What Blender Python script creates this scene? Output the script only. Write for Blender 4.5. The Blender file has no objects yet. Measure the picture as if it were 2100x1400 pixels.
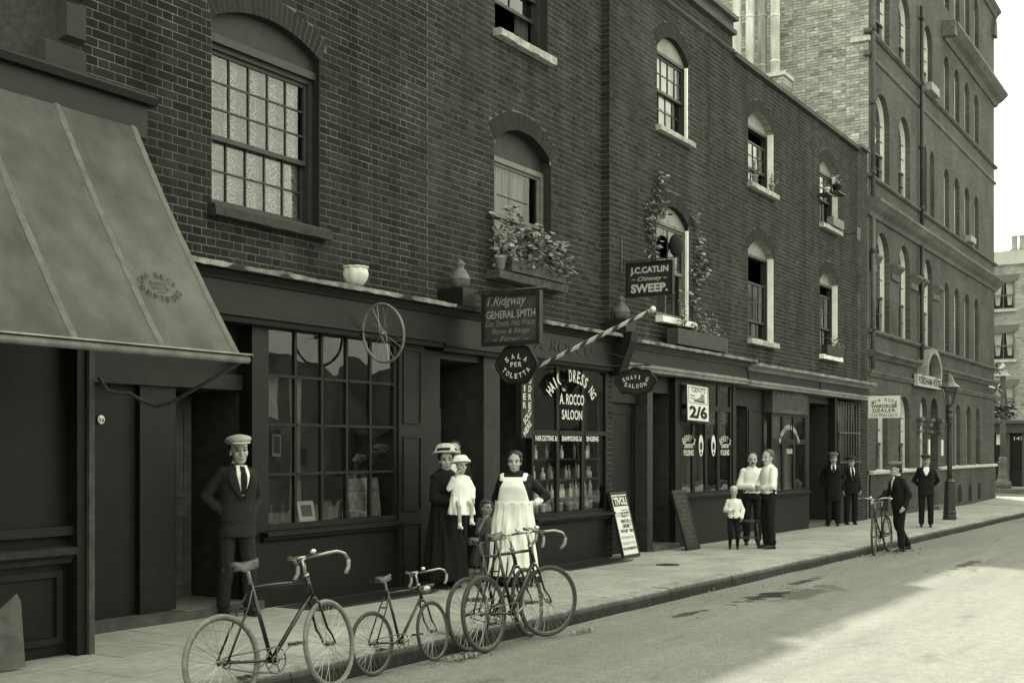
import bpy, bmesh, math, random
import numpy as np
from mathutils import Vector, Matrix, Euler, noise as mnoise
random.seed(7)
SC = bpy.context.scene
COL = SC.collection
R = math.radians
# ------------------------------------------------------------------ camera
# street direction = +X, shop fronts stand at Y about 8.5, the camera stands in the road at (0, 0)
CAM_A = math.atan(1520 / 2450.0)          # angle between the view axis and the street
cam = bpy.data.cameras.new('camera'); cam_ob = bpy.data.objects.new('camera', cam); COL.objects.link(cam_ob)
cam_ob.location = (0, 0, 1.58)
cam_ob.rotation_euler = (R(90), 0, CAM_A - R(90))
cam.sensor_fit = 'HORIZONTAL'; cam.sensor_width = 36.0; cam.lens = 42.0
cam.shift_y = 219 / 2100.0                # rising front of a view camera: verticals stay parallel
cam.clip_start = 0.1; cam.clip_end = 2000
SC.camera = cam_ob
# ------------------------------------------------------------------ light
SUN_EL = R(52); SUN_AZ = (-0.777, -0.629)    # horizontal direction in which the sunlight travels
W = bpy.data.worlds.new('World'); SC.world = W; W.use_nodes = True
nt = W.node_tree; nt.nodes.clear()
sky = nt.nodes.new('ShaderNodeTexSky'); sky.sky_type = 'NISHITA'; sky.sun_disc = False
sky.sun_elevation = SUN_EL
sky.sun_rotation = math.atan2(-SUN_AZ[0], -SUN_AZ[1])
sky.air_density = 1.0; sky.dust_density = 4.0; sky.ozone_density = 1.0
bw = nt.nodes.new('ShaderNodeRGBToBW')
tint = nt.nodes.new('ShaderNodeMix'); tint.data_type = 'RGBA'; tint.blend_type = 'MULTIPLY'; tint.inputs[0].default_value = 1
tint.inputs[7].default_value = (0.98, 1.0, 0.80, 1)
bg = nt.nodes.new('ShaderNodeBackground'); bg.inputs[1].default_value = 0.15
wo = nt.nodes.new('ShaderNodeOutputWorld')
# a thin white haze evens out the sky: flatten its contrast
pw_ = nt.nodes.new('ShaderNodeMath'); pw_.operation = 'POWER'; pw_.inputs[1].default_value = 0.4
ml_ = nt.nodes.new('ShaderNodeMath'); ml_.operation = 'MULTIPLY'; ml_.inputs[1].default_value = 2.75
nt.links.new(sky.outputs[0], bw.inputs[0]); nt.links.new(bw.outputs[0], pw_.inputs[0]); nt.links.new(pw_.outputs[0], ml_.inputs[0]); nt.links.new(ml_.outputs[0], tint.inputs[6])
nt.links.new(tint.outputs[2], bg.inputs[0]); nt.links.new(bg.outputs[0], wo.inputs[0])
sl = bpy.data.lights.new('sun', 'SUN'); sl.energy = 2.0; sl.angle = R(1.2); sl.color = (1.0, 0.99, 0.81)
sun_ob = bpy.data.objects.new('sun', sl); COL.objects.link(sun_ob)
sd = Vector((SUN_AZ[0] * math.cos(SUN_EL), SUN_AZ[1] * math.cos(SUN_EL), -math.sin(SUN_EL)))
sun_ob.rotation_euler = sd.to_track_quat('-Z', 'Y').to_euler(); sun_ob.location = (60, 50, 60)
vs = SC.view_settings
vs.view_transform = 'Standard'; vs.look = 'None'; vs.gamma = 1.0; vs.use_curve_mapping = False
vs.exposure = 2.0
# ------------------------------------------------------------------ helpers
TMP = bpy.data.scenes.new('tmp')
ORG = {}
def zg(X):
    if X < 44: return -0.010 * (X - 8.4)
    if X < 58: return -0.356 + (X - 44) / 14 * 0.156
    return -0.20
def zroad(X, Y):
    return zg(X) - 0.15 + 0.07 * max(0.0, 1 - ((Y - 2.3) / 3.4) ** 2)
def g(v): return (v * 0.992, v * 1.0, v * 0.94, 1)
MATS = {}
def mat(name, v, rough=0.8, var=0.25, scale=6.0, bump=0.0, bscale=60.0, metal=0.0, spec=0.3, attr=False, var2=0.0, scale2=0.7, sss=0, stretch=None, coat=0, streak=0.0):
    if name in MATS: return MATS[name]
    m = bpy.data.materials.new(name); m.use_nodes = True; t = m.node_tree; N = t.nodes; L = t.links
    b = N['Principled BSDF']; b.inputs['Roughness'].default_value = rough; b.inputs['Metallic'].default_value = metal
    b.inputs['Specular IOR Level'].default_value = spec
    if coat: b.inputs['Coat Weight'].default_value = coat; b.inputs['Coat Roughness'].default_value = 0.25
    geo = N.new('ShaderNodeNewGeometry'); pos = geo.outputs['Position']
    if stretch:
        mp = N.new('ShaderNodeMapping'); mp.inputs['Scale'].default_value = stretch; L.new(pos, mp.inputs[0]); pos = mp.outputs[0]
    def noisy(sc, amt, det=4.0):
        n = N.new('ShaderNodeTexNoise'); n.inputs['Scale'].default_value = sc; n.inputs['Detail'].default_value = det; L.new(pos, n.inputs['Vector'])
        r = N.new('ShaderNodeMapRange'); r.inputs[1].default_value = 0.25; r.inputs[2].default_value = 0.75
        r.inputs[3].default_value = 1 - amt; r.inputs[4].default_value = 1 + amt; L.new(n.outputs[0], r.inputs[0]); return r.outputs[0]
    fac = noisy(scale, var)
    if var2:
        f2 = noisy(scale2, var2); mu = N.new('ShaderNodeMath'); mu.operation = 'MULTIPLY'; L.new(fac, mu.inputs[0]); L.new(f2, mu.inputs[1]); fac = mu.outputs[0]
    if streak:
        mp2 = N.new('ShaderNodeMapping'); mp2.inputs['Scale'].default_value = (3.2, 3.2, 0.28); L.new(geo.outputs['Position'], mp2.inputs[0]); n3 = N.new('ShaderNodeTexNoise'); n3.inputs['Scale'].default_value = 1.0; n3.inputs['Detail'].default_value = 6; L.new(mp2.outputs[0], n3.inputs['Vector'])
        r3 = N.new('ShaderNodeMapRange'); r3.inputs[1].default_value = 0.3; r3.inputs[2].default_value = 0.7; r3.inputs[3].default_value = 1 - streak; r3.inputs[4].default_value = 1 + streak; L.new(n3.outputs[0], r3.inputs[0])
        mu = N.new('ShaderNodeMath'); mu.operation = 'MULTIPLY'; L.new(fac, mu.inputs[0]); L.new(r3.outputs[0], mu.inputs[1]); fac = mu.outputs[0]
    if attr:
        at = N.new('ShaderNodeAttribute'); at.attribute_name = 'tone'
        mu = N.new('ShaderNodeMath'); mu.operation = 'MULTIPLY'; L.new(fac, mu.inputs[0]); L.new(at.outputs['Fac'], mu.inputs[1]); fac = mu.outputs[0]
    mx = N.new('ShaderNodeVectorMath'); mx.operation = 'SCALE'; mx.inputs[0].default_value = g(v)[:3]; L.new(fac, mx.inputs['Scale'])
    L.new(mx.outputs[0], b.inputs['Base Color'])
    if bump:
        n = N.new('ShaderNodeTexNoise'); n.inputs['Scale'].default_value = bscale; n.inputs['Detail'].default_value = 5; L.new(pos, n.inputs['Vector'])
        bp = N.new('ShaderNodeBump'); bp.inputs['Strength'].default_value = bump; bp.inputs['Distance'].default_value = 0.01
        L.new(n.outputs[0], bp.inputs['Height']); L.new(bp.outputs[0], b.inputs['Normal'])
    MATS[name] = m; return m
def glass_mat(name, tr=0.85, wav=0.006, ior=1.8, dirt=0.0):
    m = bpy.data.materials.new(name); m.use_nodes = True; t = m.node_tree; N = t.nodes; L = t.links; N.clear()
    o = N.new('ShaderNodeOutputMaterial'); mx = N.new('ShaderNodeMixShader'); tp = N.new('ShaderNodeBsdfTransparent'); gl = N.new('ShaderNodeBsdfGlossy')
    fr = N.new('ShaderNodeFresnel'); fr.inputs[0].default_value = ior
    tp.inputs[0].default_value = (tr, tr, tr, 1); gl.inputs[0].default_value = (1, 1, 1, 1); gl.inputs['Roughness'].default_value = 0.015
    n = N.new('ShaderNodeTexNoise'); n.inputs['Scale'].default_value = 2.2; n.inputs['Detail'].default_value = 1
    ge = N.new('ShaderNodeNewGeometry'); L.new(ge.outputs['Position'], n.inputs['Vector'])
    bp = N.new('ShaderNodeBump'); bp.inputs['Strength'].default_value = 1.0; bp.inputs['Distance'].default_value = wav
    L.new(n.outputs[0], bp.inputs['Height']); L.new(bp.outputs[0], gl.inputs['Normal'])
    L.new(fr.outputs[0], mx.inputs[0]); L.new(tp.outputs[0], mx.inputs[1]); L.new(gl.outputs[0], mx.inputs[2])
    last = mx.outputs[0]
    if dirt:
        df = N.new('ShaderNodeBsdfDiffuse'); df.inputs[0].default_value = g(0.25); m2 = N.new('ShaderNodeMixShader')
        n2 = N.new('ShaderNodeTexNoise'); n2.inputs['Scale'].default_value = 3; L.new(ge.outputs['Position'], n2.inputs['Vector'])
        mr = N.new('ShaderNodeMapRange'); mr.inputs[1].default_value = 0.35; mr.inputs[2].default_value = 0.8; mr.inputs[4].default_value = dirt; L.new(n2.outputs[0], mr.inputs[0])
        L.new(mr.outputs[0], m2.inputs[0]); L.new(last, m2.inputs[1]); L.new(df.outputs[0], m2.inputs[2]); last = m2.outputs[0]
    L.new(last, o.inputs[0]); MATS[name] = m; return m
def brick_mat(name, v, mortar, axes='xz', course=0.078, var=0.35, mort=0.010, bump=0.3):
    """brick bond drawn by the material: for walls too far away to tell the bricks apart"""
    m = bpy.data.materials.new(name); m.use_nodes = True; t = m.node_tree; N = t.nodes; L = t.links
    b = N['Principled BSDF']; b.inputs['Roughness'].default_value = 0.9; b.inputs['Specular IOR Level'].default_value = 0.2
    ge = N.new('ShaderNodeNewGeometry'); sp = N.new('ShaderNodeSeparateXYZ'); L.new(ge.outputs['Position'], sp.inputs[0])
    cb = N.new('ShaderNodeCombineXYZ'); L.new(sp.outputs['XYZ'.index(axes[0].upper())], cb.inputs[0]); L.new(sp.outputs[2], cb.inputs[1])
    br = N.new('ShaderNodeTexBrick'); br.inputs['Scale'].default_value = 1.0; br.inputs['Brick Width'].default_value = 0.23
    br.inputs['Row Height'].default_value = course; br.inputs['Mortar Size'].default_value = mort; br.inputs['Mortar Smooth'].default_value = 0.3
    br.inputs['Bias'].default_value = 0.0; br.inputs['Color1'].default_value = g(v * (1 - var)); br.inputs['Color2'].default_value = g(v * (1 + var)); br.inputs['Mortar'].default_value = g(mortar)
    L.new(cb.outputs[0], br.inputs['Vector'])
    n = N.new('ShaderNodeTexNoise'); n.inputs['Scale'].default_value = 0.8; n.inputs['Detail'].default_value = 6; L.new(ge.outputs['Position'], n.inputs['Vector'])
    mr = N.new('ShaderNodeMapRange'); mr.inputs[1].default_value = 0.3; mr.inputs[2].default_value = 0.7; mr.inputs[3].default_value = 0.75; mr.inputs[4].default_value = 1.25; L.new(n.outputs[0], mr.inputs[0])
    mx = N.new('ShaderNodeVectorMath'); mx.operation = 'SCALE'; L.new(br.outputs[0], mx.inputs[0]); L.new(mr.outputs[0], mx.inputs['Scale']); L.new(mx.outputs[0], b.inputs['Base Color'])
    n2 = N.new('ShaderNodeTexNoise'); n2.inputs['Scale'].default_value = 30; n2.inputs['Detail'].default_value = 4; L.new(ge.outputs['Position'], n2.inputs['Vector'])
    ad = N.new('ShaderNodeMath'); ad.operation = 'SUBTRACT'; L.new(n2.outputs[0], ad.inputs[0]); L.new(br.outputs['Fac'], ad.inputs[1])
    bp = N.new('ShaderNodeBump'); bp.inputs['Strength'].default_value = bump; bp.inputs['Distance'].default_value = 0.012; L.new(ad.outputs[0], bp.inputs['Height']); L.new(bp.outputs[0], b.inputs['Normal'])
    MATS[name] = m; return m

class MB:
    def __init__(s): s.v = []; s.f = []; s.t = []
    def add(s, vs_, fs, tone=1.0):
        o = len(s.v); s.v.extend([tuple(p) for p in vs_]); s.f.extend([tuple(i + o for i in q) for q in fs]); s.t.extend([tone] * len(vs_)); return s
    def hexa(s, p, tone=1.0):
        return s.add(p, [(0, 3, 2, 1), (4, 5, 6, 7), (0, 1, 5, 4), (1, 2, 6, 5), (2, 3, 7, 6), (3, 0, 4, 7)], tone)
    def box(s, x0, x1, y0, y1, z0, z1, tone=1.0):
        return s.hexa([(x0, y0, z0), (x1, y0, z0), (x1, y1, z0), (x0, y1, z0), (x0, y0, z1), (x1, y0, z1), (x1, y1, z1), (x0, y1, z1)], tone)
    def quad(s, a, b, c, d, tone=1.0): return s.add([a, b, c, d], [(0, 1, 2, 3)], tone)
    def prism(s, poly, vec, tone=1.0):
        n = len(poly); vec = Vector(vec); a = [Vector(p) for p in poly]
        return s.add([tuple(p) for p in a] + [tuple(p + vec) for p in a], [tuple(range(n))[::-1], tuple(range(n, 2 * n))] + [(i, (i + 1) % n, n + (i + 1) % n, n + i) for i in range(n)], tone)
    def prof_x(s, prof, x0, x1, tone=1.0): return s.prism([(x0, y, z) for y, z in prof], (x1 - x0, 0, 0), tone)
    def tube(s, pts, r, n=8, tone=1.0, caps=True):
        pts = [Vector(p) for p in pts]; rs = r if isinstance(r, (list, tuple)) else [r] * len(pts)
        o = len(s.v); up = None; m = len(pts)
        for i, p in enumerate(pts):
            d = (pts[min(i + 1, m - 1)] - pts[max(i - 1, 0)]).normalized()
            if up is None:
                up = Vector((0, 0, 1)) if abs(d.z) < 0.9 else Vector((1, 0, 0))
            u = (up - d * up.dot(d)).normalized(); w = d.cross(u); up = u
            for k in range(n):
                a = 2 * math.pi * k / n; s.v.append(tuple(p + (u * math.cos(a) + w * math.sin(a)) * rs[i])); s.t.append(tone)
        for i in range(m - 1):
            for k in range(n): s.f.append((o + i * n + k, o + i * n + (k + 1) % n, o + (i + 1) * n + (k + 1) % n, o + (i + 1) * n + k))
        if caps: s.f.append(tuple(o + k for k in range(n))[::-1]); s.f.append(tuple(o + (m - 1) * n + k for k in range(n)))
        return s
    def lathe(s, prof, c=(0, 0, 0), n=16, sx=1.0, sy=1.0, tone=1.0, fn=None, M=None):
        o = len(s.v); m = len(prof)
        for i, (r, z) in enumerate(prof):
            for k in range(n):
                a = 2 * math.pi * k / n; rr = r * (fn(a, z) if fn else 1)
                p = Vector((rr * math.cos(a) * sx, rr * math.sin(a) * sy, z))
                if M is not None: p = M @ p
                s.v.append((c[0] + p.x, c[1] + p.y, c[2] + p.z)); s.t.append(tone)
        for i in range(m - 1):
            for k in range(n): s.f.append((o + i * n + k, o + i * n + (k + 1) % n, o + (i + 1) * n + (k + 1) % n, o + (i + 1) * n + k))
        s.f.append(tuple(o + k for k in range(n))[::-1]); s.f.append(tuple(o + (m - 1) * n + k for k in range(n)))
        return s
    def ell(s, c, r, n=12, M=None, tone=1.0):
        o = len(s.v); c = Vector(c); m = n // 2 + 1
        pts = []
        for i in range(1, m):
            th = math.pi * i / m
            for k in range(n):
                a = 2 * math.pi * k / n; pts.append(Vector((r[0] * math.sin(th) * math.cos(a), r[1] * math.sin(th) * math.sin(a), r[2] * math.cos(th))))
        top = Vector((0, 0, r[2])); bot = Vector((0, 0, -r[2])); allp = [top] + pts + [bot]
        if M is not None: allp = [M @ p for p in allp]
        s.v.extend([tuple(c + p) for p in allp]); s.t.extend([tone] * len(allp)); rows = m - 1
        for k in range(n): s.f.append((o, o + 1 + k, o + 1 + (k + 1) % n))
        for i in range(rows - 1):
            for k in range(n): a = o + 1 + i * n; s.f.append((a + k, a + n + k, a + n + (k + 1) % n, a + (k + 1) % n))
        e = o + len(allp) - 1; a = o + 1 + (rows - 1) * n
        for k in range(n): s.f.append((a + k, e, a + (k + 1) % n))
        return s
    def cap(s, p0, r0, p1, r1, n=10):
        """tapered capsule"""
        p0 = Vector(p0); p1 = Vector(p1); d = (p1 - p0); L = d.length or 1e-6; d = d / L
        pts = []; rs = []
        for k in range(4): a = math.pi / 2 * (1 - k / 4); pts.append(p0 - d * r0 * math.sin(a)); rs.append(max(r0 * math.cos(a), r0 * 0.05))
        pts.append(p0); rs.append(r0); pts.append(p1); rs.append(r1)
        for k in range(1, 5): a = math.pi / 2 * k / 4; pts.append(p1 + d * r1 * math.sin(a)); rs.append(max(r1 * math.cos(a), r1 * 0.05))
        u = Vector((0, 0, 1)) if abs(d.z) < 0.9 else Vector((1, 0, 0)); u = (u - d * u.dot(d)).normalized(); w = d.cross(u); o = len(s.v)
        for p, r in zip(pts, rs):
            for k in range(n): a = 2 * math.pi * k / n; s.v.append(tuple(p + (u * math.cos(a) + w * math.sin(a)) * r)); s.t.append(1.0)
        for i in range(len(pts) - 1):
            for k in range(n): s.f.append((o + i * n + k, o + i * n + (k + 1) % n, o + (i + 1) * n + (k + 1) % n, o + (i + 1) * n + k))
        s.f.append(tuple(o + k for k in range(n))[::-1]); s.f.append(tuple(o + (len(pts) - 1) * n + k for k in range(n)))
        return s
    def torus(s, c, ax, R0, r, n=40, m=8):
        """ring about the axis ax ('y')"""
        o = len(s.v); c = Vector(c)
        for i in range(n):
            a = 2 * math.pi * i / n
            for k in range(m):
                b = 2 * math.pi * k / m; q = R0 + r * math.cos(b); h = r * math.sin(b)
                p = Vector((q * math.cos(a), h, q * math.sin(a))) if ax == 'y' else (Vector((q * math.cos(a), q * math.sin(a), h)) if ax == 'z' else Vector((h, q * math.cos(a), q * math.sin(a))))
                s.v.append(tuple(c + p)); s.t.append(1.0)
        for i in range(n):
            for k in range(m): s.f.append((o + i * m + k, o + i * m + (k + 1) % m, o + ((i + 1) % n) * m + (k + 1) % m, o + ((i + 1) % n) * m + k))
        return s
    def mesh(s, name, off=None, smooth=False):
        me = bpy.data.meshes.new(name); v = s.v
        if off is not None: v = [(p[0] - off[0], p[1] - off[1], p[2] - off[2]) for p in v]
        me.from_pydata(v, [], s.f)
        a = me.attributes.new('tone', 'FLOAT', 'POINT'); a.data.foreach_set('value', s.t)
        if smooth: me.polygons.foreach_set('use_smooth', [True] * len(me.polygons))
        me.validate(); me.update(); return me
    def build(s, name, m, parent=None, smooth=False, base=None, kind=None, local=False):
        off = None
        if parent is not None and not local: off = ORG.get(parent, (0, 0, 0))
        if parent is None and base is not None: off = base
        me = s.mesh(name, off, smooth); me.materials.append(m)
        ob = bpy.data.objects.new(name, me); COL.objects.link(ob)
        if parent is not None: ob.parent = parent; ORG[ob] = ORG.get(parent, (0, 0, 0))
        else:
            if base is not None: ob.location = base
            ORG[ob] = base or (0, 0, 0)
        if kind: ob['kind'] = kind
        return ob
class TXT(MB):
    """lettering: every line becomes a part of its own"""
    def __init__(s): MB.__init__(s); s.cuts = []; s.lock = False
    def mark(s):
        if not s.lock: s.cuts.append((len(s.v), len(s.f)))
    def build(s, name, m, parent=None, **kw):
        s.cuts.append((len(s.v), len(s.f))); out = None
        for (v0, f0), (v1, f1) in zip(s.cuts[:-1], s.cuts[1:]):
            if f1 == f0: continue
            q = MB(); q.v = s.v[v0:v1]; q.t = s.t[v0:v1]; q.f = [tuple(i - v0 for i in f) for f in s.f[f0:f1]]; out = q.build(name, m, parent, **kw)
        return out
def tag(o, label, cat=None, group=None, kind=None):
    o['label'] = label
    if cat: o['category'] = cat
    if group: o['group'] = group
    if kind: o['kind'] = kind
    return o
def thing(name, label, cat, loc=(0, 0, 0), rotz=0.0, group=None):
    o = bpy.data.objects.new(name, None); COL.objects.link(o); o.location = loc; o.rotation_euler = (0, 0, rotz); o.empty_display_size = 0.1
    ORG[o] = tuple(loc); tag(o, label, cat, group); return o
def link_mesh(name, me, parent=None, loc=(0, 0, 0)):
    ob = bpy.data.objects.new(name, me); COL.objects.link(ob); ob.location = loc
    if parent is not None: ob.parent = parent
    return ob
def copy_tree(o, parent=None):
    c = o.copy(); COL.objects.link(c)
    if parent is not None: c.parent = parent
    for ch in list(o.children): copy_tree(ch, c)
    return c
def tmp_dg():
    with bpy.context.temp_override(scene=TMP, view_layer=TMP.view_layers[0]):
        dg = bpy.context.evaluated_depsgraph_get(); dg.update()
    return dg
def evaluate(me, mods):
    ob = bpy.data.objects.new('x', me); TMP.collection.objects.link(ob)
    for typ, kw in mods:
        md = ob.modifiers.new(typ, typ)
        for k, v in kw.items(): setattr(md, k, v)
    dg = tmp_dg()
    out = bpy.data.meshes.new_from_object(ob.evaluated_get(dg), depsgraph=dg)
    bpy.data.objects.remove(ob); return out
# ---- lettering
GLY = {}
def glyph_run(s, bold=0.0, shear=0.0, spacing=1.0, align='CENTER'):
    key = (s, bold, shear, spacing)
    if key in GLY: return GLY[key]
    cu = bpy.data.curves.new('f', 'FONT'); cu.body = s; cu.size = 1; cu.offset = bold; cu.shear = shear; cu.space_character = spacing
    cu.resolution_u = 3
    ob = bpy.data.objects.new('f', cu); TMP.collection.objects.link(ob); dg = tmp_dg()
    me = bpy.data.meshes.new_from_object(ob.evaluated_get(dg), depsgraph=dg)
    v = [(p.co.x, p.co.y) for p in me.vertices]; f = [tuple(q.vertices) for q in me.polygons]
    bpy.data.objects.remove(ob); bpy.data.curves.remove(cu); bpy.data.meshes.remove(me)
    GLY[key] = (v, f); return GLY[key]
def put_text(mb, s, c, w, h, X=(1, 0, 0), U=(0, 0, 1), bold=0.0, shear=0.0, spacing=1.0, fit=True):
    """flat letters s in a box w by h centred on c, running along X with U up"""
    v, f = glyph_run(s, bold, shear, spacing)
    if not v: return
    if hasattr(mb, 'mark'): mb.mark()
    x0 = min(p[0] for p in v); x1 = max(p[0] for p in v); y0 = min(p[1] for p in v); y1 = max(p[1] for p in v)
    sx = w / max(x1 - x0, 1e-4); sy = h / max(y1 - y0, 1e-4); c = Vector(c); X = Vector(X).normalized(); U = Vector(U).normalized()
    mb.add([tuple(c + X * ((p[0] - (x0 + x1) / 2) * sx) + U * ((p[1] - (y0 + y1) / 2) * sy)) for p in v], f)
def arc_text(mb, s, c, rad, a0, a1, w, h, X=(1, 0, 0), U=(0, 0, 1), bold=0.02, up=True, flat=1.0):
    """letters one by one along an arc; a in degrees from straight up, clockwise; blanks stay blank"""
    X = Vector(X).normalized(); U = Vector(U).normalized(); c = Vector(c); n = len(s)
    if hasattr(mb, 'mark'): mb.mark(); mb.lock = True
    for i, ch in enumerate(s):
        if ch == ' ': continue
        a = R(a0 + (a1 - a0) * i / max(n - 1, 1))
        if up:
            p = c + X * (math.sin(a) * rad) + U * (math.cos(a) * rad * flat); x2 = X * math.cos(a) - U * math.sin(a) * flat; u2 = U * math.cos(a) + X * math.sin(a)
        else:
            p = c + X * (math.sin(a) * rad) - U * (math.cos(a) * rad * flat); x2 = X * math.cos(a) + U * math.sin(a) * flat; u2 = U * math.cos(a) - X * math.sin(a)
        if ch == "'": put_text(mb, ch, p + u2 * h * 0.33, w * 0.22, h * 0.34, x2, u2, bold)
        elif ch == '.': put_text(mb, ch, p - u2 * h * 0.42, w * 0.2, h * 0.16, x2, u2, bold)
        else: put_text(mb, ch, p, w * (0.35 if ch in 'I1' else 1.0), h * (0.72 if ch in 'rsaeonm' else 1.0), x2, u2, bold)
    mb.lock = False
def frame_axes(n_yaw):  # axes of an upright board whose face looks towards yaw (degrees, 0 = -Y)
    a = R(n_yaw); return Vector((math.cos(a), math.sin(a), 0)), Vector((0, 0, 1)), Vector((math.sin(a), -math.cos(a), 0))

# ------------------------------------------------------------------ materials
M_BRICK_A = mat('sooty_brick', 0.021, 0.92, 0.3, 30, 0.5, 90, attr=True, var2=0.3, scale2=0.9, spec=0.15, streak=0.28)
M_BRICK_B = mat('stock_brick', 0.032, 0.92, 0.3, 30, 0.5, 90, attr=True, var2=0.3, scale2=0.8, spec=0.15, streak=0.28)
M_BRICK_C = mat('dark_stock_brick', 0.031, 0.92, 0.3, 30, 0.5, 90, attr=True, var2=0.25, scale2=0.8, spec=0.15, streak=0.28)
M_RUB = mat('rubbed_brick', 0.027, 0.9, 0.2, 25, 0.2, 90, attr=True, spec=0.15)
M_MORT = mat('mortar', 0.115, 0.95, 0.35, 9, 0.3, 120, var2=0.4, scale2=1.3, streak=0.3)
M_QUOIN = mat('painted_stone', 0.028, 0.75, 0.25, 5, 0.3, 40, var2=0.2)
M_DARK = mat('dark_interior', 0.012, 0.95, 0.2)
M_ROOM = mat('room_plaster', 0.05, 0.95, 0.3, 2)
M_SHOP = mat('black_shop_paint', 0.005, 0.5, 0.5, 7, 0.15, 30, spec=0.35, var2=0.4)
M_SHOPG = mat('grey_shop_paint', 0.0075, 0.55, 0.35, 6, 0.15, 30, spec=0.35, var2=0.3)
M_SHOPL = mat('pale_moulding_paint', 0.22, 0.6, 0.3, 7, 0.2, 40, var2=0.3)
M_LEAD = mat('weathered_lead', 0.24, 0.7, 0.45, 9, 0.6, 35, var2=0.5, scale2=2.5)
M_WHITE = mat('white_paint', 0.87, 0.6, 0.12, 5, 0.15, 40, var2=0.12)
M_SASHD = mat('dark_sash_paint', 0.03, 0.5, 0.3, 9, 0.1, 40, spec=0.35)
M_SASHG = mat('grey_sash_paint', 0.14, 0.55, 0.3, 9, 0.1, 40)
M_STONE = mat('sill_stone', 0.36, 0.85, 0.35, 14, 0.5, 60, var2=0.35, scale2=3)
M_FBRICK = brick_mat('house_brick', 0.070, 0.092, 'xz', 0.078, 0.18, 0.008, 0.25)
M_FLANK = brick_mat('pale_stock_brick', 0.34, 0.22, 'yz', 0.085, 0.42, 0.013, 0.8)
M_STK = mat('pale_stock', 0.36, 0.92, 0.22, 35, 0.9, 60, attr=True, var2=0.2, scale2=1.5, spec=0.15); M_STKM = mat('flank_mortar', 0.26, 0.95, 0.3, 12)
M_FARB = brick_mat('far_brick', 0.30, 0.25, 'yz', 0.085, 0.25, 0.012, 0.4)
M_FSTONE = mat('sooty_stone', 0.10, 0.85, 0.3, 6, 0.3, 40, var2=0.35, scale2=1.2)
M_FSTONEL = mat('pale_stone', 0.5, 0.85, 0.25, 8, 0.2, 40)
M_IRON = mat('painted_iron', 0.03, 0.4, 0.25, 20, 0.1, 60, spec=0.5)
M_PIPE = mat('rain_pipe', 0.04, 0.55, 0.3, 9, 0.1, 40, var2=0.2)
M_FLUE = mat('flue_zinc', 0.62, 0.6, 0.35, 7, 0.2, 30, var2=0.3, stretch=(1, 1, 0.25))
M_SLAB = mat('york_stone', 0.31, 0.85, 0.16, 14, 0.45, 60, attr=True, var2=0.16, scale2=1.6, spec=0.3)
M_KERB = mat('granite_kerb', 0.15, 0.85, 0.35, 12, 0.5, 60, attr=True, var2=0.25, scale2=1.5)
M_GLASS = glass_mat('window_glass', 0.8, 0.004)
M_GLASSD = glass_mat('dusty_glass', 0.8, 0.005, ior=1.5, dirt=0.06)
M_GLASSC = glass_mat('plate_glass', 0.9, 0.002, ior=1.42)
M_HEADP = mat('dull_white_head', 0.26, 0.7, 0.2, 6, 0.1, 40)
M_TYM = mat('window_head_board', 0.025, 0.6, 0.3, 6, 0.1, 40)
M_INK = mat('black_ink', 0.012, 0.7, 0.2)
M_PAPER = mat('white_paper', 0.75, 0.8, 0.06, 6, 0.1, 30)
M_LETW = mat('white_letter_enamel', 0.72, 0.5, 0.22, 55, var2=0.15, scale2=8)
M_LETG = mat('gilt_letter_paint', 0.28, 0.6, 0.45, 45, var2=0.3, scale2=9)
M_SIGND = mat('dark_sign_paint', 0.022, 0.5, 0.35, 10, 0.1, 40, var2=0.3)
M_SIGNG = mat('faded_sign_paint', 0.05, 0.6, 0.35, 10, 0.1, 40, var2=0.3)
M_LEAF = mat('leaf', 0.14, 0.55, 0.45, 40, 0.0, spec=0.5, attr=True)
M_STEM = mat('stem', 0.05, 0.8, 0.3)
M_SOIL = mat('soil', 0.03, 0.95, 0.4, 40)
M_TERRA = mat('flower_pot', 0.28, 0.85, 0.3, 25, 0.2)
M_WOOD = mat('dark_wood', 0.035, 0.55, 0.35, 12, 0.2, 50, stretch=(1, 1, 0.2))
M_CLOTHW = mat('lace_plain', 0.85, 0.9, 0.15, 20)
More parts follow.
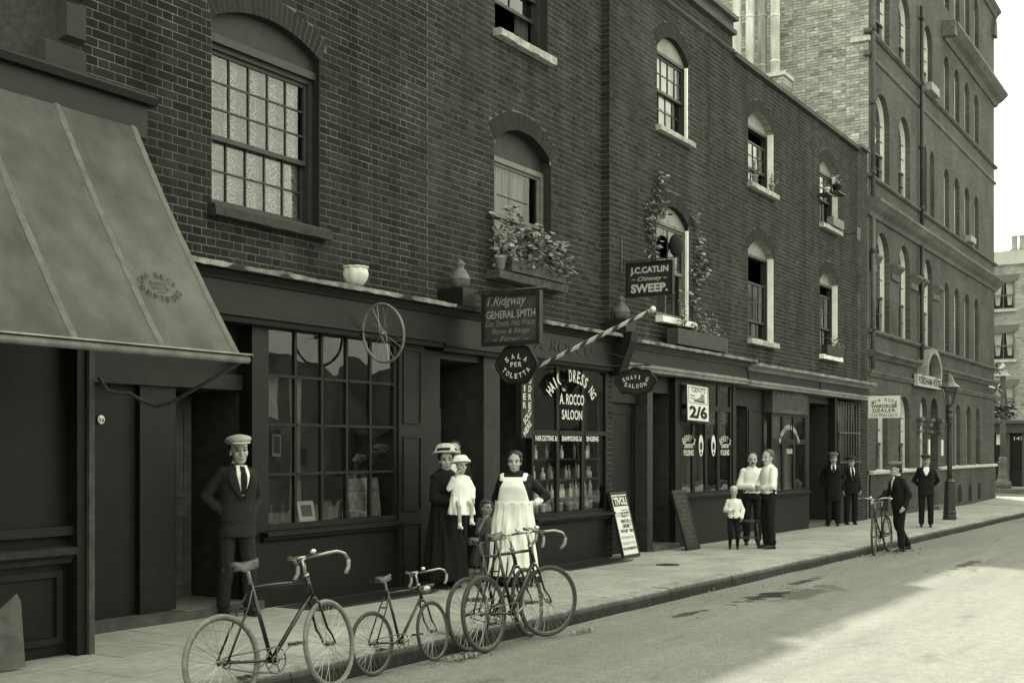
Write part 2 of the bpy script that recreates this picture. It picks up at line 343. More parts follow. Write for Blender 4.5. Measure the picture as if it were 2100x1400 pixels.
# ================================================================== ground, road, pavement
def stains_road():
    m = bpy.data.materials.new('dusty_road'); m.use_nodes = True; t = m.node_tree; N = t.nodes; L = t.links; b = N['Principled BSDF']
    b.inputs['Roughness'].default_value = 0.95; b.inputs['Specular IOR Level'].default_value = 0.15
    ge = N.new('ShaderNodeNewGeometry'); pos = ge.outputs['Position']
    def nz(sc, det, lo, hi, a, c, st=None):
        p = pos
        if st: mp = N.new('ShaderNodeMapping'); mp.inputs['Scale'].default_value = st; L.new(pos, mp.inputs[0]); p = mp.outputs[0]
        n = N.new('ShaderNodeTexNoise'); n.inputs['Scale'].default_value = sc; n.inputs['Detail'].default_value = det; L.new(p, n.inputs['Vector'])
        r = N.new('ShaderNodeMapRange'); r.inputs[1].default_value = lo; r.inputs[2].default_value = hi; r.inputs[3].default_value = a; r.inputs[4].default_value = c; L.new(n.outputs[0], r.inputs[0]); return r.outputs[0]
    def mul(a, c):
        q = N.new('ShaderNodeMath'); q.operation = 'MULTIPLY'; L.new(a, q.inputs[0]); L.new(c, q.inputs[1]); return q.outputs[0]
    f = mul(nz(0.45, 6, 0.3, 0.7, 0.92, 1.08), nz(9, 6, 0.3, 0.7, 0.90, 1.1)); f = mul(f, nz(2.0, 8, 0.3, 0.7, 0.9, 1.1, (0.10, 1.6, 1)))
    f = mul(f, nz(2.6, 9, 0.62, 0.76, 1.0, 0.6, (0.35, 1.0, 1)))         # damp and dung patches trodden along the street
    f = mul(f, nz(48, 4, 0.3, 0.7, 0.8, 1.16))
    def patch(cx, cy, rx, ry, lo):
        mp = N.new('ShaderNodeMapping'); mp.vector_type = 'POINT'; mp.inputs['Location'].default_value = (-cx / rx, -cy / ry, 0); mp.inputs['Scale'].default_value = (1 / rx, 1 / ry, 0); L.new(pos, mp.inputs[0])
        n = N.new('ShaderNodeTexNoise'); n.inputs['Scale'].default_value = 3.5; n.inputs['Detail'].default_value = 9; n.inputs['Roughness'].default_value = 0.65; L.new(pos, n.inputs['Vector'])
        ln = N.new('ShaderNodeVectorMath'); ln.operation = 'LENGTH'; L.new(mp.outputs[0], ln.inputs[0])
        ad = N.new('ShaderNodeMath'); ad.operation = 'MULTIPLY_ADD'; ad.inputs[1].default_value = 3.0; L.new(n.outputs[0], ad.inputs[0]); L.new(ln.outputs['Value'], ad.inputs[2])
        r = N.new('ShaderNodeMapRange'); r.interpolation_type = 'SMOOTHSTEP'; r.inputs[1].default_value = 1.85; r.inputs[2].default_value = 2.35; r.inputs[3].default_value = lo; r.inputs[4].default_value = 1.0; L.new(ad.outputs[0], r.inputs[0]); return r.outputs[0]
    for a in ((13.7, 4.95, 1.25, 0.24, 0.13), (15.8, 5.12, 1.0, 0.14, 0.2), (11.6, 5.05, 0.7, 0.10, 0.25), (19.2, 3.75, 1.2, 0.16, 0.3), (14.2, 4.6, 1.6, 0.4, 0.55)): f = mul(f, patch(*a))
    mx = N.new('ShaderNodeVectorMath'); mx.operation = 'SCALE'; mx.inputs[0].default_value = g(0.205)[:3]; L.new(f, mx.inputs['Scale']); L.new(mx.outputs[0], b.inputs['Base Color'])
    n = N.new('ShaderNodeTexNoise'); n.inputs['Scale'].default_value = 34; n.inputs['Detail'].default_value = 8; L.new(pos, n.inputs['Vector'])
    bp = N.new('ShaderNodeBump'); bp.inputs['Strength'].default_value = 0.8; bp.inputs['Distance'].default_value = 0.03; L.new(n.outputs[0], bp.inputs['Height']); L.new(bp.outputs[0], b.inputs['Normal'])
    return m
M_ROAD = stains_road()
KERB_Y = 5.72
mb = MB(); mb.quad((-600, -600, -0.9), (600, -600, -0.9), (600, 600, -0.9), (-600, 600, -0.9))
o = mb.build('ground', mat('earth', 0.22, 0.95, 0.2, 0.5)); o['kind'] = 'structure'
mb = MB(); xs = [-30 + i * 0.5 for i in range(174)]; ys = [KERB_Y + 0.02 - j * 0.42 for j in range(16)]
for x in xs:
    for y in ys: mb.v.append((x, y, zroad(x, y) + 0.012 * mnoise.noise((x * 1.3, y * 1.3, 0)) + 0.006 * mnoise.noise((x * 4, y * 4, 3)) * (1 if y < 5.5 else 0))); mb.t.append(1.0)
nY = len(ys)
for i in range(len(xs) - 1):
    for j in range(nY - 1): mb.f.append((i * nY + j, i * nY + j + 1, (i + 1) * nY + j + 1, (i + 1) * nY + j))
o = mb.build('road', M_ROAD, smooth=True); o['kind'] = 'structure'
# cross street at the far end
mb = MB(); mb.quad((50.0, -80, -0.44), (56.3, -80, -0.40), (56.3, 90, -0.40), (50.0, 90, -0.44))
mb.quad((-30, KERB_Y + 0.02, -0.5), (50, KERB_Y + 0.02, -0.75), (50, KERB_Y + 0.6, -0.75), (-30, KERB_Y + 0.6, -0.5))
o = mb.build('cross_street', M_ROAD); o['kind'] = 'structure'
# pavement: a bed with flagstones laid one by one
pave = MB()
for i in range(-10, 49): pave.quad((i, KERB_Y + 0.2, zg(i) - 0.018), (i + 1, KERB_Y + 0.2, zg(i + 1) - 0.018), (i + 1, 9.2, zg(i + 1) - 0.018), (i, 9.2, zg(i) - 0.018))
pave = pave.build('pavement', mat('grout', 0.07, 0.95, 0.3, 12)); pave['kind'] = 'structure'
kerb = MB()
for i in range(-10, 51): kerb.quad((i, KERB_Y + 0.06, zg(i) - 0.2), (i + 1, KERB_Y + 0.06, zg(i + 1) - 0.2), (i + 1, KERB_Y + 0.06, zg(i + 1) - 0.03), (i, KERB_Y + 0.06, zg(i) - 0.03))
kerb = kerb.build('kerb', M_KERB); kerb['kind'] = 'structure'
def slab(name, x0, x1, y0, y1, parent, m, th=0.05, lift=0.0, tone=1.0, gap=0.005, bev=0.006):
    a, b, c, d = x0 + gap, x1 - gap, y0 + gap, y1 - gap; q = bev
    tl = [lift + random.uniform(-0.002, 0.002) for _ in range(4)]
    P = [(a, c, zg(a) - th), (b, c, zg(b) - th), (b, d, zg(b) - th), (a, d, zg(a) - th),
         (a, c, zg(a) - q + tl[0]), (b, c, zg(b) - q + tl[1]), (b, d, zg(b) - q + tl[2]), (a, d, zg(a) - q + tl[3]),
         (a + q, c + q, zg(a) + tl[0]), (b - q, c + q, zg(b) + tl[1]), (b - q, d - q, zg(b) + tl[2]), (a + q, d - q, zg(a) + tl[3])]
    F = [(0, 1, 5, 4), (1, 2, 6, 5), (2, 3, 7, 6), (3, 0, 4, 7), (4, 5, 9, 8), (5, 6, 10, 9), (6, 7, 11, 10), (7, 4, 8, 11), (8, 9, 10, 11)]
    m_ = MB(); m_.add(P, F, tone); return m_.build(name, m, parent)
rows = [(KERB_Y + 0.27, 6.45), (6.45, 7.15), (7.15, 7.8), (7.8, 8.6)]
far_mb = MB()
for ri, (y0, y1) in enumerate(rows):
    x = -1.0 + ri * 0.37
    while x < 48.4:
        w = random.choice([0.6, 0.75, 0.9, 1.05]) * (1.0 if x < 30 else 1.3); x1 = min(x + w, 48.7)
        slab('flagstone', x, x1, y0, y1, pave, M_SLAB, tone=random.uniform(0.86, 1.12)); x = x1
x = -1.0
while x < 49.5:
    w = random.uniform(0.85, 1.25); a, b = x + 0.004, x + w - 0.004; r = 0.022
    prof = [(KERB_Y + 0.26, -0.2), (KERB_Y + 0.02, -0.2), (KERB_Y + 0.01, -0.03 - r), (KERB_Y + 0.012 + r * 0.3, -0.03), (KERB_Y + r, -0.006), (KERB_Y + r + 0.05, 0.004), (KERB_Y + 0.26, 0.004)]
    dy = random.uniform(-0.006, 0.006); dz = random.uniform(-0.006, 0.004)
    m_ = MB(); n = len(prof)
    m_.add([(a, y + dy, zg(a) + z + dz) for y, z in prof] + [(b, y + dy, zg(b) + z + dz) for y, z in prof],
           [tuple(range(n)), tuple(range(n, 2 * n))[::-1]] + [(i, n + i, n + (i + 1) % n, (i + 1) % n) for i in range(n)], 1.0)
    tn = random.uniform(0.85, 1.15); grime_shade = [0.3, 0.22, 0.3, 0.55, 1.5, 1.9, 1.9]; m_.t = [tn * q for q in grime_shade + grime_shade]  # face darkened for gutter grime and for shade painted in, top kept pale
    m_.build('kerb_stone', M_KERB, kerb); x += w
# corner pavement beyond the tall house and the far pavement
mb = MB(); mb.box(48.42, 49.9, 5.76, 60, -0.5, -0.30); mb.box(48.7, 49.9, 5.72, 5.78, -0.6, -0.305)
o = mb.build('corner_pavement', mat('far_paving', 0.24, 0.85, 0.2, 2, var2=0.2)); o['kind'] = 'structure'
mb = MB(); mb.box(56.3, 60.0, -80, 90, -0.6, -0.20); o = mb.build('far_pavement', MATS['far_paving']); o['kind'] = 'structure'
mb = MB(); mb.box(56.12, 56.3, -80, 90, -0.6, -0.21); o = mb.build('far_kerb', M_KERB); o['kind'] = 'structure'
mb = MB(); mb.box(-30, 50, -7.0, -1.2, -0.6, -0.12); o = mb.build('opposite_pavement', MATS['far_paving']); o['kind'] = 'structure'
# gratings and coal plate let into the pavement
def grating(x0, x1, y0, y1, label):
    t = thing('pavement_grating', label, 'grating', ((x0 + x1) / 2, (y0 + y1) / 2, zg(x0) + 0.004))
    fr = MB(); z = zg((x0 + x1) / 2) + 0.004
    for a in ((x0, x1, y0, y0 + 0.04), (x0, x1, y1 - 0.04, y1), (x0, x0 + 0.04, y0 + 0.04, y1 - 0.04), (x1 - 0.04, x1, y0 + 0.04, y1 - 0.04)): fr.box(*a, z, z + 0.012)
    fr.build('frame', M_IRON, t); MB().box(x0 + 0.04, x1 - 0.04, y0 + 0.04, y1 - 0.04, z - 0.001, z + 0.002).build('pit_shade', M_DARK, t)  # thin dark sheet under the bars, its colour stands for the shade below
    n = int((x1 - x0) / 0.06)
    for i in range(1, n): MB().box(x0 + i * (x1 - x0) / n - 0.012, x0 + i * (x1 - x0) / n + 0.012, y0 + 0.04, y1 - 0.04, z + 0.003, z + 0.011).build('bar', M_IRON, t)
grating(8.9, 10.9, 7.72, 8.28, 'iron grating let into the pavement under the boot shop window')
grating(14.0, 15.9, 7.75, 8.25, 'iron grating let into the pavement below the hairdresser window')
for (x, y, lab) in ((10.55, 6.95, 'round iron coal plate in the pavement beside the woman in the long coat'), (15.55, 7.05, 'round iron coal plate in the pavement before the theatre bill board')):
    mb = MB(); z = zg(x) + 0.004; mb.lathe([(0.17, -0.01), (0.17, 0.004), (0.155, 0.006), (0.15, 0.003), (0.10, 0.003), (0.095, 0.006), (0.03, 0.006), (0.0, 0.006)], (x, y, z), 24)
    tag(mb.build('coal_plate', M_IRON, base=(x, y, z)), lab, 'coal plate')
# litter in the gutter
def litter(cx, cy, n, sp, label, seed, sz=0.035, road=True):
    rnd = random.Random(seed); mb = MB()
    for _ in range(n):
        x = cx + rnd.gauss(0, sp); y = cy + rnd.gauss(0, sp * 0.25); s_ = rnd.uniform(0.3, 1) * sz; a = rnd.uniform(0, 6.28); z = zroad(x, y) + 0.015
        c, s0 = math.cos(a) * s_, math.sin(a) * s_; h = rnd.uniform(0.005, 0.03)
        mb.add([(x - c, y - s0, z), (x + s0 * 0.6, y - c * 0.6, z + h), (x + c, y + s0, z + 0.004), (x - s0 * 0.6, y + c * 0.6, z + h * 1.2)], [(0, 1, 2, 3)], rnd.uniform(0.5, 1.1))
    o = mb.build('gutter_litter', mat('scrap_paper', 0.26, 0.9, 0.4, 20, attr=True), base=(cx, cy, zroad(cx, cy))); tag(o, label, kind='stuff')
litter(8.05, 5.45, 70, 0.15, 'torn paper and straw heaped in the gutter by the small bicycle', 1)
litter(9.9, 5.32, 26, 0.10, 'scraps of white paper under the leaning pair of bicycles', 2, 0.035)
litter(13.6, 5.5, 30, 1.3, 'straw and paper scraps strewn along the gutter', 3, 0.03)
litter(21.0, 5.35, 40, 0.9, 'straw and dung in the gutter beside the youth with the bicycle', 4, 0.04)

def scraps(spots, label, seed):
    rnd = random.Random(seed); mb = MB()
    for cx, cy, sx, sy, n, s0 in spots:
        for _ in range(n):
            x = rnd.gauss(cx, sx); y = rnd.gauss(cy, sy); r_ = rnd.uniform(0.15, 1) ** 1.5 * s0; z = zroad(x, y) - 0.004; a = rnd.uniform(0, 6.28)
            if y > KERB_Y - 0.03: continue
            P = [(x + r_ * k * math.cos(a + t_) * 1.5, y + r_ * k * math.sin(a + t_), z) for t_, k in ((0, 1), (1.3, 0.8), (2.6, 1), (3.9, 0.7), (5.2, 0.9))]
            mb.add(P + [(x, y, z + 0.004 + r_ * 0.12)], [(0, 1, 5), (1, 2, 5), (2, 3, 5), (3, 4, 5), (4, 0, 5)], rnd.uniform(0.5, 1.4))
    o = mb.build('street_dirt', mat('street_dirt', 0.045, 0.95, 0.4, 30, attr=True), base=(14, 4, -0.2)); tag(o, label, kind='stuff')
scraps([(13.7, 4.9, 1.2, 0.25, 90, 0.03), (16, 5.1, 0.9, 0.12, 60, 0.025), (19.4, 3.7, 1.3, 0.2, 110, 0.035), (11, 5.5, 6, 0.12, 260, 0.014), (15, 3.5, 7, 1.4, 220, 0.010), (22, 4.6, 5, 0.8, 160, 0.016)], 'dung, straw and grit trodden into the roadway', 51)
# ================================================================== brick walls
COURSE = 0.08
def arch_half(op, z):
    """half width of the hole with its brick arch at height z, None above it"""
    w = op['x1'] - op['x0']; zs = op['zs']
    if z < op['z0']: return None
    if z < zs: return w / 2
    r = op['rise']; ring = op['ring']
    Rr = (w * w / 4 + r * r) / (2 * r); zc = zs + r - Rr; Ro = Rr + ring; th = math.asin(w / 2 / Rr); ze = zc + Ro * math.cos(th)
    if z < ze: return (z - zc) * math.tan(th)
    if z < zc + Ro: return math.sqrt(Ro * Ro - (z - zc) ** 2)
    return None
BR_MESH = {}
def std_brick(w, m, ti):
    key = (round(w, 3), m.name, ti)
    if key not in BR_MESH:
        mb = MB(); h = (COURSE - 0.006) / 2; b = 0.002; tone = 0.62 + ti * 0.09
        P = [(-w / 2, 0.012, -h), (w / 2, 0.012, -h), (w / 2, 0.012, h), (-w / 2, 0.012, h), (-w / 2 + b, -0.0022, -h + b), (w / 2 - b, -0.0022, -h + b), (w / 2 - b, -0.0022, h - b), (-w / 2 + b, -0.0022, h - b)]
        mb.add(P, [(4, 5, 6, 7), (0, 1, 5, 4), (1, 2, 6, 5), (2, 3, 7, 6), (3, 0, 4, 7)], tone)
        me = mb.mesh('brick'); me.materials.append(m); BR_MESH[key] = me
    return BR_MESH[key]
CA_, SA_ = math.cos(CAM_A), math.sin(CAM_A)
def in_view(x, y, z):
    d = x * CA_ + y * SA_; r_ = x * SA_ - y * CA_
    if d < 0.5: return None
    u = 1050 + 2450 * r_ / d; v = 919 - 2450 * (z - 1.58) / d
    return d if (-20 < u < 2110 and -20 < v < 1400) else None
def brick_wall(house, x0, x1, z0, z1, Y, ops, m, seed, n_obj=300, hide=None, dark_top=None):
    rnd = random.Random(seed); org = ORG[house]; K0 = math.floor(z0 / COURSE); k = K0; back = MB(); items = []
    while k * COURSE < z1 - 1e-4:
        za = k * COURSE; zb = za + COURSE; zm = (za + zb) / 2
        cuts = []; cutb = []
        for op in ops:
            hw = arch_half(op, zm)
            if hw is None or zm < op['z0']: continue
            xm = (op['x0'] + op['x1']) / 2; cuts.append((xm - hw, xm + hw))
            w2 = (op['x1'] - op['x0']) / 2
            hb = hw if zm < op['zs'] else min(hw - 0.05, w2 * max(0.0, 1 - max(0, zm - op['zs'] - op['rise'] * 0.5) / max(op['rise'], 0.01)))
            if hb > 0.02: cutb.append((xm - hb, xm + hb))
        def free(cs):
            out = []; a = x0
            for c0, c1 in sorted(cs):
                if c0 > a: out.append((a, min(c0, x1)))
                a = max(a, c1)
            if a < x1: out.append((a, x1))
            return out
        zt = min(zb, z1)
        for a, b in free(cutb): back.quad((a, Y, za), (b, Y, za), (b, Y, zt), (a, Y, zt))
        P = 0.36; off = (0.18 if k % 2 else 0.0)
        for a, b in free(cuts):
            i = math.floor((a - off) / P) - 1; cur = []
            while True:
                s0 = off + i * P
                if s0 > b: break
                for (p, q) in ((s0, s0 + 0.24), (s0 + 0.24, s0 + 0.36)):
                    p2, q2 = max(p, a), min(q, b)
                    if q2 - p2 > 0.03: cur.append([p2, q2, p2 == p and q2 == q])
                i += 1
            for p, q, full in cur: items.append((p + 0.0025, q - 0.0025, za + 0.003, zb - 0.003, full and zb <= z1))
        k += 1
    wall = back.build('wall', M_MORT, house)
    cand = []
    for idx, (p, q, za, zb, full) in enumerate(items):
        if full:
            d = in_view((p + q) / 2, Y, (za + zb) / 2)
            if d and not (hide and hide((p + q) / 2, (za + zb) / 2)): cand.append((d, idx))
    cand.sort(); chosen = set(i for _, i in cand[:n_obj]); rest = MB()
    for idx, (p, q, za, zb, full) in enumerate(items):
        ti = min(9, max(0, int(rnd.gauss(4.2, 2.1)))); dy = rnd.uniform(-0.0012, 0.0012)
        if idx in chosen:
            ob = link_mesh('brick', std_brick(q - p, m, ti), house, ((p + q) / 2 - org[0], Y + dy * 0.8 - org[1], (za + zb) / 2 - org[2]))
        else:
            b = 0.002; y0 = Y + 0.012; y1 = Y - 0.0022 + dy * 0.8; dz = rnd.uniform(-0.0012, 0.0012)
            rest.add([(p, y0, za), (q, y0, za), (q, y0, zb), (p, y0, zb), (p + b, y1, za + b + dz), (q - b, y1, za + b + dz), (q - b, y1, zb - b + dz), (p + b, y1, zb - b + dz)],
                     [(4, 5, 6, 7), (0, 1, 5, 4), (1, 2, 6, 5), (2, 3, 7, 6), (3, 0, 4, 7)], 0.62 + ti * 0.09)
    r_ = rest.build('brickwork', m, house, kind='stuff'); return wall
def arch_ring(house, op, Y, single):
    w = op['x1'] - op['x0']; r = op['rise']; zs = op['zs']; ring = op['ring']; Rr = (w * w / 4 + r * r) / (2 * r); zc = zs + r - Rr; Ro = Rr + ring; xm = (op['x0'] + op['x1']) / 2
    th = math.asin(w / 2 / Rr); n = max(9, int(Ro * 2 * th / 0.078)); joined = MB(); rnd = random.Random(int(xm * 100))
    for i in range(n):
        a0 = -th + 2 * th * i / n + 0.0022; a1 = -th + 2 * th * (i + 1) / n - 0.0022
        pts = [(xm + rr * math.sin(a), 0, zc + rr * math.cos(a)) for rr, a in ((Rr, a0), (Rr, a1), (Ro, a1), (Ro, a0))]
        mb = MB() if single else joined
        mb.prism([(p[0], Y - 0.008, p[2]) for p in pts], (0, 0.12, 0), rnd.uniform(0.8, 1.2))
        if single: mb.build('voussoir', M_RUB, house)
    if not single: joined.build('arch', M_RUB, house, kind='stuff')
    bk = MB(); seg = 14      # mortar behind the voussoirs
    for i in range(seg):
        a0 = -th + 2 * th * i / seg; a1 = -th + 2 * th * (i + 1) / seg
        q = [(xm + rr * math.sin(a), Y - 0.004, zc + rr * math.cos(a)) for rr, a in ((Rr, a0), (Rr, a1), (Ro, a1), (Ro, a0))]
        bk.quad(*q)
    bk.build('arch_mortar', mat('fine_mortar', 0.2, 0.95, 0.3, 9), house)
def reveal(house, op, Y, depth, m_j, m_s):
    """jambs and soffit of an opening"""
    x0, x1, z0, zs, r = op['x0'], op['x1'], op['z0'], op['zs'], op['rise']; mb = MB()
    mb.quad((x0, Y, z0), (x0, Y + depth, z0), (x0, Y + depth, zs), (x0, Y, zs)); mb.build('reveal', m_j, house); mb = MB()
    mb.quad((x1, Y + depth, z0), (x1, Y, z0), (x1, Y, zs), (x1, Y + depth, zs)); mb.build('reveal', m_j, house)
    w = x1 - x0; Rr = (w * w / 4 + r * r) / (2 * r); zc = zs + r - Rr; xm = (x0 + x1) / 2; th = math.asin(w / 2 / Rr); s = MB(); pts = []
    for i in range(17):
        a = -th + 2 * th * i / 16; pts.append((xm + Rr * math.sin(a), zc + Rr * math.cos(a)))
    for (a, b) in zip(pts[:-1], pts[1:]): s.quad((a[0], Y, a[1]), (b[0], Y, b[1]), (b[0], Y + depth, b[1]), (a[0], Y + depth, a[1]))
    s.build('soffit', m_s, house); return pts
def arch_infill(house, op, y, zlow, m, name='head_board'):
    x0, x1, zs, r = op['x0'], op['x1'], op['zs'], op['rise']; w = x1 - x0; Rr = (w * w / 4 + r * r) / (2 * r); zc = zs + r - Rr; xm = (x0 + x1) / 2; th = math.asin(w / 2 / Rr)
    poly = [(x0, y, zlow), (x1, y, zlow)] + [(xm + Rr * math.sin(th - 2 * th * i / 14), y, zc + Rr * math.cos(th - 2 * th * i / 14)) for i in range(15)]
    MB().prism(poly, (0, 0.04, 0)).build(name, m, house)
def sash(house, x0, x1, z0, z1, y, cols, rt, rb, m, meet=None, drop=0.0, lift=0.0, box=0.05, bar=0.018, glass=None, stile=0.04):
    """box frame with two sliding sashes; drop lowers the upper sash, lift raises the lower one"""
    glass = glass or M_GLASS; fr = MB(); zm = meet if meet else (z0 + z1) / 2
    fr.box(x0, x0 + box, y, y + 0.13, z0, z1); fr.box(x1 - box, x1, y, y + 0.13, z0, z1); fr.box(x0 + box, x1 - box, y, y + 0.13, z1 - box, z1); fr.box(x0 + box, x1 - box, y + 0.003, y + 0.13, z0, z0 + box * 0.8)
    a, b = x0 + box, x1 - box; win = None; panes = []
    def one(za, zb, yy, rows_):
        s = stile; fr.box(a, a + s, yy, yy + 0.035, za, zb); fr.box(b - s, b, yy, yy + 0.035, za, zb); fr.box(a + s, b - s, yy, yy + 0.035, za, za + s * 1.2); fr.box(a + s, b - s, yy, yy + 0.035, zb - s, zb)
        xa, xb, zc, zd = a + s, b - s, za + s * 1.2, zb - s
        for i in range(1, cols): xx = xa + (xb - xa) * i / cols; fr.box(xx - bar / 2, xx + bar / 2, yy + 0.004, yy + 0.03, zc, zd)
        for j in range(1, rows_):
            zz = zc + (zd - zc) * j / rows_
            for i in range(cols):
                p = xa + (xb - xa) * i / cols + (bar / 2 if i else 0); q = xa + (xb - xa) * (i + 1) / cols - (bar / 2 if i < cols - 1 else 0)
                fr.box(p, q, yy + 0.006, yy + 0.028, zz - bar / 2, zz + bar / 2)
        for i in range(cols):
            for j in range(rows_): panes.append((xa + (xb - xa) * i / cols, xa + (xb - xa) * (i + 1) / cols, zc + (zd - zc) * j / rows_, zc + (zd - zc) * (j + 1) / rows_, yy + 0.017))
    hu = z1 - box - zm; hl = zm - z0 - box * 0.8
    one(zm - drop - 0.02, z1 - box - drop, y + 0.035, rt); one(z0 + box * 0.8 + lift, zm + lift + 0.02, y + 0.078, rb)
    win = fr.build('window', m, house)
    for p in panes:
        t = random.uniform(-0.003, 0.003)
        MB().quad((p[0], p[4] + t, p[2]), (p[1], p[4] - t, p[2]), (p[1], p[4] - t * 0.5, p[3]), (p[0], p[4] + t, p[3])).build('pane', glass, win)
    return win
def curtain(win, x0, x1, z0, z1, y, m, folds=14, amp=0.02, name='curtain', gather=0.0):
    mb = MB(); n = folds * 6
    for j in range(7):
        z = z0 + (z1 - z0) * j / 6
        for i in range(n + 1):
            u = i / n; xx = x0 + (x1 - x0) * u + 0.01 * math.sin(7 * u + j)
            mb.v.append((xx, y + amp * math.sin(u * folds * 6.283 + 0.4 * math.sin(j)) * (0.7 + 0.3 * math.sin(u * 17)), z)); mb.t.append(1.0)
    for j in range(6):
        for i in range(n): mb.f.append((j * (n + 1) + i, j * (n + 1) + i + 1, (j + 1) * (n + 1) + i + 1, (j + 1) * (n + 1) + i))
    return mb.build(name, m, win, smooth=True)
def lace_mat():
    m = bpy.data.materials.new('lace'); m.use_nodes = True; t = m.node_tree; N = t.nodes; L = t.links; b = N['Principled BSDF']; out = N['Material Output']
    b.inputs['Base Color'].default_value = g(0.8); b.inputs['Roughness'].default_value = 0.9
    ge = N.new('ShaderNodeNewGeometry'); sp = N.new('ShaderNodeSeparateXYZ'); L.new(ge.outputs['Position'], sp.inputs[0]); cb = N.new('ShaderNodeCombineXYZ'); L.new(sp.outputs[0], cb.inputs[0]); L.new(sp.outputs[2], cb.inputs[1])
    nz = N.new('ShaderNodeTexNoise'); nz.inputs['Scale'].default_value = 5; nz.inputs['Detail'].default_value = 1; L.new(cb.outputs[0], nz.inputs['Vector'])
    ad = N.new('ShaderNodeVectorMath'); ad.operation = 'MULTIPLY_ADD'; ad.inputs[1].default_value = (0.22, 0.22, 0); L.new(nz.outputs['Color'], ad.inputs[0]); L.new(cb.outputs[0], ad.inputs[2])
    def contour(sc, k, w0, w1):
        n_ = N.new('ShaderNodeTexNoise'); n_.inputs['Scale'].default_value = sc; n_.inputs['Detail'].default_value = 0.5; L.new(cb.outputs[0], n_.inputs['Vector'])
        m1 = N.new('ShaderNodeMath'); m1.operation = 'MULTIPLY'; m1.inputs[1].default_value = k; L.new(n_.outputs[0], m1.inputs[0]); m2 = N.new('ShaderNodeMath'); m2.operation = 'PINGPONG'; m2.inputs[1].default_value = 1.0; L.new(m1.outputs[0], m2.inputs[0])
        r_ = N.new('ShaderNodeMapRange'); r_.inputs[1].default_value = w0; r_.inputs[2].default_value = w1; L.new(m2.outputs[0], r_.inputs[0]); return r_.outputs[0]
    wv = N.new('ShaderNodeTexWave'); wv.inputs['Scale'].default_value = 1.1; wv.inputs['Distortion'].default_value = 0.6; wv.inputs['Detail'].default_value = 1; L.new(cb.outputs[0], wv.inputs['Vector'])
    r2 = N.new('ShaderNodeMapRange'); r2.inputs[1].default_value = 0.42; r2.inputs[2].default_value = 0.52; L.new(wv.outputs['Fac'], r2.inputs[0])
    mu = N.new('ShaderNodeMath'); mu.operation = 'MULTIPLY'; L.new(contour(13, 13, 0.5, 0.62), mu.inputs[0]); L.new(r2.outputs[0], mu.inputs[1])
    m3 = N.new('ShaderNodeMath'); m3.operation = 'MULTIPLY'; m3.inputs[1].default_value = 0.6; L.new(contour(7, 9, 0.78, 0.88), m3.inputs[0])
    mx = N.new('ShaderNodeMath'); mx.operation = 'MAXIMUM'; L.new(mu.outputs[0], mx.inputs[0]); L.new(m3.outputs[0], mx.inputs[1])
    mr = N.new('ShaderNodeMapRange'); mr.inputs[3].default_value = 0.32; mr.inputs[4].default_value = 0.95; L.new(mx.outputs[0], mr.inputs[0])
    tp = N.new('ShaderNodeBsdfTransparent'); ms = N.new('ShaderNodeMixShader'); L.new(mr.outputs[0], ms.inputs[0]); L.new(tp.outputs[0], ms.inputs[1]); L.new(b.outputs[0], ms.inputs[2]); L.new(ms.outputs[0], out.inputs[0])
    MATS['lace'] = m; return m
M_LACE = lace_mat(); M_NET = mat('net_curtain', 0.17, 0.9, 0.6, 5, stretch=(7, 7, 0.35), var2=0.4, scale2=2)
def shell(house, x0, x1, y0, y1, z0, z1, floors=(), m=None, roof=None):
    """side and back walls, floors and roof behind a front"""
    mb = MB(); w = 0.25
    mb.box(x0, x0 + w, y0, y1, z0, z1); mb.box(x1 - w, x1, y0, y1, z0, z1); mb.box(x0 + w, x1 - w, y1 - w, y1, z0, z1)
    mb.box(x0 + w, x1 - w, y0, y1 - w, z1 - 0.35, z1 - 0.05)
    mb.build('house_body', m or M_ROOM, house)
    fl = MB()
    for z in floors: fl.box(x0 + w, x1 - w, y0, y1 - w, z - 0.2, z)
    if floors: fl.build('floor', M_ROOM, house)
def sill(house, x0, x1, z, y0, y1, m, th=0.09, rough=0.012):
    mb = MB(); n = 14; rnd = random.Random(int(x0 * 77))
    prof0 = []
    for i in range(n + 1):
        x = x0 + (x1 - x0) * i / n; j = lambda: rnd.uniform(-rough, rough * 0.4); 
        prof0.append([(x, y0 + j() * 0.6 + rough * 0.5, z - th + j() * 0.5), (x, y0 + j() * 0.6 + 0.004, z - 0.02 + j() * 0.5), (x, y0 + 0.02, z + j() * 0.3), (x, y1, z + 0.012), (x, y1, z - th)])
    vs_ = [p for r_ in prof0 for p in r_]; fs = []
    for i in range(n):
        for k in range(5): fs.append((i * 5 + k, (i + 1) * 5 + k, (i + 1) * 5 + (k + 1) % 5, i * 5 + (k + 1) % 5))
    fs += [(0, 1, 2, 3, 4), tuple(n * 5 + k for k in (4, 3, 2, 1, 0))]
    mb.add(vs_, fs); return mb.build('window_sill', m, house)
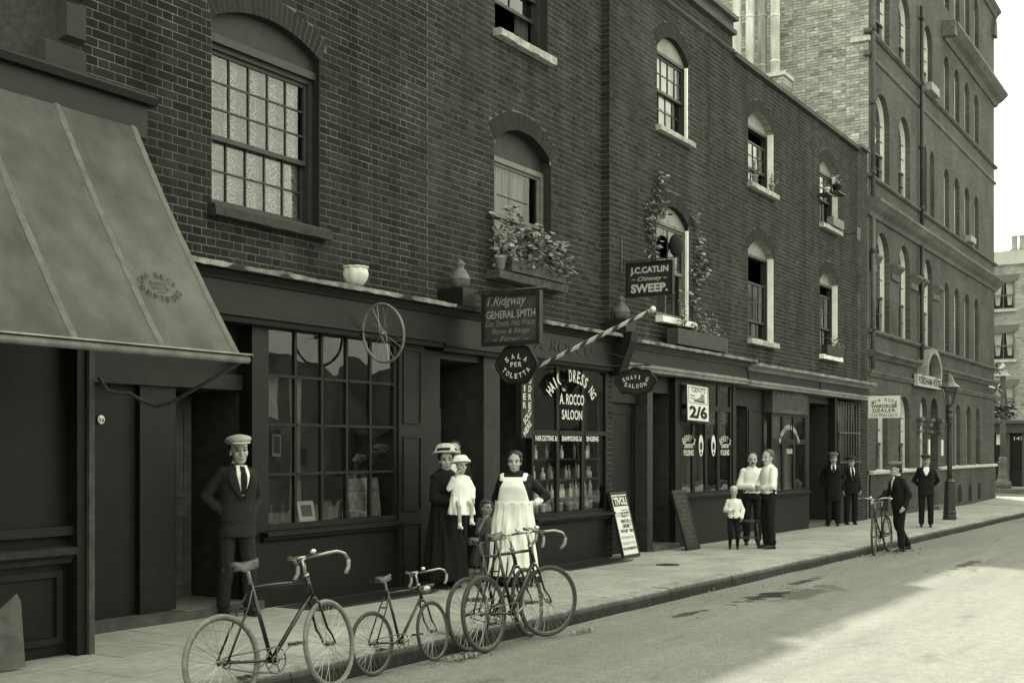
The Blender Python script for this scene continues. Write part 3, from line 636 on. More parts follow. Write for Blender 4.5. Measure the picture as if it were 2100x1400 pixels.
def ledge(house, x0, x1, y0, y1, z, m=None, name='lead_flashing'):
    """weathered lead dressed over a shop cornice"""
    mb = MB(); n = int((x1 - x0) / 0.07) + 2; rnd = random.Random(int(x0 * 31)); 
    for i in range(n):
        x = x0 + (x1 - x0) * i / (n - 1); w = mnoise.noise((x * 2.1, 1, 0)) * 0.018 + mnoise.noise((x * 9, 3, 0)) * 0.010
        e = mnoise.noise((x * 6, 9, 0)) * 0.02 + (0.03 if mnoise.noise((x * 3, 7, 0)) > 0.25 else 0)
        mb.v += [(x, y0 + e * 0.5, z - 0.045 + e), (x, y0 - 0.012, z + w), (x, y0 + 0.07, z + 0.012 + w), (x, y1, z + 0.05 + w * 0.6)]; mb.t += [1.0] * 4
    for i in range(n - 1):
        for k in range(3): mb.f.append((i * 4 + k, (i + 1) * 4 + k, (i + 1) * 4 + k + 1, i * 4 + k + 1))
    return mb.build(name, m or M_LEAD, house)
# ================================================================== the terrace
M_DOORR = mat('recessed_door_paint', 0.10, 0.5, 0.4, 7, 0.15, 30)
def door(house, x0, x1, z0, z1, y, m, panels=((0.1, 0.9, 0.06, 0.42), (0.1, 0.9, 0.5, 0.94)), knob=True, name='door'):
    d = MB().box(x0, x1, y, y + 0.05, z0, z1).build(name, m, house); w = x1 - x0; h = z1 - z0
    for a, b, c, e in panels:
        p = MB(); X0, X1, Z0, Z1 = x0 + a * w, x0 + b * w, z0 + c * h, z0 + e * h; t = 0.03
        for q in ((X0, X1, Z0, Z0 + t), (X0, X1, Z1 - t, Z1), (X0, X0 + t, Z0 + t, Z1 - t), (X1 - t, X1, Z0 + t, Z1 - t)): p.box(q[0], q[1], y - 0.014, y - 0.001, q[2], q[3])
        p.build('panel', m, d)
    if knob: MB().ell((x0 + 0.07 * w + 0.03, y - 0.03, z0 + h * 0.47), (0.025, 0.025, 0.025), 10).build('handle', M_IRON, d, smooth=True)
    return d
def shop_window(house, xe, ze, y, m, bar=0.03, glass=None, frame=0.06, depth=0.1, omit=()):
    """glazed shop light: xe, ze are the lines of the bars"""
    glass = glass or M_GLASSD; x0, x1, z0, z1 = xe[0], xe[-1], ze[0], ze[-1]; f = MB()
    f.box(x0 - frame, x0, y, y + depth, z0 - frame, z1 + frame); f.box(x1, x1 + frame, y, y + depth, z0 - frame, z1 + frame)
    f.box(x0, x1, y, y + depth, z1, z1 + frame); f.box(x0, x1, y - 0.004, y + depth, z0 - frame, z0)
    for x in xe[1:-1]: f.box(x - bar / 2, x + bar / 2, y + 0.008, y + 0.05, z0, z1)
    for k, z in enumerate(ze[1:-1]):
        for a, b in zip(xe[:-1], xe[1:]): f.box(a + (bar / 2 if a != x0 else 0), b - (bar / 2 if b != x1 else 0), y + 0.002, y + 0.045, z - bar * 0.4, z + bar * 0.4)
    w = f.build('shop_window', m, house)
    for a, b in zip(xe[:-1], xe[1:]):
        for c, d in zip(ze[:-1], ze[1:]):
            t = random.uniform(-0.004, 0.004); s = random.uniform(-0.004, 0.004)
            MB().quad((a, y + 0.028 + t, c), (b, y + 0.028 - t, c), (b, y + 0.028 - t + s, d), (a, y + 0.028 + t + s, d)).build('pane', glass, w)
    return w
def stall(house, x0, x1, zb, zt, y, m, sillproj=0.09, yb=8.9):
    """stall riser with moulded sill"""
    MB().box(x0, x1, y, yb, zb - 0.3, zt - 0.10).build('stall_riser', m, house)
    s = MB(); s.prof_x([(yb, zt - 0.10), (y - sillproj * 0.3, zt - 0.10), (y - sillproj * 0.45, zt - 0.075), (y - sillproj * 0.45, zt - 0.055), (y - sillproj, zt - 0.04), (y - sillproj, zt - 0.004), (y - 0.01, zt + 0.004), (yb, zt + 0.004)], x0 - 0.05, x1 + 0.02); s.build('stall_sill', m, house)
def fascia(house, x0, x1, y, z0, z1, m, m_top, m_low, proj=0.13, low=True, corn=0.13):
    MB().box(x0, x1, y, y + 0.4, z0, z1 - corn).build('fascia', m, house)
    c = MB(); c.prof_x([(y + 0.4, z1 - corn + 0.002), (y - 0.02, z1 - corn + 0.002), (y - 0.035, z1 - corn + 0.03), (y - proj * 0.55, z1 - 0.06), (y - proj, z1 - 0.045), (y - proj, z1), (y + 0.4, z1)], x0, x1); c.build('cornice', m_top, house)
    if low:
        l = MB(); l.prof_x([(y + 0.3, z0 - 0.075), (y - 0.01, z0 - 0.075), (y - 0.02, z0 - 0.03), (y - 0.045, z0 - 0.015), (y - 0.045, z0 + 0.012), (y - 0.003, z0 + 0.02), (y - 0.003, z0 + 0.04), (y + 0.3, z0 + 0.04)], x0, x1); l.build('architrave', m_low, house)
def post(house, x0, x1, y0, y1, z0, z1, m, panels=0, name='pilaster'):
    p = MB().box(x0, x1, y0, y1, z0, z1).build(name, m, house)
    if panels:
        h = (z1 - z0) / panels
        for i in range(panels):
            a, b, c, d = x0 + 0.07, x1 - 0.07, z0 + i * h + 0.08, z0 + (i + 1) * h - 0.06; q = MB(); t = 0.02
            for e in ((a, b, c, c + t), (a, b, d - t, d), (a, a + t, c + t, d - t), (b - t, b, c + t, d - t)): q.box(e[0], e[1], y0 - 0.014, y0 - 0.001, e[2], e[3])
            q.build('panel', m, p)
    return p
def recess(house, x0, x1, z0, z1, y, depth, m, floor=True):
    x0 += 0.004; x1 -= 0.004; z1 -= 0.004
    r = MB(); r.quad((x0, y, z0), (x0, y + depth, z0), (x0, y + depth, z1), (x0, y, z1)); r.quad((x1, y + depth, z0), (x1, y, z0), (x1, y, z1), (x1, y + depth, z1)); r.quad((x0, y, z1), (x0, y + depth, z1), (x1, y + depth, z1), (x1, y, z1))
    r.build('doorway_lining', mat('lining_paint', 0.03, 0.6, 0.4, 8), house)
    st = MB().box(x0 - 0.06, x1 + 0.06, y - 0.18, y + depth, zg(x0) - 0.1, zg(x0) + 0.085).build('door_step', M_SLABD, house)
M_SLABD = mat('door_step_stone', 0.13, 0.85, 0.25, 8, 0.3, 50, var2=0.3)
def bulkhead(house, x0, x1, y, z0, z1, m, flo=True):
    b = MB(); b.quad((x0, y, z0), (x1, y, z0), (x1, y, z1), (x0, y, z1)); b.build('display_back', m, house)
    if flo: MB().box(x0, x1, 8.5, y - 0.01, z0 - 0.03, z0 + 0.02).build('display_shelf', M_WOOD, house)

# ---------------------------------------------------------------- house 0: the corner with the blind
H0 = thing('house', 'dark stone-quoined house front above the canvas shop blind', 'house', (3.5, 7.6, zg(3.5)))
MB().box(-6, 6.02, 7.62, 8.4, 4.3, 10.2).build('wall', mat('sooty_wall', 0.03, 0.9, 0.35, 20, 0.6, 40, var2=0.3), H0)
for i in range(9):
    z = 4.30 + i * 0.335; x0 = 5.63 if i % 2 == 0 else 5.82
    q = MB(); a, b, c, d = x0, 6.03, z + 0.012, z + 0.325; t = 0.035; y0, y1 = 7.62, 7.56
    q.add([(a, y0, c), (b, y0, c), (b, y0, d), (a, y0, d), (a + t, y1, c + t), (b, y1, c + t), (b, y1, d - t), (a + t, y1, d - t)], [(4, 5, 6, 7), (0, 1, 5, 4), (1, 2, 6, 5), (2, 3, 7, 6), (3, 0, 4, 7)]); q.build('quoin_stone', M_QUOIN, H0)
shell(H0, -6, 6.0, 8.35, 16, 0, 10.2)
MB().box(-6, 6.5, 7.42, 8.45, 4.02, 4.28).build('blind_box', M_SHOP, H0)
c = MB(); c.prof_x([(7.62, 4.28), (7.36, 4.28), (7.34, 4.33), (7.40, 4.37), (7.62, 4.38)], -6, 6.55); c.build('cornice', M_SHOP, H0)
MB().box(-6, 5.9, 7.62, 8.3, -0.3, 4.02).build('shop_front', M_SHOP, H0)
MB().box(5.90, 6.02, 7.5, 8.45, -0.3, 4.02).build('corner_post', M_SHOP, H0)
MB().box(5.985, 6.035, 7.47, 7.5, 0.0, 2.6).build('post_moulding', mat('worn_post_paint', 0.06, 0.6, 0.4, 12), H0)
for (x0, x1) in ((4.2, 4.98), (5.06, 5.84)):
    p = MB()
    for e in ((x0, x1, 0.12, 0.17), (x0, x1, 0.62, 0.67), (x0, x0 + 0.05, 0.17, 0.62), (x1 - 0.05, x1, 0.17, 0.62)): p.box(e[0], e[1], 7.59, 7.619, e[2], e[3])
    p.build('panel', M_SHOPG, H0)
s = MB(); s.prof_x([(7.62, 0.72), (7.57, 0.72), (7.55, 0.76), (7.50, 0.79), (7.50, 0.84), (7.62, 0.86)], 2.0, 5.9); s.build('stall_sill', mat('scuffed_paint', 0.025, 0.7, 0.5, 8, 0.3, 30), H0)
MB().box(2.0, 5.9, 7.54, 7.619, 0.93, 1.0).build('rail', M_SHOPG, H0)
# leaning sheet of board
mb = MB(); mb.prism([(5.05, 7.33, 0.05), (5.33, 7.33, 0.05), (5.33, 7.38, 0.50), (5.30, 7.38, 0.56), (5.10, 7.37, 0.42)], (0, 0.015, 0.0))
tag(mb.build('broken_board', mat('weathered_board', 0.10, 0.85, 0.4, 8, 0.2, 40), base=(5.19, 7.33, 0.04)), 'pale broken board leaning against the dark stall below the blind', 'board')

# ---------------------------------------------------------------- shop blind
BL = thing('shop_blind', 'grey canvas roller blind pulled out over the dark shop front', 'awning', (3.0, 7.4, 4.0))
def canvas_mat():
    m = mat('canvas', 0.085, 0.9, 0.2, 5, 0.35, 200, var2=0.34, scale2=0.8, streak=0.22); t = m.node_tree; N = t.nodes; L = t.links; b = N['Principled BSDF']
    lk = b.inputs['Base Color'].links[0].from_socket; ge = N.new('ShaderNodeNewGeometry')
    n = N.new('ShaderNodeTexNoise'); n.inputs['Scale'].default_value = 110; n.inputs['Detail'].default_value = 2; L.new(ge.outputs['Position'], n.inputs['Vector'])
    r = N.new('ShaderNodeMapRange'); r.inputs[1].default_value = 0.28; r.inputs[2].default_value = 0.42; r.inputs[3].default_value = 0.55; r.inputs[4].default_value = 1.0; L.new(n.outputs[0], r.inputs[0])
    mx = N.new('ShaderNodeVectorMath'); mx.operation = 'SCALE'; L.new(lk, mx.inputs[0]); L.new(r.outputs[0], mx.inputs['Scale']); L.new(mx.outputs[0], b.inputs['Base Color']); return m
M_CANV = canvas_mat()
TOPB = (7.44, 4.12); LOWB = (6.30, 2.25)
def blind_pt(x, s, up=0.0):
    sag = -0.06 * math.sin(math.pi * s) - math.sin(math.pi * s) * (0.016 * math.sin(x * 4.4) + 0.012 * mnoise.noise((x * 2.2, s * 2.5, 0))) + 0.006 * mnoise.noise((x * 6, s * 9, 4))
    y = TOPB[0] + (LOWB[0] - TOPB[0]) * s; z = TOPB[1] + (LOWB[1] - TOPB[1]) * s + sag
    return (x, y - up * 0.85, z + up * 0.5)
mb = MB(); bx = [-1.0 + i * (6.40 + 1.0) / 88 for i in range(89)]; n2 = 25
for x in bx:
    for j in range(n2):
        s = j / (n2 - 1); edge = 0.0
        mb.v.append(blind_pt(x - 0.02 * math.sin(math.pi * s) * (1 if x > 6.2 else 0), s)); mb.t.append(1.0)
for i in range(88):
    for j in range(n2 - 1): mb.f.append((i * n2 + j, i * n2 + j + 1, (i + 1) * n2 + j + 1, (i + 1) * n2 + j))
mb.build('canvas', M_CANV, BL, smooth=True)
for x in (6.36, 5.66, 4.95, 4.24, 3.53):
    s = MB()
    for w0, w1, u0, u1 in ((-0.028, -0.010, 0.003, 0.007), (-0.010, 0.028, 0.007, 0.003)):
        pts = [[blind_pt(x + w, j / 24, u) for j in range(25)] for w, u in ((w0, u0), (w1, u1))]
        for j in range(24): s.quad(pts[0][j], pts[0][j + 1], pts[1][j + 1], pts[1][j])
    s.build('seam', mat('canvas_hem', 0.115, 0.9, 0.3, 12), BL)
MB().tube([(-1.0, 6.28, 2.23), (6.44, 6.28, 2.23)], 0.028, 10).build('front_rail', mat('blind_rail', 0.16, 0.7, 0.35, 9), BL, smooth=True)
MB().box(-1, 6.46, 6.245, 6.315, 2.262, 2.272).build('rail_strip', mat('rail_wear', 0.3, 0.7, 0.4, 9), BL)
arm = [(5.62, 8.4, 2.05), (5.7, 8.2, 1.98), (5.8, 7.95, 1.97), (5.9, 7.8, 1.93), (5.95, 7.72, 1.86), (6.02, 7.6, 1.86), (6.1, 7.3, 1.92), (6.25, 6.8, 2.06), (6.40, 6.34, 2.2)]
MB().tube([(6.05, 7.45, 2.12), (6.1, 7.41, 2.02), (6.15, 7.36, 2.0), (6.22, 7.3, 2.0), (6.28, 7.22, 1.94), (6.32, 7.12, 1.90), (6.34, 7.0, 1.92), (6.38, 6.65, 2.07), (6.40, 6.32, 2.21)], 0.014, 8).build('stay', mat('stay_iron', 0.05, 0.5, 0.3, 20), BL, smooth=True)
# maker's stamp on the canvas
tx = TXT(); e1 = Vector((1, 0, 0)); dwn = (Vector(blind_pt(6, 0.85)) - Vector(blind_pt(6, 0.7))).normalized(); upv = -dwn
bc = Vector(blind_pt(5.90, 0.715)) + e1.cross(upv) * 0.012
arc_text(tx, 'Geo BECK', bc - upv * 0.10, 0.20, -52, 50, 0.033, 0.052, e1, upv, 0.0)
put_text(tx, 'BLIND &', bc + upv * 0.022, 0.15, 0.028, e1, upv); put_text(tx, 'SHUTTER', bc - upv * 0.024, 0.17, 0.028, e1, upv); put_text(tx, 'MAKER', bc - upv * 0.06, 0.08, 0.014, e1, upv)
arc_text(tx, 'DEPTFORD', bc + upv * 0.09, 0.21, -52, 52, 0.036, 0.05, e1, upv, 0.01, up=False)
tx.build('maker_stamp', mat('stamp_ink', 0.015, 0.9, 0.4, 40), BL)

# ---------------------------------------------------------------- house A: boot shop
HA = thing('house', 'soot-black brick house with lace-curtained sash above the boot repair shop', 'house', (8.9, 8.5, zg(8.9)))
w1 = dict(x0=8.23, x1=9.79, z0=3.90, zs=5.73, rise=0.20, ring=0.235)
YA = 8.5
hide0 = lambda x, z: False
brick_wall(HA, 6.03, 11.75, 3.2, 7.04, YA, [w1], M_BRICK_A, 11, hide=lambda x, z: z < 3.45 or (x < 6.6 and z < 4.4))
MB().box(6.03, 11.75, 8.5, 8.7, 7.04, 10.6).build('upper_wall', M_FBRICK, HA)
shell(HA, 6.03, 11.75, 8.72, 17, -0.3, 10.6, (3.3, 6.6))
arch_ring(HA, w1, YA, True); reveal(HA, w1, YA, 0.16, M_BRICK_A, M_TYM); arch_infill(HA, w1, YA + 0.09, 5.58, M_TYM)
MB().box(8.23, 9.79, YA + 0.05, YA + 0.22, 5.52, 5.60).build('head_rail', M_SASHD, HA)
wn = sash(HA, 8.23, 9.79, 3.93, 5.53, YA + 0.10, 5, 3, 2, M_SASHD, meet=4.62, box=0.06)
curtain(wn, 8.3, 9.72, 3.98, 5.5, YA + 0.235, M_LACE, 9, 0.02)
sill(HA, 8.17, 9.86, 3.92, 8.38, 8.66, mat('grey_sill', 0.035, 0.8, 0.3, 14, 0.3), 0.11)
# shop front of house A
fascia(HA, 6.1, 11.72, 8.24, 2.86, 3.30, M_SHOPG, M_SHOPG, M_SHOPG, 0.14)
ledge(HA, 6.5, 11.78, 8.09, 8.51, 3.305)
post(HA, 10.93, 11.42, 8.30, 8.7, zg(11) - 0.2, 2.79, M_SHOPG, 3)
post(HA, 8.60, 8.77, 8.33, 8.9, zg(8.6) - 0.2, 2.79, M_SHOP)
xe = [8.83 + (10.87 - 8.83) * i / 5 for i in range(6)]; ze = [0.82, 1.32, 1.82, 2.31, 2.78]
sw1 = shop_window(HA, xe, ze, 8.33, M_SHOPG, 0.035)
stall(HA, 8.77, 10.93, zg(9.5), 0.75, 8.33, M_SHOP, 0.1)
bulkhead(HA, 8.77, 10.93, 9.3, 0.76, 2.86, mat('shop_back', 0.035, 0.9, 0.5, 3, var2=0.5))
recess(HA, 7.78, 8.60, zg(8), 2.15, 8.5, 0.7, M_SHOP)
door(HA, 7.80, 8.58, 0.08, 2.10, 9.15, M_DOORR, knob=True)
MB().box(6.1, 8.60, 8.46, 8.9, 2.15, 2.30).build('transom', mat('transom_paint', 0.016, 0.6, 0.3, 8), HA)
MB().box(6.1, 8.60, 8.52, 8.9, 2.30, 2.79).build('fanlight_board', M_SHOP, HA)
d16 = door(HA, 6.10, 7.36, zg(6.5), 2.15, 8.56, mat('brown_door_paint', 0.008, 0.6, 0.35, 6, 0.1, 30, var2=0.3), panels=(), knob=True)
nb = MB(); nb.ell((6.97, 8.545, 1.83), (0.04, 0.012, 0.04), 14); nb = nb.build('number_plate', M_LETW, d16, smooth=True)
tx = TXT(); put_text(tx, '16', (6.97, 8.531, 1.83), 0.045, 0.035, bold=0.02); tx.build('number', M_INK, d16)
post(HA, 7.36, 7.78, 8.50, 8.9, zg(7.5) - 0.1, 2.15, mat('door_post_paint', 0.010, 0.6, 0.3, 8, var2=0.25), 0)
MB().box(6.05, 8.72, 8.28, 8.6, zg(7) - 0.1, zg(7) + 0.07).build('door_step', mat('dirty_step', 0.07, 0.85, 0.3, 8), HA)

# ---------------------------------------------------------------- house B: hairdresser
HB = thing('house', 'brick house with flower-filled window box above the hair dressing saloon', 'house', (14.0, 8.5, zg(14)))
w2 = dict(x0=13.25, x1=14.76, z0=3.90, zs=5.64, rise=0.27, ring=0.24); w2u = dict(x0=13.27, x1=14.66, z0=7.10, zs=8.7, rise=0.25, ring=0.24)
brick_wall(HB, 11.75, 16.32, 3.2, 8.96, YA, [w2, dict(w2u, zs=9.5)], M_BRICK_B, 12, hide=lambda x, z: z < 3.5)
MB().box(11.75, 13.2, 8.5, 8.7, 8.96, 10.6).build('upper_wall', M_FBRICK, HB); MB().box(14.75, 16.32, 8.5, 8.7, 8.96, 10.6).build('upper_wall', M_FBRICK, HB); MB().box(13.2, 14.75, 8.5, 8.7, 9.1, 10.6).build('upper_wall', M_FBRICK, HB)
shell(HB, 11.75, 16.32, 8.72, 17, -0.3, 10.6, (3.3, 6.6))
arch_ring(HB, w2, YA, True); reveal(HB, w2, YA, 0.2, M_BRICK_B, M_TYM); arch_infill(HB, w2, YA + 0.15, 5.45, M_TYM)
wn = sash(HB, 13.25, 14.76, 3.95, 5.5, YA + 0.13, 1, 1, 1, M_SASHG, meet=4.72, box=0.07, glass=M_GLASSC)
bars = MB(); bars.box(13.6, 14.4, YA + 0.17, YA + 0.19, 5.0, 5.012); bars.build('glazing_bar', M_SASHD, wn)
for i, (a, b) in enumerate(((13.33, 13.62), (13.68, 14.02), (14.08, 14.42))): curtain(wn, a, b, 3.95, 5.45, YA + 0.27, M_NET, 5, 0.025)
reveal(HB, dict(w2u, zs=9.1), YA, 0.16, M_BRICK_B, M_TYM)
wn = sash(HB, 13.27, 14.66, 7.13, 9.1, YA + 0.12, 2, 1, 1, M_SASHD, meet=7.9, lift=0.42, box=0.06)
curtain(wn, 14.25, 14.6, 7.15, 9.0, YA + 0.30, mat('dull_curtain', 0.06, 0.9, 0.4, 8, stretch=(5, 5, 0.4)), 5, 0.03)
sill(HB, 13.22, 14.70, 7.10, 8.36, 8.62, M_STONE, 0.10, 0.03)
sill(HB, 13.05, 14.86, 3.90, 8.28, 8.66, mat('box_shelf', 0.06, 0.85, 0.4, 12, 0.3), 0.11)
fascia(HB, 11.72, 16.30, 8.24, 2.82, 3.30, M_SHOP, M_SHOPG, M_SHOP, 0.14)
ledge(HB, 12.35, 16.25, 8.09, 8.51, 3.305)
tx = TXT(); put_text(tx, 'A. ROCCO', (14.7, 8.232, 3.0), 1.7, 0.16, bold=0.01, shear=0.2); tx.build('lettering', mat('ghost_letter', 0.028, 0.6, 0.5, 20), HB)
post(HB, 11.44, 11.78, 8.33, 8.9, zg(11.5) - 0.2, 2.75, M_SHOP)
recess(HB, 11.78, 12.70, zg(12), 2.66, 8.42, 0.55, M_SHOP); door(HB, 11.8, 12.68, 0.05, 2.1, 8.95, M_DOORR); MB().box(11.8, 12.68, 8.93, 9.0, 2.1, 2.2).build('transom', M_SHOPG, HB)
post(HB, 12.70, 13.08, 8.30, 8.9, zg(13) - 0.2, 2.75, mat('post_paint', 0.026, 0.55, 0.3, 6, var2=0.3))
recess(HB, 13.08, 13.74, zg(13), 2.66, 8.42, 0.9, M_SHOP); door(HB, 13.09, 13.73, 0.05, 2.05, 9.3, M_DOORR)
MB().box(11.78, 13.74, 8.35, 8.5, 2.66, 2.82).build('door_head', M_SHOP, HB)
xe = [13.94, 14.62, 15.36, 16.06]; ze = [0.68, 1.80, 2.72]
sw2 = shop_window(HB, xe, ze, 8.30, M_SHOP, 0.08, frame=0.05, glass=M_GLASSC)
MB().box(13.60, 13.885, 8.29, 8.38, 1.72, 2.80).build('sign_strip', M_SIGND, HB)
rp = MB(); rp.quad((13.885, 8.36, 0.68), (13.70, 8.95, 0.68), (13.70, 8.95, 1.72), (13.885, 8.36, 1.72)); rp.build('return_pane', M_GLASS, HB)
MB().box(13.74, 13.89, 8.30, 8.36, -0.1, 0.66).build('return_riser', M_SHOP, HB)
stall(HB, 13.88, 16.12, zg(15), 0.63, 8.30, M_SHOP, 0.13)
tx = TXT()
for col, word in ((13.675, 'PAPIER'), (13.815, 'POUDRE')):
    for i, ch in enumerate(word): put_text(tx, ch, (col, 8.286, 2.72 - i * 0.112), 0.03 if ch == 'I' else 0.075, 0.085, bold=0.02)
dg_ = Vector((0.62, 0, 0.6)).normalized(); du = Vector((-0.6, 0, 0.62)).normalized()
put_text(tx, 'SOLD', (13.75, 8.286, 2.01), 0.24, 0.09, dg_, du, 0.02); put_text(tx, 'HERE', (13.75, 8.286, 1.85), 0.24, 0.09, dg_, du, 0.02)
tx.build('lettering', M_LETW, HB)
bulkhead(HB, 13.9, 16.1, 9.15, 0.66, 2.8, mat('saloon_back', 0.02, 0.9, 0.4, 4, var2=0.4))
# lettering stuck to the glass of the saloon
tx = TXT(); cx = 15.0
arc_text(tx, 'HAI(  DRESS NG', (15.0, 8.292, 2.13), 0.74, -60, 62, 0.085, 0.175, bold=0.02, flat=0.66)
put_text(tx, 'Wm', (14.76, 8.292, 2.41), 0.10, 0.05, bold=0.01); put_text(tx, 'A. ROCCO', (15.0, 8.292, 2.28), 0.72, 0.155, bold=0.02); put_text(tx, 'SALOON', (15.0, 8.292, 2.06), 0.60, 0.14, bold=0.02)
put_text(tx, 'HAIR CUTTING 3d', (14.27, 8.292, 1.72), 0.60, 0.075, bold=0.03); put_text(tx, 'SHAMPOOING 3d', (14.99, 8.292, 1.72), 0.58, 0.075, bold=0.03); put_text(tx, 'SINGEING', (15.62, 8.292, 1.72), 0.38, 0.075, bold=0.03)
tx.build('lettering', M_LETW, HB)
for z in (1.14, 1.43): MB().box(13.95, 16.05, 8.40, 8.62, z - 0.012, z).build('display_shelf', mat('shelf_glass', 0.12, 0.4, 0.2), HB)
MB().box(13.95, 16.05, 8.40, 8.62, 0.86, 0.872).build('display_shelf', MATS['shelf_glass'], HB)
# brick pier between the saloon and the next house, ground floor
brick_wall(HB, 16.13, 16.34, zg(16.2) - 0.1, 2.8, 8.33, [], M_BRICK_C, 15, n_obj=0)

# ---------------------------------------------------------------- house C: polish and boot shop, projects 15 cm
YC = 8.35
HC = thing('house', 'brick house with ivy round its lower window above the polish shop', 'house', (18.8, 8.35, zg(18.8)))
w3u = dict(x0=17.99, x1=19.29, z0=6.90, zs=8.22, rise=0.28, ring=0.24); w3l = dict(x0=17.97, x1=19.32, z0=3.76, zs=5.40, rise=0.26, ring=0.24)
brick_wall(HC, 16.30, 21.35, 3.2, 9.36, YC, [w3u, w3l], M_BRICK_C, 13, hide=lambda x, z: z < 3.45)
side = MB()
for k in range(int(3.2 / COURSE), int(9.36 / COURSE)):
    za = k * COURSE; side.box(16.294, 16.3, 8.353 + 0.005, 8.5, za + 0.005, za + COURSE - 0.005, random.uniform(0.6, 1.3))
side.build('return_brickwork', M_BRICK_C, HC, kind='stuff'); MB().quad((16.298, 8.35, 3.2), (16.298, 8.52, 3.2), (16.298, 8.52, 9.4), (16.298, 8.35, 9.4)).build('return_wall', M_MORT, HC)
shell(HC, 16.31, 21.35, 8.57, 17, -0.3, 9.3, (3.3, 6.4))
pw = MB(); pw.prof_x([(8.7, 9.0), (8.345, 9.0), (8.30, 9.03), (8.29, 9.08), (8.345, 9.10), (8.7, 9.1)], 16.3, 21.35); pw.build('string_course', M_FBRICK, HC)
MB().box(16.28, 21.38, 8.27, 8.75, 9.36, 9.44).build('coping', M_FBRICK, HC); MB().box(16.3, 21.36, 8.33, 8.6, 9.44, 9.62).build('parapet', M_FBRICK, HC); MB().box(16.28, 21.40, 8.24, 8.75, 9.62, 9.70).build('coping', M_FSTONE, HC)
for op, (rt, rb), dr, lf in ((w3u, (2, 2), 0, 0), (w3l, (1, 1), 0, 0)):
    arch_ring(HC, op, YC, False); reveal(HC, op, YC, 0.11, M_BRICK_C, M_BRICK_C); arch_infill(HC, op, YC + 0.09, op['zs'] - 0.03, M_HEADP)
    wn = sash(HC, op['x0'], op['x1'], op['z0'] + 0.02, op['zs'] - 0.03, YC + 0.06, 4 if op is w3u else 2, rt, rb, M_SASHD if op is w3u else M_SASHG, box=0.05, lift=lf, glass=M_GLASS if op is w3u else M_GLASSC)
    curtain(wn, op['x0'] + 0.05, op['x0'] + (0.5 if op is w3u else 0.3), op['z0'] + 0.05, op['zs'] - 0.1, YC + 0.26, M_NET, 5, 0.02)
    if op is w3u: curtain(wn, op['x1'] - 0.35, op['x1'] - 0.05, op['z0'] + 0.05, op['zs'] - 0.1, YC + 0.26, M_NET, 4, 0.02)
    MB().box(op['x1'] - 0.048, op['x1'] - 0.003, YC + 0.012, YC + 0.059, op['z0'] + 0.03, op['zs'] - 0.04).build('white_lining', M_WHITE, HC)
    if op is w3u: curtain(wn, op['x0'] + 0.05, op['x1'] - 0.32, 7.35, op['zs'] - 0.08, YC + 0.20, M_CLOTHW, 2, 0.008, 'blind'); curtain(wn, op['x0'] + 0.05, op['x0'] + 0.75, op['z0'] + 0.05, 7.33, YC + 0.20, M_CLOTHW, 3, 0.012, 'blind')  # white cloth added close behind the panes to make them look bright
    if False: MB().box(op['x1'] - 0.045, op['x1'] - 0.002, YC + 0.02, YC + 0.06, op['z0'], op['zs']).build('white_lining', M_WHITE, HC)
sill(HC, 17.93, 19.37, 6.90, 8.24, 8.45, M_STONE, 0.09); sill(HC, 17.93, 19.37, 3.76, 8.2, 8.45, M_WHITE, 0.10)
fascia(HC, 16.45, 21.55, 8.12, 2.86, 3.24, M_SHOP, mat('mid_moulding_paint', 0.06, 0.6, 0.3, 7, 0.2, 40, var2=0.3), M_SHOPL, 0.16)
ledge(HC, 16.5, 21.6, 7.95, 8.36, 3.245)
cb = MB(); cb.prof_x([(8.5, 2.70), (8.16, 2.70), (8.10, 2.86), (7.96, 3.20), (7.94, 3.34), (8.5, 3.34)], 16.22, 16.45); cb.build('console_bracket', M_SHOP, HC)
door(HC, 16.38, 17.52, zg(17), 2.3, 8.52, M_SHOP); post(HC, 17.52, 17.72, 8.30, 8.7, zg(17.5) - 0.2, 2.79, mat('worn_brown_paint', 0.035, 0.6, 0.35, 8))
MB().box(16.38, 17.52, 8.45, 8.7, 2.3, 2.79).build('door_head', M_SHOP, HC)
recess(HC, 17.72, 18.62, zg(18), 2.5, 8.42, 0.6, M_SHOP); door(HC, 17.74, 18.60, 0.02, 2.2, 9.0, M_DOORR)
MB().box(17.72, 18.62, 8.40, 8.7, 2.5, 2.79).build('door_head', M_SHOP, HC)
post(HC, 18.62, 18.82, 8.30, 8.7, zg(18.6) - 0.2, 2.79, M_SHOP)
xe = [18.88, 19.42, 19.98, 20.56, 21.12]; ze = [0.82, 2.30, 2.72]
sw3 = shop_window(HC, xe, ze, 8.30, M_SHOP, 0.11, frame=0.05)
stall(HC, 18.82, 21.20, zg(20), 0.77, 8.30, M_SHOP, 0.10)
bulkhead(HC, 18.85, 21.18, 8.75, 0.78, 2.8, mat('window_back_blind', 0.22, 0.9, 0.5, 2.5, var2=0.5, stretch=(1, 1, 0.4)))
tx = TXT()
for x0 in (19.05, 20.72):
    arc_text(tx, "BERRY'S", (x0 + 0.11, 8.291, 1.26), 0.50, -27, 30, 0.055, 0.115, bold=0.015)
    put_text(tx, 'DIAMOND', (x0 + 0.11, 8.291, 1.625), 0.36, 0.08, bold=0.02); put_text(tx, 'POLISHES', (x0 + 0.11, 8.291, 1.505), 0.42, 0.10, bold=0.02)
tx.build('lettering', M_LETW, HC)
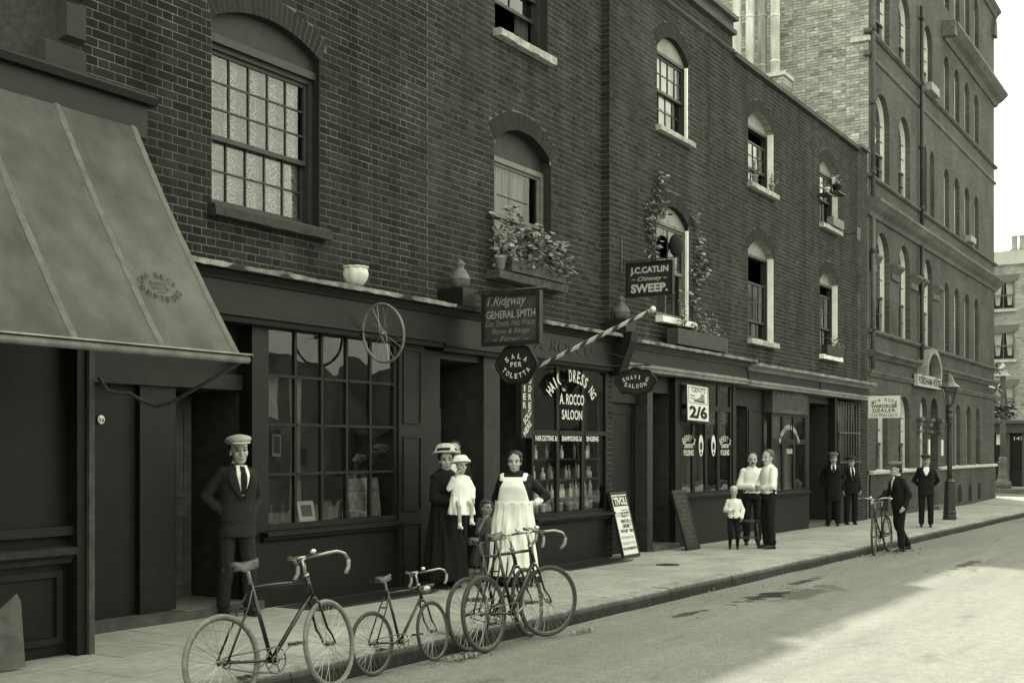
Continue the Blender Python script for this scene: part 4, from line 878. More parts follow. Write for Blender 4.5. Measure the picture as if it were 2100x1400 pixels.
for x0 in (19.70, 20.27):
    em = MB(); em.prism([(x0 + 0.10 * math.cos(a), 8.292, 1.63 + 0.19 * math.sin(a)) for a in [i * math.pi / 12 for i in range(24)]], (0, -0.003, 0)); em.build('polish_transfer', M_LETW, HC)
    em = MB(); em.prism([(x0 + 0.055 * math.cos(a), 8.2885, 1.62 + 0.075 * math.sin(a)) for a in [i * math.pi / 8 for i in range(16)]], (0, -0.002, 0)); em.prism([(x0 + 0.03 * math.cos(a), 8.2885, 1.50 + 0.03 * math.sin(a)) for a in [i * math.pi / 6 for i in range(12)]], (0, -0.002, 0)); em.build('polish_emblem', M_INK, HC)
pst = MB(); pst.box(20.03, 21.08, 8.38, 8.385, 1.75, 2.32); pst.build('window_poster', mat('poster_paper', 0.22, 0.8, 0.3, 9), HC)
tx = TXT(); put_text(tx, 'EXTRA CASES', (20.5, 8.378, 2.16), 0.9, 0.17, bold=0.02); put_text(tx, 'TO SEE', (20.42, 8.378, 1.92), 0.7, 0.17, bold=0.02); tx.build('lettering', M_INK, HC)

# ---------------------------------------------------------------- house D: tailor and wardrobe dealer
HD = thing('house', 'plain brick house with white window reveals above the tailor and wardrobe dealer', 'house', (25.9, 8.35, zg(25.9)))
ws = [dict(x0=22.17, x1=23.62, z0=6.76, zs=8.00, rise=0.27, ring=0.22), dict(x0=22.17, x1=23.62, z0=3.72, zs=5.46, rise=0.27, ring=0.22), dict(x0=26.70, x1=28.06, z0=6.70, zs=8.00, rise=0.25, ring=0.22), dict(x0=26.70, x1=28.06, z0=3.72, zs=5.42, rise=0.25, ring=0.22)]
brick_wall(HD, 21.35, 29.72, 3.1, 8.96, YC, ws, M_BRICK_C, 14, hide=lambda x, z: z < 3.4)
brick_wall(HD, 29.75, 30.40, -0.3, 9.04, YC - 0.06, [], M_BRICK_C, 16, n_obj=0)
MB().box(29.72, 30.40, 8.30, 8.62, -0.3, 9.0).build('end_pier', M_MORT, HD)
MB().box(29.69, 30.44, 8.22, 8.7, 9.04, 9.12).build('pier_cap', M_FSTONE, HD)
MB().box(21.36, 29.74, 8.27, 8.75, 8.96, 9.05).build('coping', M_FBRICK, HD)
shell(HD, 21.36, 30.38, 8.57, 17, -0.5, 8.95, (3.3, 6.2))
for i, op in enumerate(ws):
    arch_ring(HD, op, YC, False); pts = reveal(HD, op, YC, 0.17, M_WHITE, M_HEADP); arch_infill(HD, op, YC + 0.15, op['zs'] - 0.02, M_HEADP)
    zt = op['zs'] - 0.03
    if i == 0: wn = sash(HD, op['x0'], op['x1'], op['z0'] + 0.02, zt, YC + 0.13, 4, 2, 2, M_SASHD, drop=0.22, lift=0.08, box=0.05)
    elif i == 1: wn = sash(HD, op['x0'], op['x1'], op['z0'] + 0.02, zt, YC + 0.13, 4, 2, 1, M_SASHD, drop=0.48, box=0.05, meet=4.6)
    elif i == 2: wn = sash(HD, op['x0'], op['x1'], op['z0'] + 0.02, zt, YC + 0.13, 3, 2, 1, M_SASHD, box=0.05); curtain(wn, op['x0'] + 0.05, op['x0'] + 0.75, op['z0'] + 0.1, zt - 0.08, YC + 0.27, M_CLOTHW, 2, 0.008, 'blind')  # white cloth added here too, to brighten the panes
    else: wn = sash(HD, op['x0'], op['x1'], op['z0'] + 0.02, zt, YC + 0.13, 3, 2, 2, M_SASHD, drop=0.2, box=0.05)
    curtain(wn, op['x0'] + 0.06, op['x1'] - 0.06, op['z0'] + 0.05, op['z0'] + (1.0 if i % 2 == 0 else 1.15), YC + 0.30, M_NET, 8, 0.02)
    sill(HD, op['x0'] - 0.05, op['x1'] + 0.05, op['z0'], 8.23, 8.5, M_STONE if i < 3 else M_WHITE, 0.10, 0.018)
fascia(HD, 21.55, 29.9, 8.10, 2.84, 3.18, M_SHOPG, M_SHOPL, M_SHOPL, 0.18)
ledge(HD, 21.6, 29.85, 7.92, 8.36, 3.185)
MB().box(25.9, 25.93, 8.08, 8.1, 2.86, 3.06).build('fascia_joint', M_SHOP, HD)
post(HD, 21.25, 21.42, 8.30, 8.7, zg(21.3) - 0.2, 2.77, M_SHOPG)
recess(HD, 21.42, 22.3, zg(22), 2.4, 8.45, 0.5, M_SHOP); door(HD, 21.44, 22.28, -0.06, 2.1, 8.93, M_DOORR); MB().box(21.42, 23.25, 8.42, 8.7, 2.4, 2.77).build('door_head', M_SHOP, HD)
post(HD, 22.3, 23.25, 8.42, 8.7, zg(22.5) - 0.2, 2.40, M_SHOP, 2)
xe = [23.36, 24.05, 24.75, 25.42]; ze = [0.72, 1.72, 2.24]
sw4 = shop_window(HD, xe, ze, 8.28, M_SHOP, 0.14, frame=0.05)
stall(HD, 23.28, 25.5, zg(24), 0.67, 8.28, M_SHOP, 0.12)
bulkhead(HD, 23.3, 25.5, 8.6, 0.66, 2.3, mat('tailor_blind', 0.32, 0.9, 0.4, 2, var2=0.5, stretch=(1, 1, 0.5)))
MB().box(23.28, 25.50, 8.25, 8.5, 2.30, 2.77).build('sign_panel', M_SIGNG, HD)
tx = TXT(); put_text(tx, 'L.& R. LIEBER.', (24.5, 8.247, 2.69), 1.75, 0.10, bold=0.01); put_text(tx, 'TAILORS', (24.35, 8.247, 2.345), 1.35, 0.075); tx.build('lettering', mat('dull_gilt', 0.14, 0.6, 0.3, 30), HD)
tx = TXT(); put_text(tx, "Ladies & Gentlemens", (24.5, 8.247, 2.60), 1.7, 0.075, shear=0.3); put_text(tx, "Repairing & Cleaning", (24.5, 8.247, 2.515), 1.7, 0.08, shear=0.3)
tx.tube([(24.05, 8.247, 2.47), (24.6, 8.247, 2.43)], 0.010, 6); tx.tube([(24.05, 8.247, 2.42), (24.6, 8.247, 2.455)], 0.010, 6); tx.torus((24.69, 8.247, 2.475), 'y', 0.04, 0.008, 14, 5); tx.torus((24.69, 8.247, 2.415), 'y', 0.04, 0.008, 14, 5)
tx.build('lettering', mat('faint_gilt', 0.09, 0.6, 0.3, 30), HD)
tx = TXT(); arc_text(tx, 'ALTERATIONS & REPAIRS', (24.38, 8.272, 1.25), 0.78, -52, 52, 0.05, 0.10, bold=0.02); put_text(tx, 'TAILORS', (24.38, 8.272, 1.52), 0.38, 0.10, bold=0.02); tx.build('lettering', M_LETW, HD)
post(HD, 25.5, 25.72, 8.28, 8.7, zg(25.6) - 0.2, 2.77, M_SHOPG)
recess(HD, 25.72, 27.62, zg(26.5), 2.6, 8.45, 0.7, M_SHOP); door(HD, 25.9, 26.8, -0.1, 2.1, 9.1, M_DOORR); MB().box(25.72, 27.62, 8.4, 8.7, 2.6, 2.77).build('door_head', M_SHOP, HD)
post(HD, 27.62, 27.80, 8.28, 8.7, zg(27.7) - 0.2, 2.77, M_SHOP)
xe = [27.84, 30.0 - 0.32]; ze = [0.55, 2.66]
sw5 = shop_window(HD, [27.86, 29.66], [0.58, 1.25, 1.95, 2.66], 8.34, M_SHOP, 0.03, frame=0.05)
for i in range(8): MB().tube([(27.98 + i * 0.22, 8.26, 0.55), (27.98 + i * 0.22, 8.26, 2.70)], 0.013, 6).build('window_bar', mat('bar_iron', 0.10, 0.5, 0.3, 20), HD, smooth=True)
for z in (1.25, 1.95): MB().box(27.86, 29.66, 8.235, 8.246, z - 0.018, z + 0.018).build('window_bar', MATS['bar_iron'], HD)
stall(HD, 27.8, 29.72, zg(28.5), 0.52, 8.30, M_SHOP, 0.10)
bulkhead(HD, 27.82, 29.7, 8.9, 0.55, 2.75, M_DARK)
for i, (x, z0, z1) in enumerate(((27.95, 1.1, 2.6), (28.3, 1.7, 2.6), (28.62, 1.5, 2.6), (28.85, 1.2, 2.6), (29.15, 1.25, 2.6))):
    cl = curtain(sw5, x, x + 0.09, z0, z1, 8.5, mat('hung_linen', 0.4, 0.9, 0.3, 8), 2, 0.02, 'hanging_garment')
# small iron bracket with a plate on the upper wall
MB().box(28.45, 28.75, 8.0, 8.02, 6.55, 6.85).build('bracket_plate', M_PIPE, HD); MB().tube([(28.5, 8.34, 6.7), (28.5, 8.0, 6.7)], 0.012, 6).build('bracket', M_IRON, HD)
# ================================================================== the tall lodging house at the end of the terrace
YF = 8.40
FH = thing('lodging_house', 'tall five-storey brick lodging house with rows of round-arched windows', 'building', (39.7, 8.4, zg(39.7)))
FX0, FX1 = 30.95, 48.45
DEP = 0.26
def semi(x0, x1, zs, n=14):
    xm = (x0 + x1) / 2; r = (x1 - x0) / 2; return [(xm - r * math.cos(math.pi * i / n), zs + r * math.sin(math.pi * i / n)) for i in range(n + 1)]
def arch_band(x0, x1, z0, z1, Y, wins, m, dep=DEP):
    mb = MB(); rvs = []; a = x0
    for (p, q, zb, zt) in wins:
        rv = MB(); rvs.append(rv)
        zs = zt - (q - p) / 2
        mb.quad((a, Y, z0), (p, Y, z0), (p, Y, z1), (a, Y, z1)); mb.quad((p, Y, z0), (q, Y, z0), (q, Y, zb), (p, Y, zb))
        pts = semi(p, q, zs)
        for (u, v), (s, t) in zip(pts[:-1], pts[1:]):
            mb.quad((u, Y, v), (s, Y, t), (s, Y, z1), (u, Y, z1)); rv.quad((u, Y, v), (s, Y, t), (s, Y + dep, t), (u, Y + dep, v))
        rv.quad((p, Y, zb), (p, Y + dep, zb), (p, Y + dep, zs), (p, Y, zs)); rv.quad((q, Y + dep, zb), (q, Y, zb), (q, Y, zs), (q, Y + dep, zs)); rv.quad((p, Y, zb), (q, Y, zb), (q, Y + dep, zb), (p, Y + dep, zb))
        a = q
    mb.quad((a, Y, z0), (x1, Y, z0), (x1, Y, z1), (a, Y, z1))
    w = mb.build('wall', m, FH)
    for rv in rvs: rv.build('reveal', m, w)
def arch_window(p, q, zb, zt, y, m=M_WHITE, rows_=4, lin=0.06):
    zs = zt - (q - p) / 2; f = MB(); d = 0.12; n = 14; o_ = semi(p, q, zs, n); i_ = [((x - (p + q) / 2) * (1 - 2 * lin / (q - p)) + (p + q) / 2, zs + (z - zs) * (1 - 2 * lin / (q - p))) for x, z in o_]
    f.box(p, p + lin, y, y + d, zb, zs); f.box(q - lin, q, y, y + d, zb, zs); f.box(p + lin, q - lin, y, y + d, zb, zb + lin)
    for k in range(n):
        a, b, c, e = o_[k], o_[k + 1], i_[k + 1], i_[k]
        f.hexa([(a[0], y, a[1]), (b[0], y, b[1]), (c[0], y, c[1]), (e[0], y, e[1]), (a[0], y + d, a[1]), (b[0], y + d, b[1]), (c[0], y + d, c[1]), (e[0], y + d, e[1])])
    w = f.build('window', m, FH); b = MB(); zm = (zb + zs) / 2
    b.box(p + lin, q - lin, y + 0.03, y + 0.08, zm - 0.03, zm + 0.03)
    for z in ((zb + lin + zm) / 2, (zm + zs) / 2, zs): b.box(p + lin, q - lin, y + 0.04, y + 0.07, z - 0.012, z + 0.012)
    b.build('glazing_bar', M_SASHD, w)
    g0 = MB(); g0.quad((p + lin, y + 0.06, zb), (q - lin, y + 0.06, zb), (q - lin, y + 0.055, zm), (p + lin, y + 0.06, zm)); g0.build('pane', M_GLASSD, w)
    g1 = MB(); g1.add([(x, y + 0.05, z) for x, z in i_] + [(q - lin, y + 0.05, zm), (p + lin, y + 0.05, zm)][::1], [tuple(range(len(i_) + 2))]); g1.build('pane', M_GLASSD, w)
    if random.random() < 0.75:
        c = MB().quad((p + lin, y + 0.16, zm - random.uniform(0.1, 0.7)), (q - lin, y + 0.16, zm - 0.3), (q - lin, y + 0.16, zs + 0.1), (p + lin, y + 0.16, zs + 0.1)); c.build('blind', mat('roller_blind', 0.26, 0.9, 0.15), w)
    return w
wide = [(31.62, 33.0), (34.0, 35.3), (37.0, 38.1)]; thin = [(39.75, 40.5), (41.3, 42.1), (42.95, 43.75), (44.6, 45.4)]
st = {}
st['g'] = [(31.66, 32.8, 0.96, 3.02), (34.0, 35.25, 0.96, 3.06), (36.5, 37.4, 0.96, 3.12), (37.85, 38.9, 0.0, 3.14), (39.9, 40.5, 0.96, 3.05), (41.5, 42.25, 0.96, 3.05), (43.25, 44.0, 0.96, 3.05), (44.9, 45.6, 0.96, 3.05)]
st['1'] = [(a, b, 4.66, 7.32 if b < 39 else 6.92) for a, b in wide + thin]
st['2'] = [(31.58, 33.0, 8.64, 11.0), (33.97, 35.3, 8.64, 10.95), (36.78, 37.35, 8.62, 10.72), (37.8, 38.38, 8.62, 10.72)] + [(a, b, 8.58, 10.58) for a, b in thin]
st['3'] = [(a, b, 12.34, 14.4 if b < 39 else 14.2) for a, b in wide + thin]
st['4'] = [(a, b, 15.75, 17.6) for a, b in wide + thin]
bands = [('g', 0.93, 3.56), ('1', 3.56, 7.84), ('2', 7.84, 11.74), ('3', 11.74, 14.75), ('4', 14.75, 18.2)]
for k, z0, z1 in bands:
    ww = [w for w in st[k] if w[2] > z0 - 0.1] if k == 'g' else st[k]
    ww = [(a, b, max(c, z0 + 0.002), d) for a, b, c, d in st[k]]
    arch_band(FX0, FX1, z0, z1, YF, ww, M_FBRICK)
    for w in st[k]:
        if w == st['g'][3]: continue
        arch_window(w[0], w[1], max(w[2], z0), w[3], YF + 0.14, mat('off_white_frame', 0.6, 0.6, 0.15, 6))
# basement plinth with little pointed lights
pl = []; 
for a, b in ((31.9, 32.7), (34.2, 35.0), (41.6, 42.2), (43.35, 43.9), (44.95, 45.5)): pl.append((a, b, zg(a) + 0.12, zg(a) + 0.72))
arch_band(FX0 - 0.02, FX1 + 0.03, -0.6, 0.93, YF - 0.05, pl[:2], M_FBRICK, 0.4)
for a, b, c, d in pl[2:]:
    q = MB(); q.prism([(x, YF - 0.056, z) for x, z in [(a, c), (b, c)] + semi(a, b, d - (b - a) / 2)[::-1][1:-1] + [(a, d - (b - a) / 2)]], (0, 0.004, 0)); q.build('cellar_light', M_DARK, FH)
s = MB(); s.prof_x([(YF + 0.1, 0.90), (YF - 0.10, 0.90), (YF - 0.12, 0.93), (YF - 0.12, 0.98), (YF + 0.13, 1.02)], FX0, 36.45); s.prof_x([(YF + 0.1, 0.90), (YF - 0.10, 0.90), (YF - 0.12, 0.93), (YF - 0.12, 0.98), (YF + 0.13, 1.02)], 38.95, FX1 + 0.06); s.build('sill_course', M_FSTONEL, FH)
# doorway
dr = MB().box(37.9, 38.85, YF + 0.35, YF + 0.4, -0.3, 2.6).build('door', M_SHOP, FH); MB().box(37.97, 38.4, YF + 0.33, YF + 0.349, 1.2, 2.4).build('door_glass', M_WHITE, dr)
MB().box(37.6, 39.1, YF - 0.3, YF + 0.35, -0.6, -0.17).build('door_step', M_SLABD, FH)
MB().box(39.28, 39.5, YF - 0.03, YF - 0.002, 1.35, 1.85).build('notice', M_PAPER, FH); MB().box(37.5, 37.68, YF - 0.03, YF - 0.002, 1.35, 1.85).build('notice', M_PAPER, FH)
for x in (36.35, 37.62, 39.02):
    cp = MB(); cp.box(x - 0.24, x + 0.24, YF - 0.14, YF, 2.40, 2.50); cp.box(x - 0.18, x + 0.18, YF - 0.09, YF, 2.24, 2.40); cp.box(x - 0.2, x + 0.2, YF - 0.11, YF, 2.05, 2.12); cp.build('capital', M_FSTONE, FH)
for x in (31.3, 33.5, 35.7, 36.6, 38.5):
    cp = MB(); w = 0.40 if x not in (31.3, 36.6) else 0.28
    cp.prof_x([(YF, 6.18), (YF - 0.05, 6.18), (YF - 0.05, 6.36), (YF - 0.09, 6.40), (YF - 0.20, 6.52), (YF - 0.20, 6.58), (YF, 6.6)], x - w, x + w); cp.build('capital', M_FSTONE, FH)
def cornice(prof, m, x0=FX0 - 0.15, x1=FX1 + 0.25, name='cornice'):
    c = MB(); c.prof_x([(YF - a, z) for a, z in prof], x0, x1); return c.build(name, m, FH)
cornice([(-0.1, 3.44), (0.04, 3.44), (0.07, 3.50), (0.10, 3.54), (0.10, 3.58), (-0.1, 3.62)], M_FSTONE, name='string_course', x0=FX0 - 0.05, x1=35.45); cornice([(-0.1, 3.44), (0.04, 3.44), (0.07, 3.50), (0.10, 3.54), (0.10, 3.58), (-0.1, 3.62)], M_FSTONE, name='string_course', x0=38.75, x1=FX1 + 0.1)
cornice([(-0.1, 3.92), (0.06, 3.92), (0.10, 3.98), (0.20, 4.05), (0.20, 4.10), (-0.1, 4.14)], M_FSTONE, name='string_course', x0=FX0 - 0.05, x1=36.0); cornice([(-0.1, 3.92), (0.06, 3.92), (0.10, 3.98), (0.20, 4.05), (0.20, 4.10), (-0.1, 4.14)], M_FSTONE, name='string_course', x0=38.2, x1=FX1 + 0.15)
cornice([(-0.1, 4.55), (0.05, 4.55), (0.10, 4.60), (0.10, 4.65), (-0.1, 4.66)], M_FSTONE, name='sill_course')
cornice([(-0.1, 7.56), (0.05, 7.56), (0.10, 7.66), (0.22, 7.76), (0.30, 7.86), (0.34, 7.90), (0.34, 7.97), (0.05, 8.04), (-0.1, 8.04)], mat('cornice_stone', 0.11, 0.8, 0.3, 5, 0.3, 40, var2=0.3))
cornice([(-0.1, 8.54), (0.04, 8.54), (0.09, 8.58), (0.09, 8.62), (-0.1, 8.63)], M_FSTONE, name='sill_course')
cornice([(-0.1, 11.66), (0.03, 11.66), (0.05, 11.72), (0.02, 11.78), (-0.1, 11.78)], M_FSTONE, name='string_course')
cornice([(-0.1, 12.24), (0.04, 12.24), (0.10, 12.29), (0.10, 12.33), (-0.1, 12.34)], M_FSTONE, name='sill_course')
cornice([(-0.1, 14.62), (0.05, 14.62), (0.14, 14.74), (0.30, 14.84), (0.42, 14.96), (0.46, 15.00), (0.46, 15.10), (0.1, 15.2), (-0.1, 15.2)], MATS['cornice_stone'], x0=39.6)
MB().box(39.45, 39.72, YF - 0.40, YF, 14.66, 15.12).build('corbel', MATS['cornice_stone'], FH)
cornice([(-0.1, 18.0), (0.05, 18.0), (0.12, 18.1), (0.22, 18.2), (0.22, 18.3), (-0.1, 18.3)], M_FSTONE); MB().box(FX0, FX1, YF - 0.02, 18, 18.2, 19.2).build('parapet', M_FBRICK, FH)
g_ = MB(); g_.prism([(FX1 - 0.5, YF - 0.12, 17.2), (FX1 + 0.08, YF - 0.12, 17.2), (FX1 + 0.08, YF - 0.12, 17.5), (FX1 - 0.2, YF - 0.12, 17.95), (FX1 - 0.5, YF - 0.12, 17.5)], (0, 0.12, 0)); g_.build('corner_gablet', M_FSTONE, FH)
# flank wall, back and roof
fl = MB(); fl.box(FX0, FX0 + 0.3, YF + 0.001, 17.5, -0.5, 19.2); fl.build('flank_wall', M_STKM, FH)
def flank_bricks():
    rnd = random.Random(77); items = []; k = 0; z = 8.3
    while z < 13.75:
        y = 8.41 - (0.12 if k % 2 else 0.0)
        while y < 13.2:
            for w in (0.235, 0.118):
                a, b = max(y, 8.405), min(y + w, 13.2)
                if b - a > 0.04 and not (a > 10.80 and b < 13.5 and False): items.append((a + 0.006, b - 0.006, z + 0.004 + rnd.gauss(0, 0.0035), z + 0.075 + rnd.gauss(0, 0.0035)))
                y += w
        z += 0.079; k += 1
    vis = sorted((in_view(FX0, (a + b) / 2, (c + d) / 2) or 999, i) for i, (a, b, c, d) in enumerate(items) if (c > 8.95 and (a + b) / 2 < 10.8)); chosen = set(i for _, i in vis[:300]); rest = MB()
    for i, (a, b, c, d) in enumerate(items):
        t_ = max(0.45, min(1.9, rnd.gauss(1.0, 0.17))) * (1.25 if rnd.random() < 0.06 else 1); dx = rnd.gauss(0.006, 0.005); q = [rnd.uniform(0.002, 0.012) for _ in range(8)]; x0 = FX0 + 0.001; x1 = FX0 - 0.006 - dx; sk = rnd.gauss(0, 0.003)
        mb = MB() if i in chosen else rest
        mb.add([(x0, a, c), (x0, b, c), (x0, b, d), (x0, a, d), (x1, a + q[0], c + q[1] + sk), (x1 + rnd.gauss(0, 0.003), b - q[2], c + q[3] - sk), (x1 + rnd.gauss(0, 0.003), b - q[4], d - q[5] - sk), (x1, a + q[6], d - q[7] + sk)], [(7, 6, 5, 4), (4, 5, 1, 0), (5, 6, 2, 1), (6, 7, 3, 2), (7, 4, 0, 3)], t_)
        if i in chosen: mb.build('brick', M_STK, FH)
    rest.build('brickwork', M_STK, FH, kind='stuff')
flank_bricks()
q = MB(); q.box(FX0 + 0.3, FX1 - 0.3, 17.2, 17.5, -0.5, 19.2); q.box(FX1 - 0.3, FX1, YF + 0.001, 17.5, -0.5, 18.2); q.box(FX0 + 0.3, FX1 - 0.3, YF + 0.5, 17.2, 18.0, 18.15); q.build('house_body', M_FBRICK, FH)
q = MB()
for z in (0.9, 4.4, 8.3, 12.0, 15.4): q.box(FX0 + 0.3, FX1 - 0.3, YF + 0.45, 17.2, z - 0.2, z)
q.box(FX0 + 0.3, FX1 - 0.3, 9.9, 10.0, 0, 18); q.build('floor', M_ROOM, FH)
for z in (12.05, 13.25):
    k = MB(); k.hexa([(FX0 - 0.10, YF - 0.05, z), (FX0 - 0.001, YF - 0.05, z), (FX0 - 0.001, YF + 0.45, z), (FX0 - 0.1, YF + 0.45, z), (FX0 - 0.10, YF - 0.05, z + 0.12), (FX0 - 0.001, YF - 0.05, z + 0.12), (FX0 - 0.001, YF + 0.45, z + 0.12), (FX0 - 0.1, YF + 0.45, z + 0.12)]); k.build('tie_stone', M_FSTONEL, FH)
pb = MB(); pb.box(30.6, 30.95, 10.85, 13.5, 8.5, 19); pb.build('chimney_breast', M_FLANK, FH)
# rain pipes
for x, lab in ((30.98, ''), (36.30, '')):
    p = MB(); segs = ((0.2, 3.4), (4.2, 7.5), (8.1, 14.6)) if x > 32 else ((3.6, 7.5), (8.1, 19.0))
    pm = MB().tube([(x, YF - 0.10, 3.62 if x < 32 else 3.64), (x, YF - 0.10, 7.55)], 0.055, 10); pm.tube([(x, YF - 0.10, 8.05), (x, YF - 0.10, 14.6 if x > 32 else 19)], 0.055, 10)
    pipe = pm.build('rain_pipe', M_PIPE if x > 32 else mat('pale_pipe', 0.10, 0.6, 0.3, 8), FH, smooth=True)
    for z in (4.6, 6.6, 8.6, 10.4, 12.3, 14.2): MB().lathe([(0.05, 0), (0.075, 0.0), (0.078, 0.05), (0.07, 0.12), (0.05, 0.12)], (x, YF - 0.10, z), 10).build('pipe_collar', M_PIPE, pipe, smooth=True)
# name board over the doorway with a round hood
hood = MB(); ro, ri = 1.02, 0.84; n = 18; xm = 37.1; zc = 3.72
for k in range(n):
    a0 = math.pi * k / n; a1 = math.pi * (k + 1) / n
    P = [(xm - r_ * math.cos(a), zc + r_ * math.sin(a) * 0.82) for r_, a in ((ri, a0), (ri, a1), (ro, a1), (ro, a0))]
    hood.hexa([(x, YF - 0.30, z) for x, z in P] + [(x, YF, z) for x, z in P])
hood.build('door_hood', mat('hood_stone', 0.22, 0.8, 0.25, 6), FH)
MB().prism([(xm - 0.84 * math.cos(math.pi * k / 12), YF - 0.03, zc + 0.84 * 0.82 * math.sin(math.pi * k / 12)) for k in range(13)], (0, 0.028, 0)).build('tympanum', mat('tympanum', 0.05, 0.8, 0.4, 6), FH)
nb = MB().box(35.55, 38.65, YF - 0.16, YF - 0.05, 3.40, 3.74).build('name_board', mat('name_board_paint', 0.42, 0.6, 0.15, 6), FH)
tx = TXT(); put_text(tx, 'FORDHAM HOUSE', (37.1, YF - 0.165, 3.57), 2.9, 0.22, bold=0.02); tx.build('lettering', M_INK, nb)
MB().box(47.2, 48.3, YF - 0.05, YF - 0.002, 3.86, 4.14).build('street_plate', M_PAPER, FH); tx = TXT(); put_text(tx, 'WHITE LION', (47.75, YF - 0.053, 4.0), 0.95, 0.14); tx.build('lettering', M_INK, FH)
# white window box on an upper floor
MB().box(42.9, 43.8, YF - 0.22, YF - 0.01, 8.66, 8.86).build('window_box', mat('grey_box', 0.3, 0.8, 0.2), FH)
MB().box(37.15, 38.2, YF - 0.2, YF - 0.01, 12.36, 12.6).build('window_box', mat('grey_box', 0.3, 0.8, 0.2), FH)

# ------------------------------------------------------------------ zinc flues behind the terrace parapet
ch = thing('chimney_stack', 'short brick chimney stack behind the parapet at the foot of the zinc flues', 'chimney', (29.25, 10.7, 8.6))
MB().box(28.95, 29.6, 9.98, 11.6, 8.6, 10.9).build('stack', M_FLANK, ch); MB().box(28.9, 29.65, 9.93, 11.65, 10.9, 11.0).build('stack_cap', M_FSTONEL, ch)
for i, (y, lab) in enumerate(((11.25, 'tall zinc flue farthest from the lodging house drainpipe'), (10.90, 'tall streaked zinc flue beside the far one of the row'), (10.585, 'tall dark-stained zinc flue of the row behind the parapet'), (10.245, 'tall white zinc flue nearest the bare brick flank wall'))):
    t = thing('zinc_flue', lab, 'flue', (29.1, y, 10.9 if i > 1 else 9.0), group='flues behind the parapet'); z0 = 10.9 if i > 1 else 9.0
    m_ = M_FLUE if i != 2 else mat('stained_flue', 0.34, 0.7, 0.45, 7, 0.2, 30, stretch=(1, 1, 0.2)); m_ = MATS['flue_zinc'] if i != 2 else m_
    if i < 2: MB().box(29.02, 29.18, y - 0.08, y + 0.08, 8.6, 9.0).build('foot', M_FLANK, t)
    MB().tube([(29.1, y, z0), (29.1, y, 17.5)], 0.118, 20).build('pipe', m_, t, smooth=True); c = MB()
    for z in (11.15 + 0.05 * i, 12.6 - 0.05 * i, 14.2, 15.8): c.lathe([(0.115, 0), (0.132, 0.0), (0.134, 0.03), (0.115, 0.04)], (29.1, y, z), 20)
    c.build('collar', m_, t, smooth=True)

# ------------------------------------------------------------------ the house across the end of the street
FR = thing('house', 'pale brick corner house beyond the cross street with curtained windows and shop', 'house', (60, 8, -0.2))
XR = 60.0; fw = []; yc = 9.88
def far_win(y0, y1, z0, z1, dressed=True):
    f = MB(); X = XR - 0.005; f.box(X - 0.02, X + 0.12, y0, y0 + 0.06, z0, z1); f.box(X - 0.02, X + 0.12, y1 - 0.06, y1, z0, z1); f.box(X - 0.02, X + 0.12, y0, y1, z1 - 0.06, z1); f.box(X - 0.02, X + 0.12, y0, y1, z0, z0 + 0.06); f.box(X + 0.02, X + 0.1, y0, y1, (z0 + z1) / 2 - 0.03, (z0 + z1) / 2 + 0.03); f.box(X + 0.03, X + 0.08, (y0 + y1) / 2 - 0.015, (y0 + y1) / 2 + 0.015, z0, z1)
    w = f.build('window', M_SASHG, FR); MB().quad((X + 0.06, y0, z0), (X + 0.06, y1, z0), (X + 0.06, y1, z1), (X + 0.06, y0, z1)).build('pane', M_GLASS, w)
    for a, b in ((y0 + 0.05, y0 + 0.42), (y1 - 0.42, y1 - 0.05)):
        c = MB().add([(X + 0.16, a, z1 - 0.05), (X + 0.16, b, z1 - 0.05), (X + 0.15, b - 0.1, z0 + 0.2), (X + 0.15, a + 0.1, z0 + 0.2)], [(0, 1, 2, 3)]); c.build('curtain', M_CLOTHW, w)
    MB().box(X - 0.14, X - 0.022, y0 - 0.1, y1 + 0.1, z0 - 0.12, z0).build('window_sill', M_FSTONEL, FR)
    MB().prism([(X - 0.01, y0 - 0.12, z1 + 0.001), (X - 0.01, y1 + 0.12, z1 + 0.001), (X - 0.01, y1 + 0.25, z1 + 0.32), (X - 0.01, y0 - 0.25, z1 + 0.32)], (0.01, 0, 0)).build('window_arch', mat('far_rubbed_brick', 0.15, 0.9, 0.15), FR)
levels = [(8.12, 9.42), (5.75, 7.06), (3.35, 4.5)]; cols_ = [(9.5, 10.5), (6.6, 7.6), (3.6, 4.6), (12.4, 13.4)]
w = MB(); zedges = [2.9]
for (z0, z1) in sorted(levels): zedges += [z0, z1]
zedges.append(10.75); ye = []
for a, b in sorted(cols_): ye += [a, b]
ye = [-20] + ye + [40]
for i in range(len(zedges) - 1):
    for j in range(len(ye) - 1):
        if i % 2 == 1 and j % 2 == 1: continue
        w.quad((XR, ye[j], zedges[i]), (XR, ye[j], zedges[i + 1]), (XR, ye[j + 1], zedges[i + 1]), (XR, ye[j + 1], zedges[i]))
w.build('wall', M_FARB, FR)
for z0, z1 in levels:
    for y0, y1 in cols_[:3]: far_win(y0, y1, z0, z1)
MB().box(XR - 0.12, XR + 0.3, -20, 40, 10.2, 10.28).build('coping', M_FSTONEL, FR); MB().box(XR - 0.02, XR + 0.3, -20, 40, 10.28, 10.85).build('parapet', mat('rendered_parapet', 0.5, 0.85, 0.1, 3), FR)
q = MB(); q.box(XR + 0.35, XR + 8, -20, 40, 10.0, 10.2); q.box(XR + 0.6, XR + 0.8, -20, 40, -0.2, 10); q.build('house_body', M_ROOM, FR)
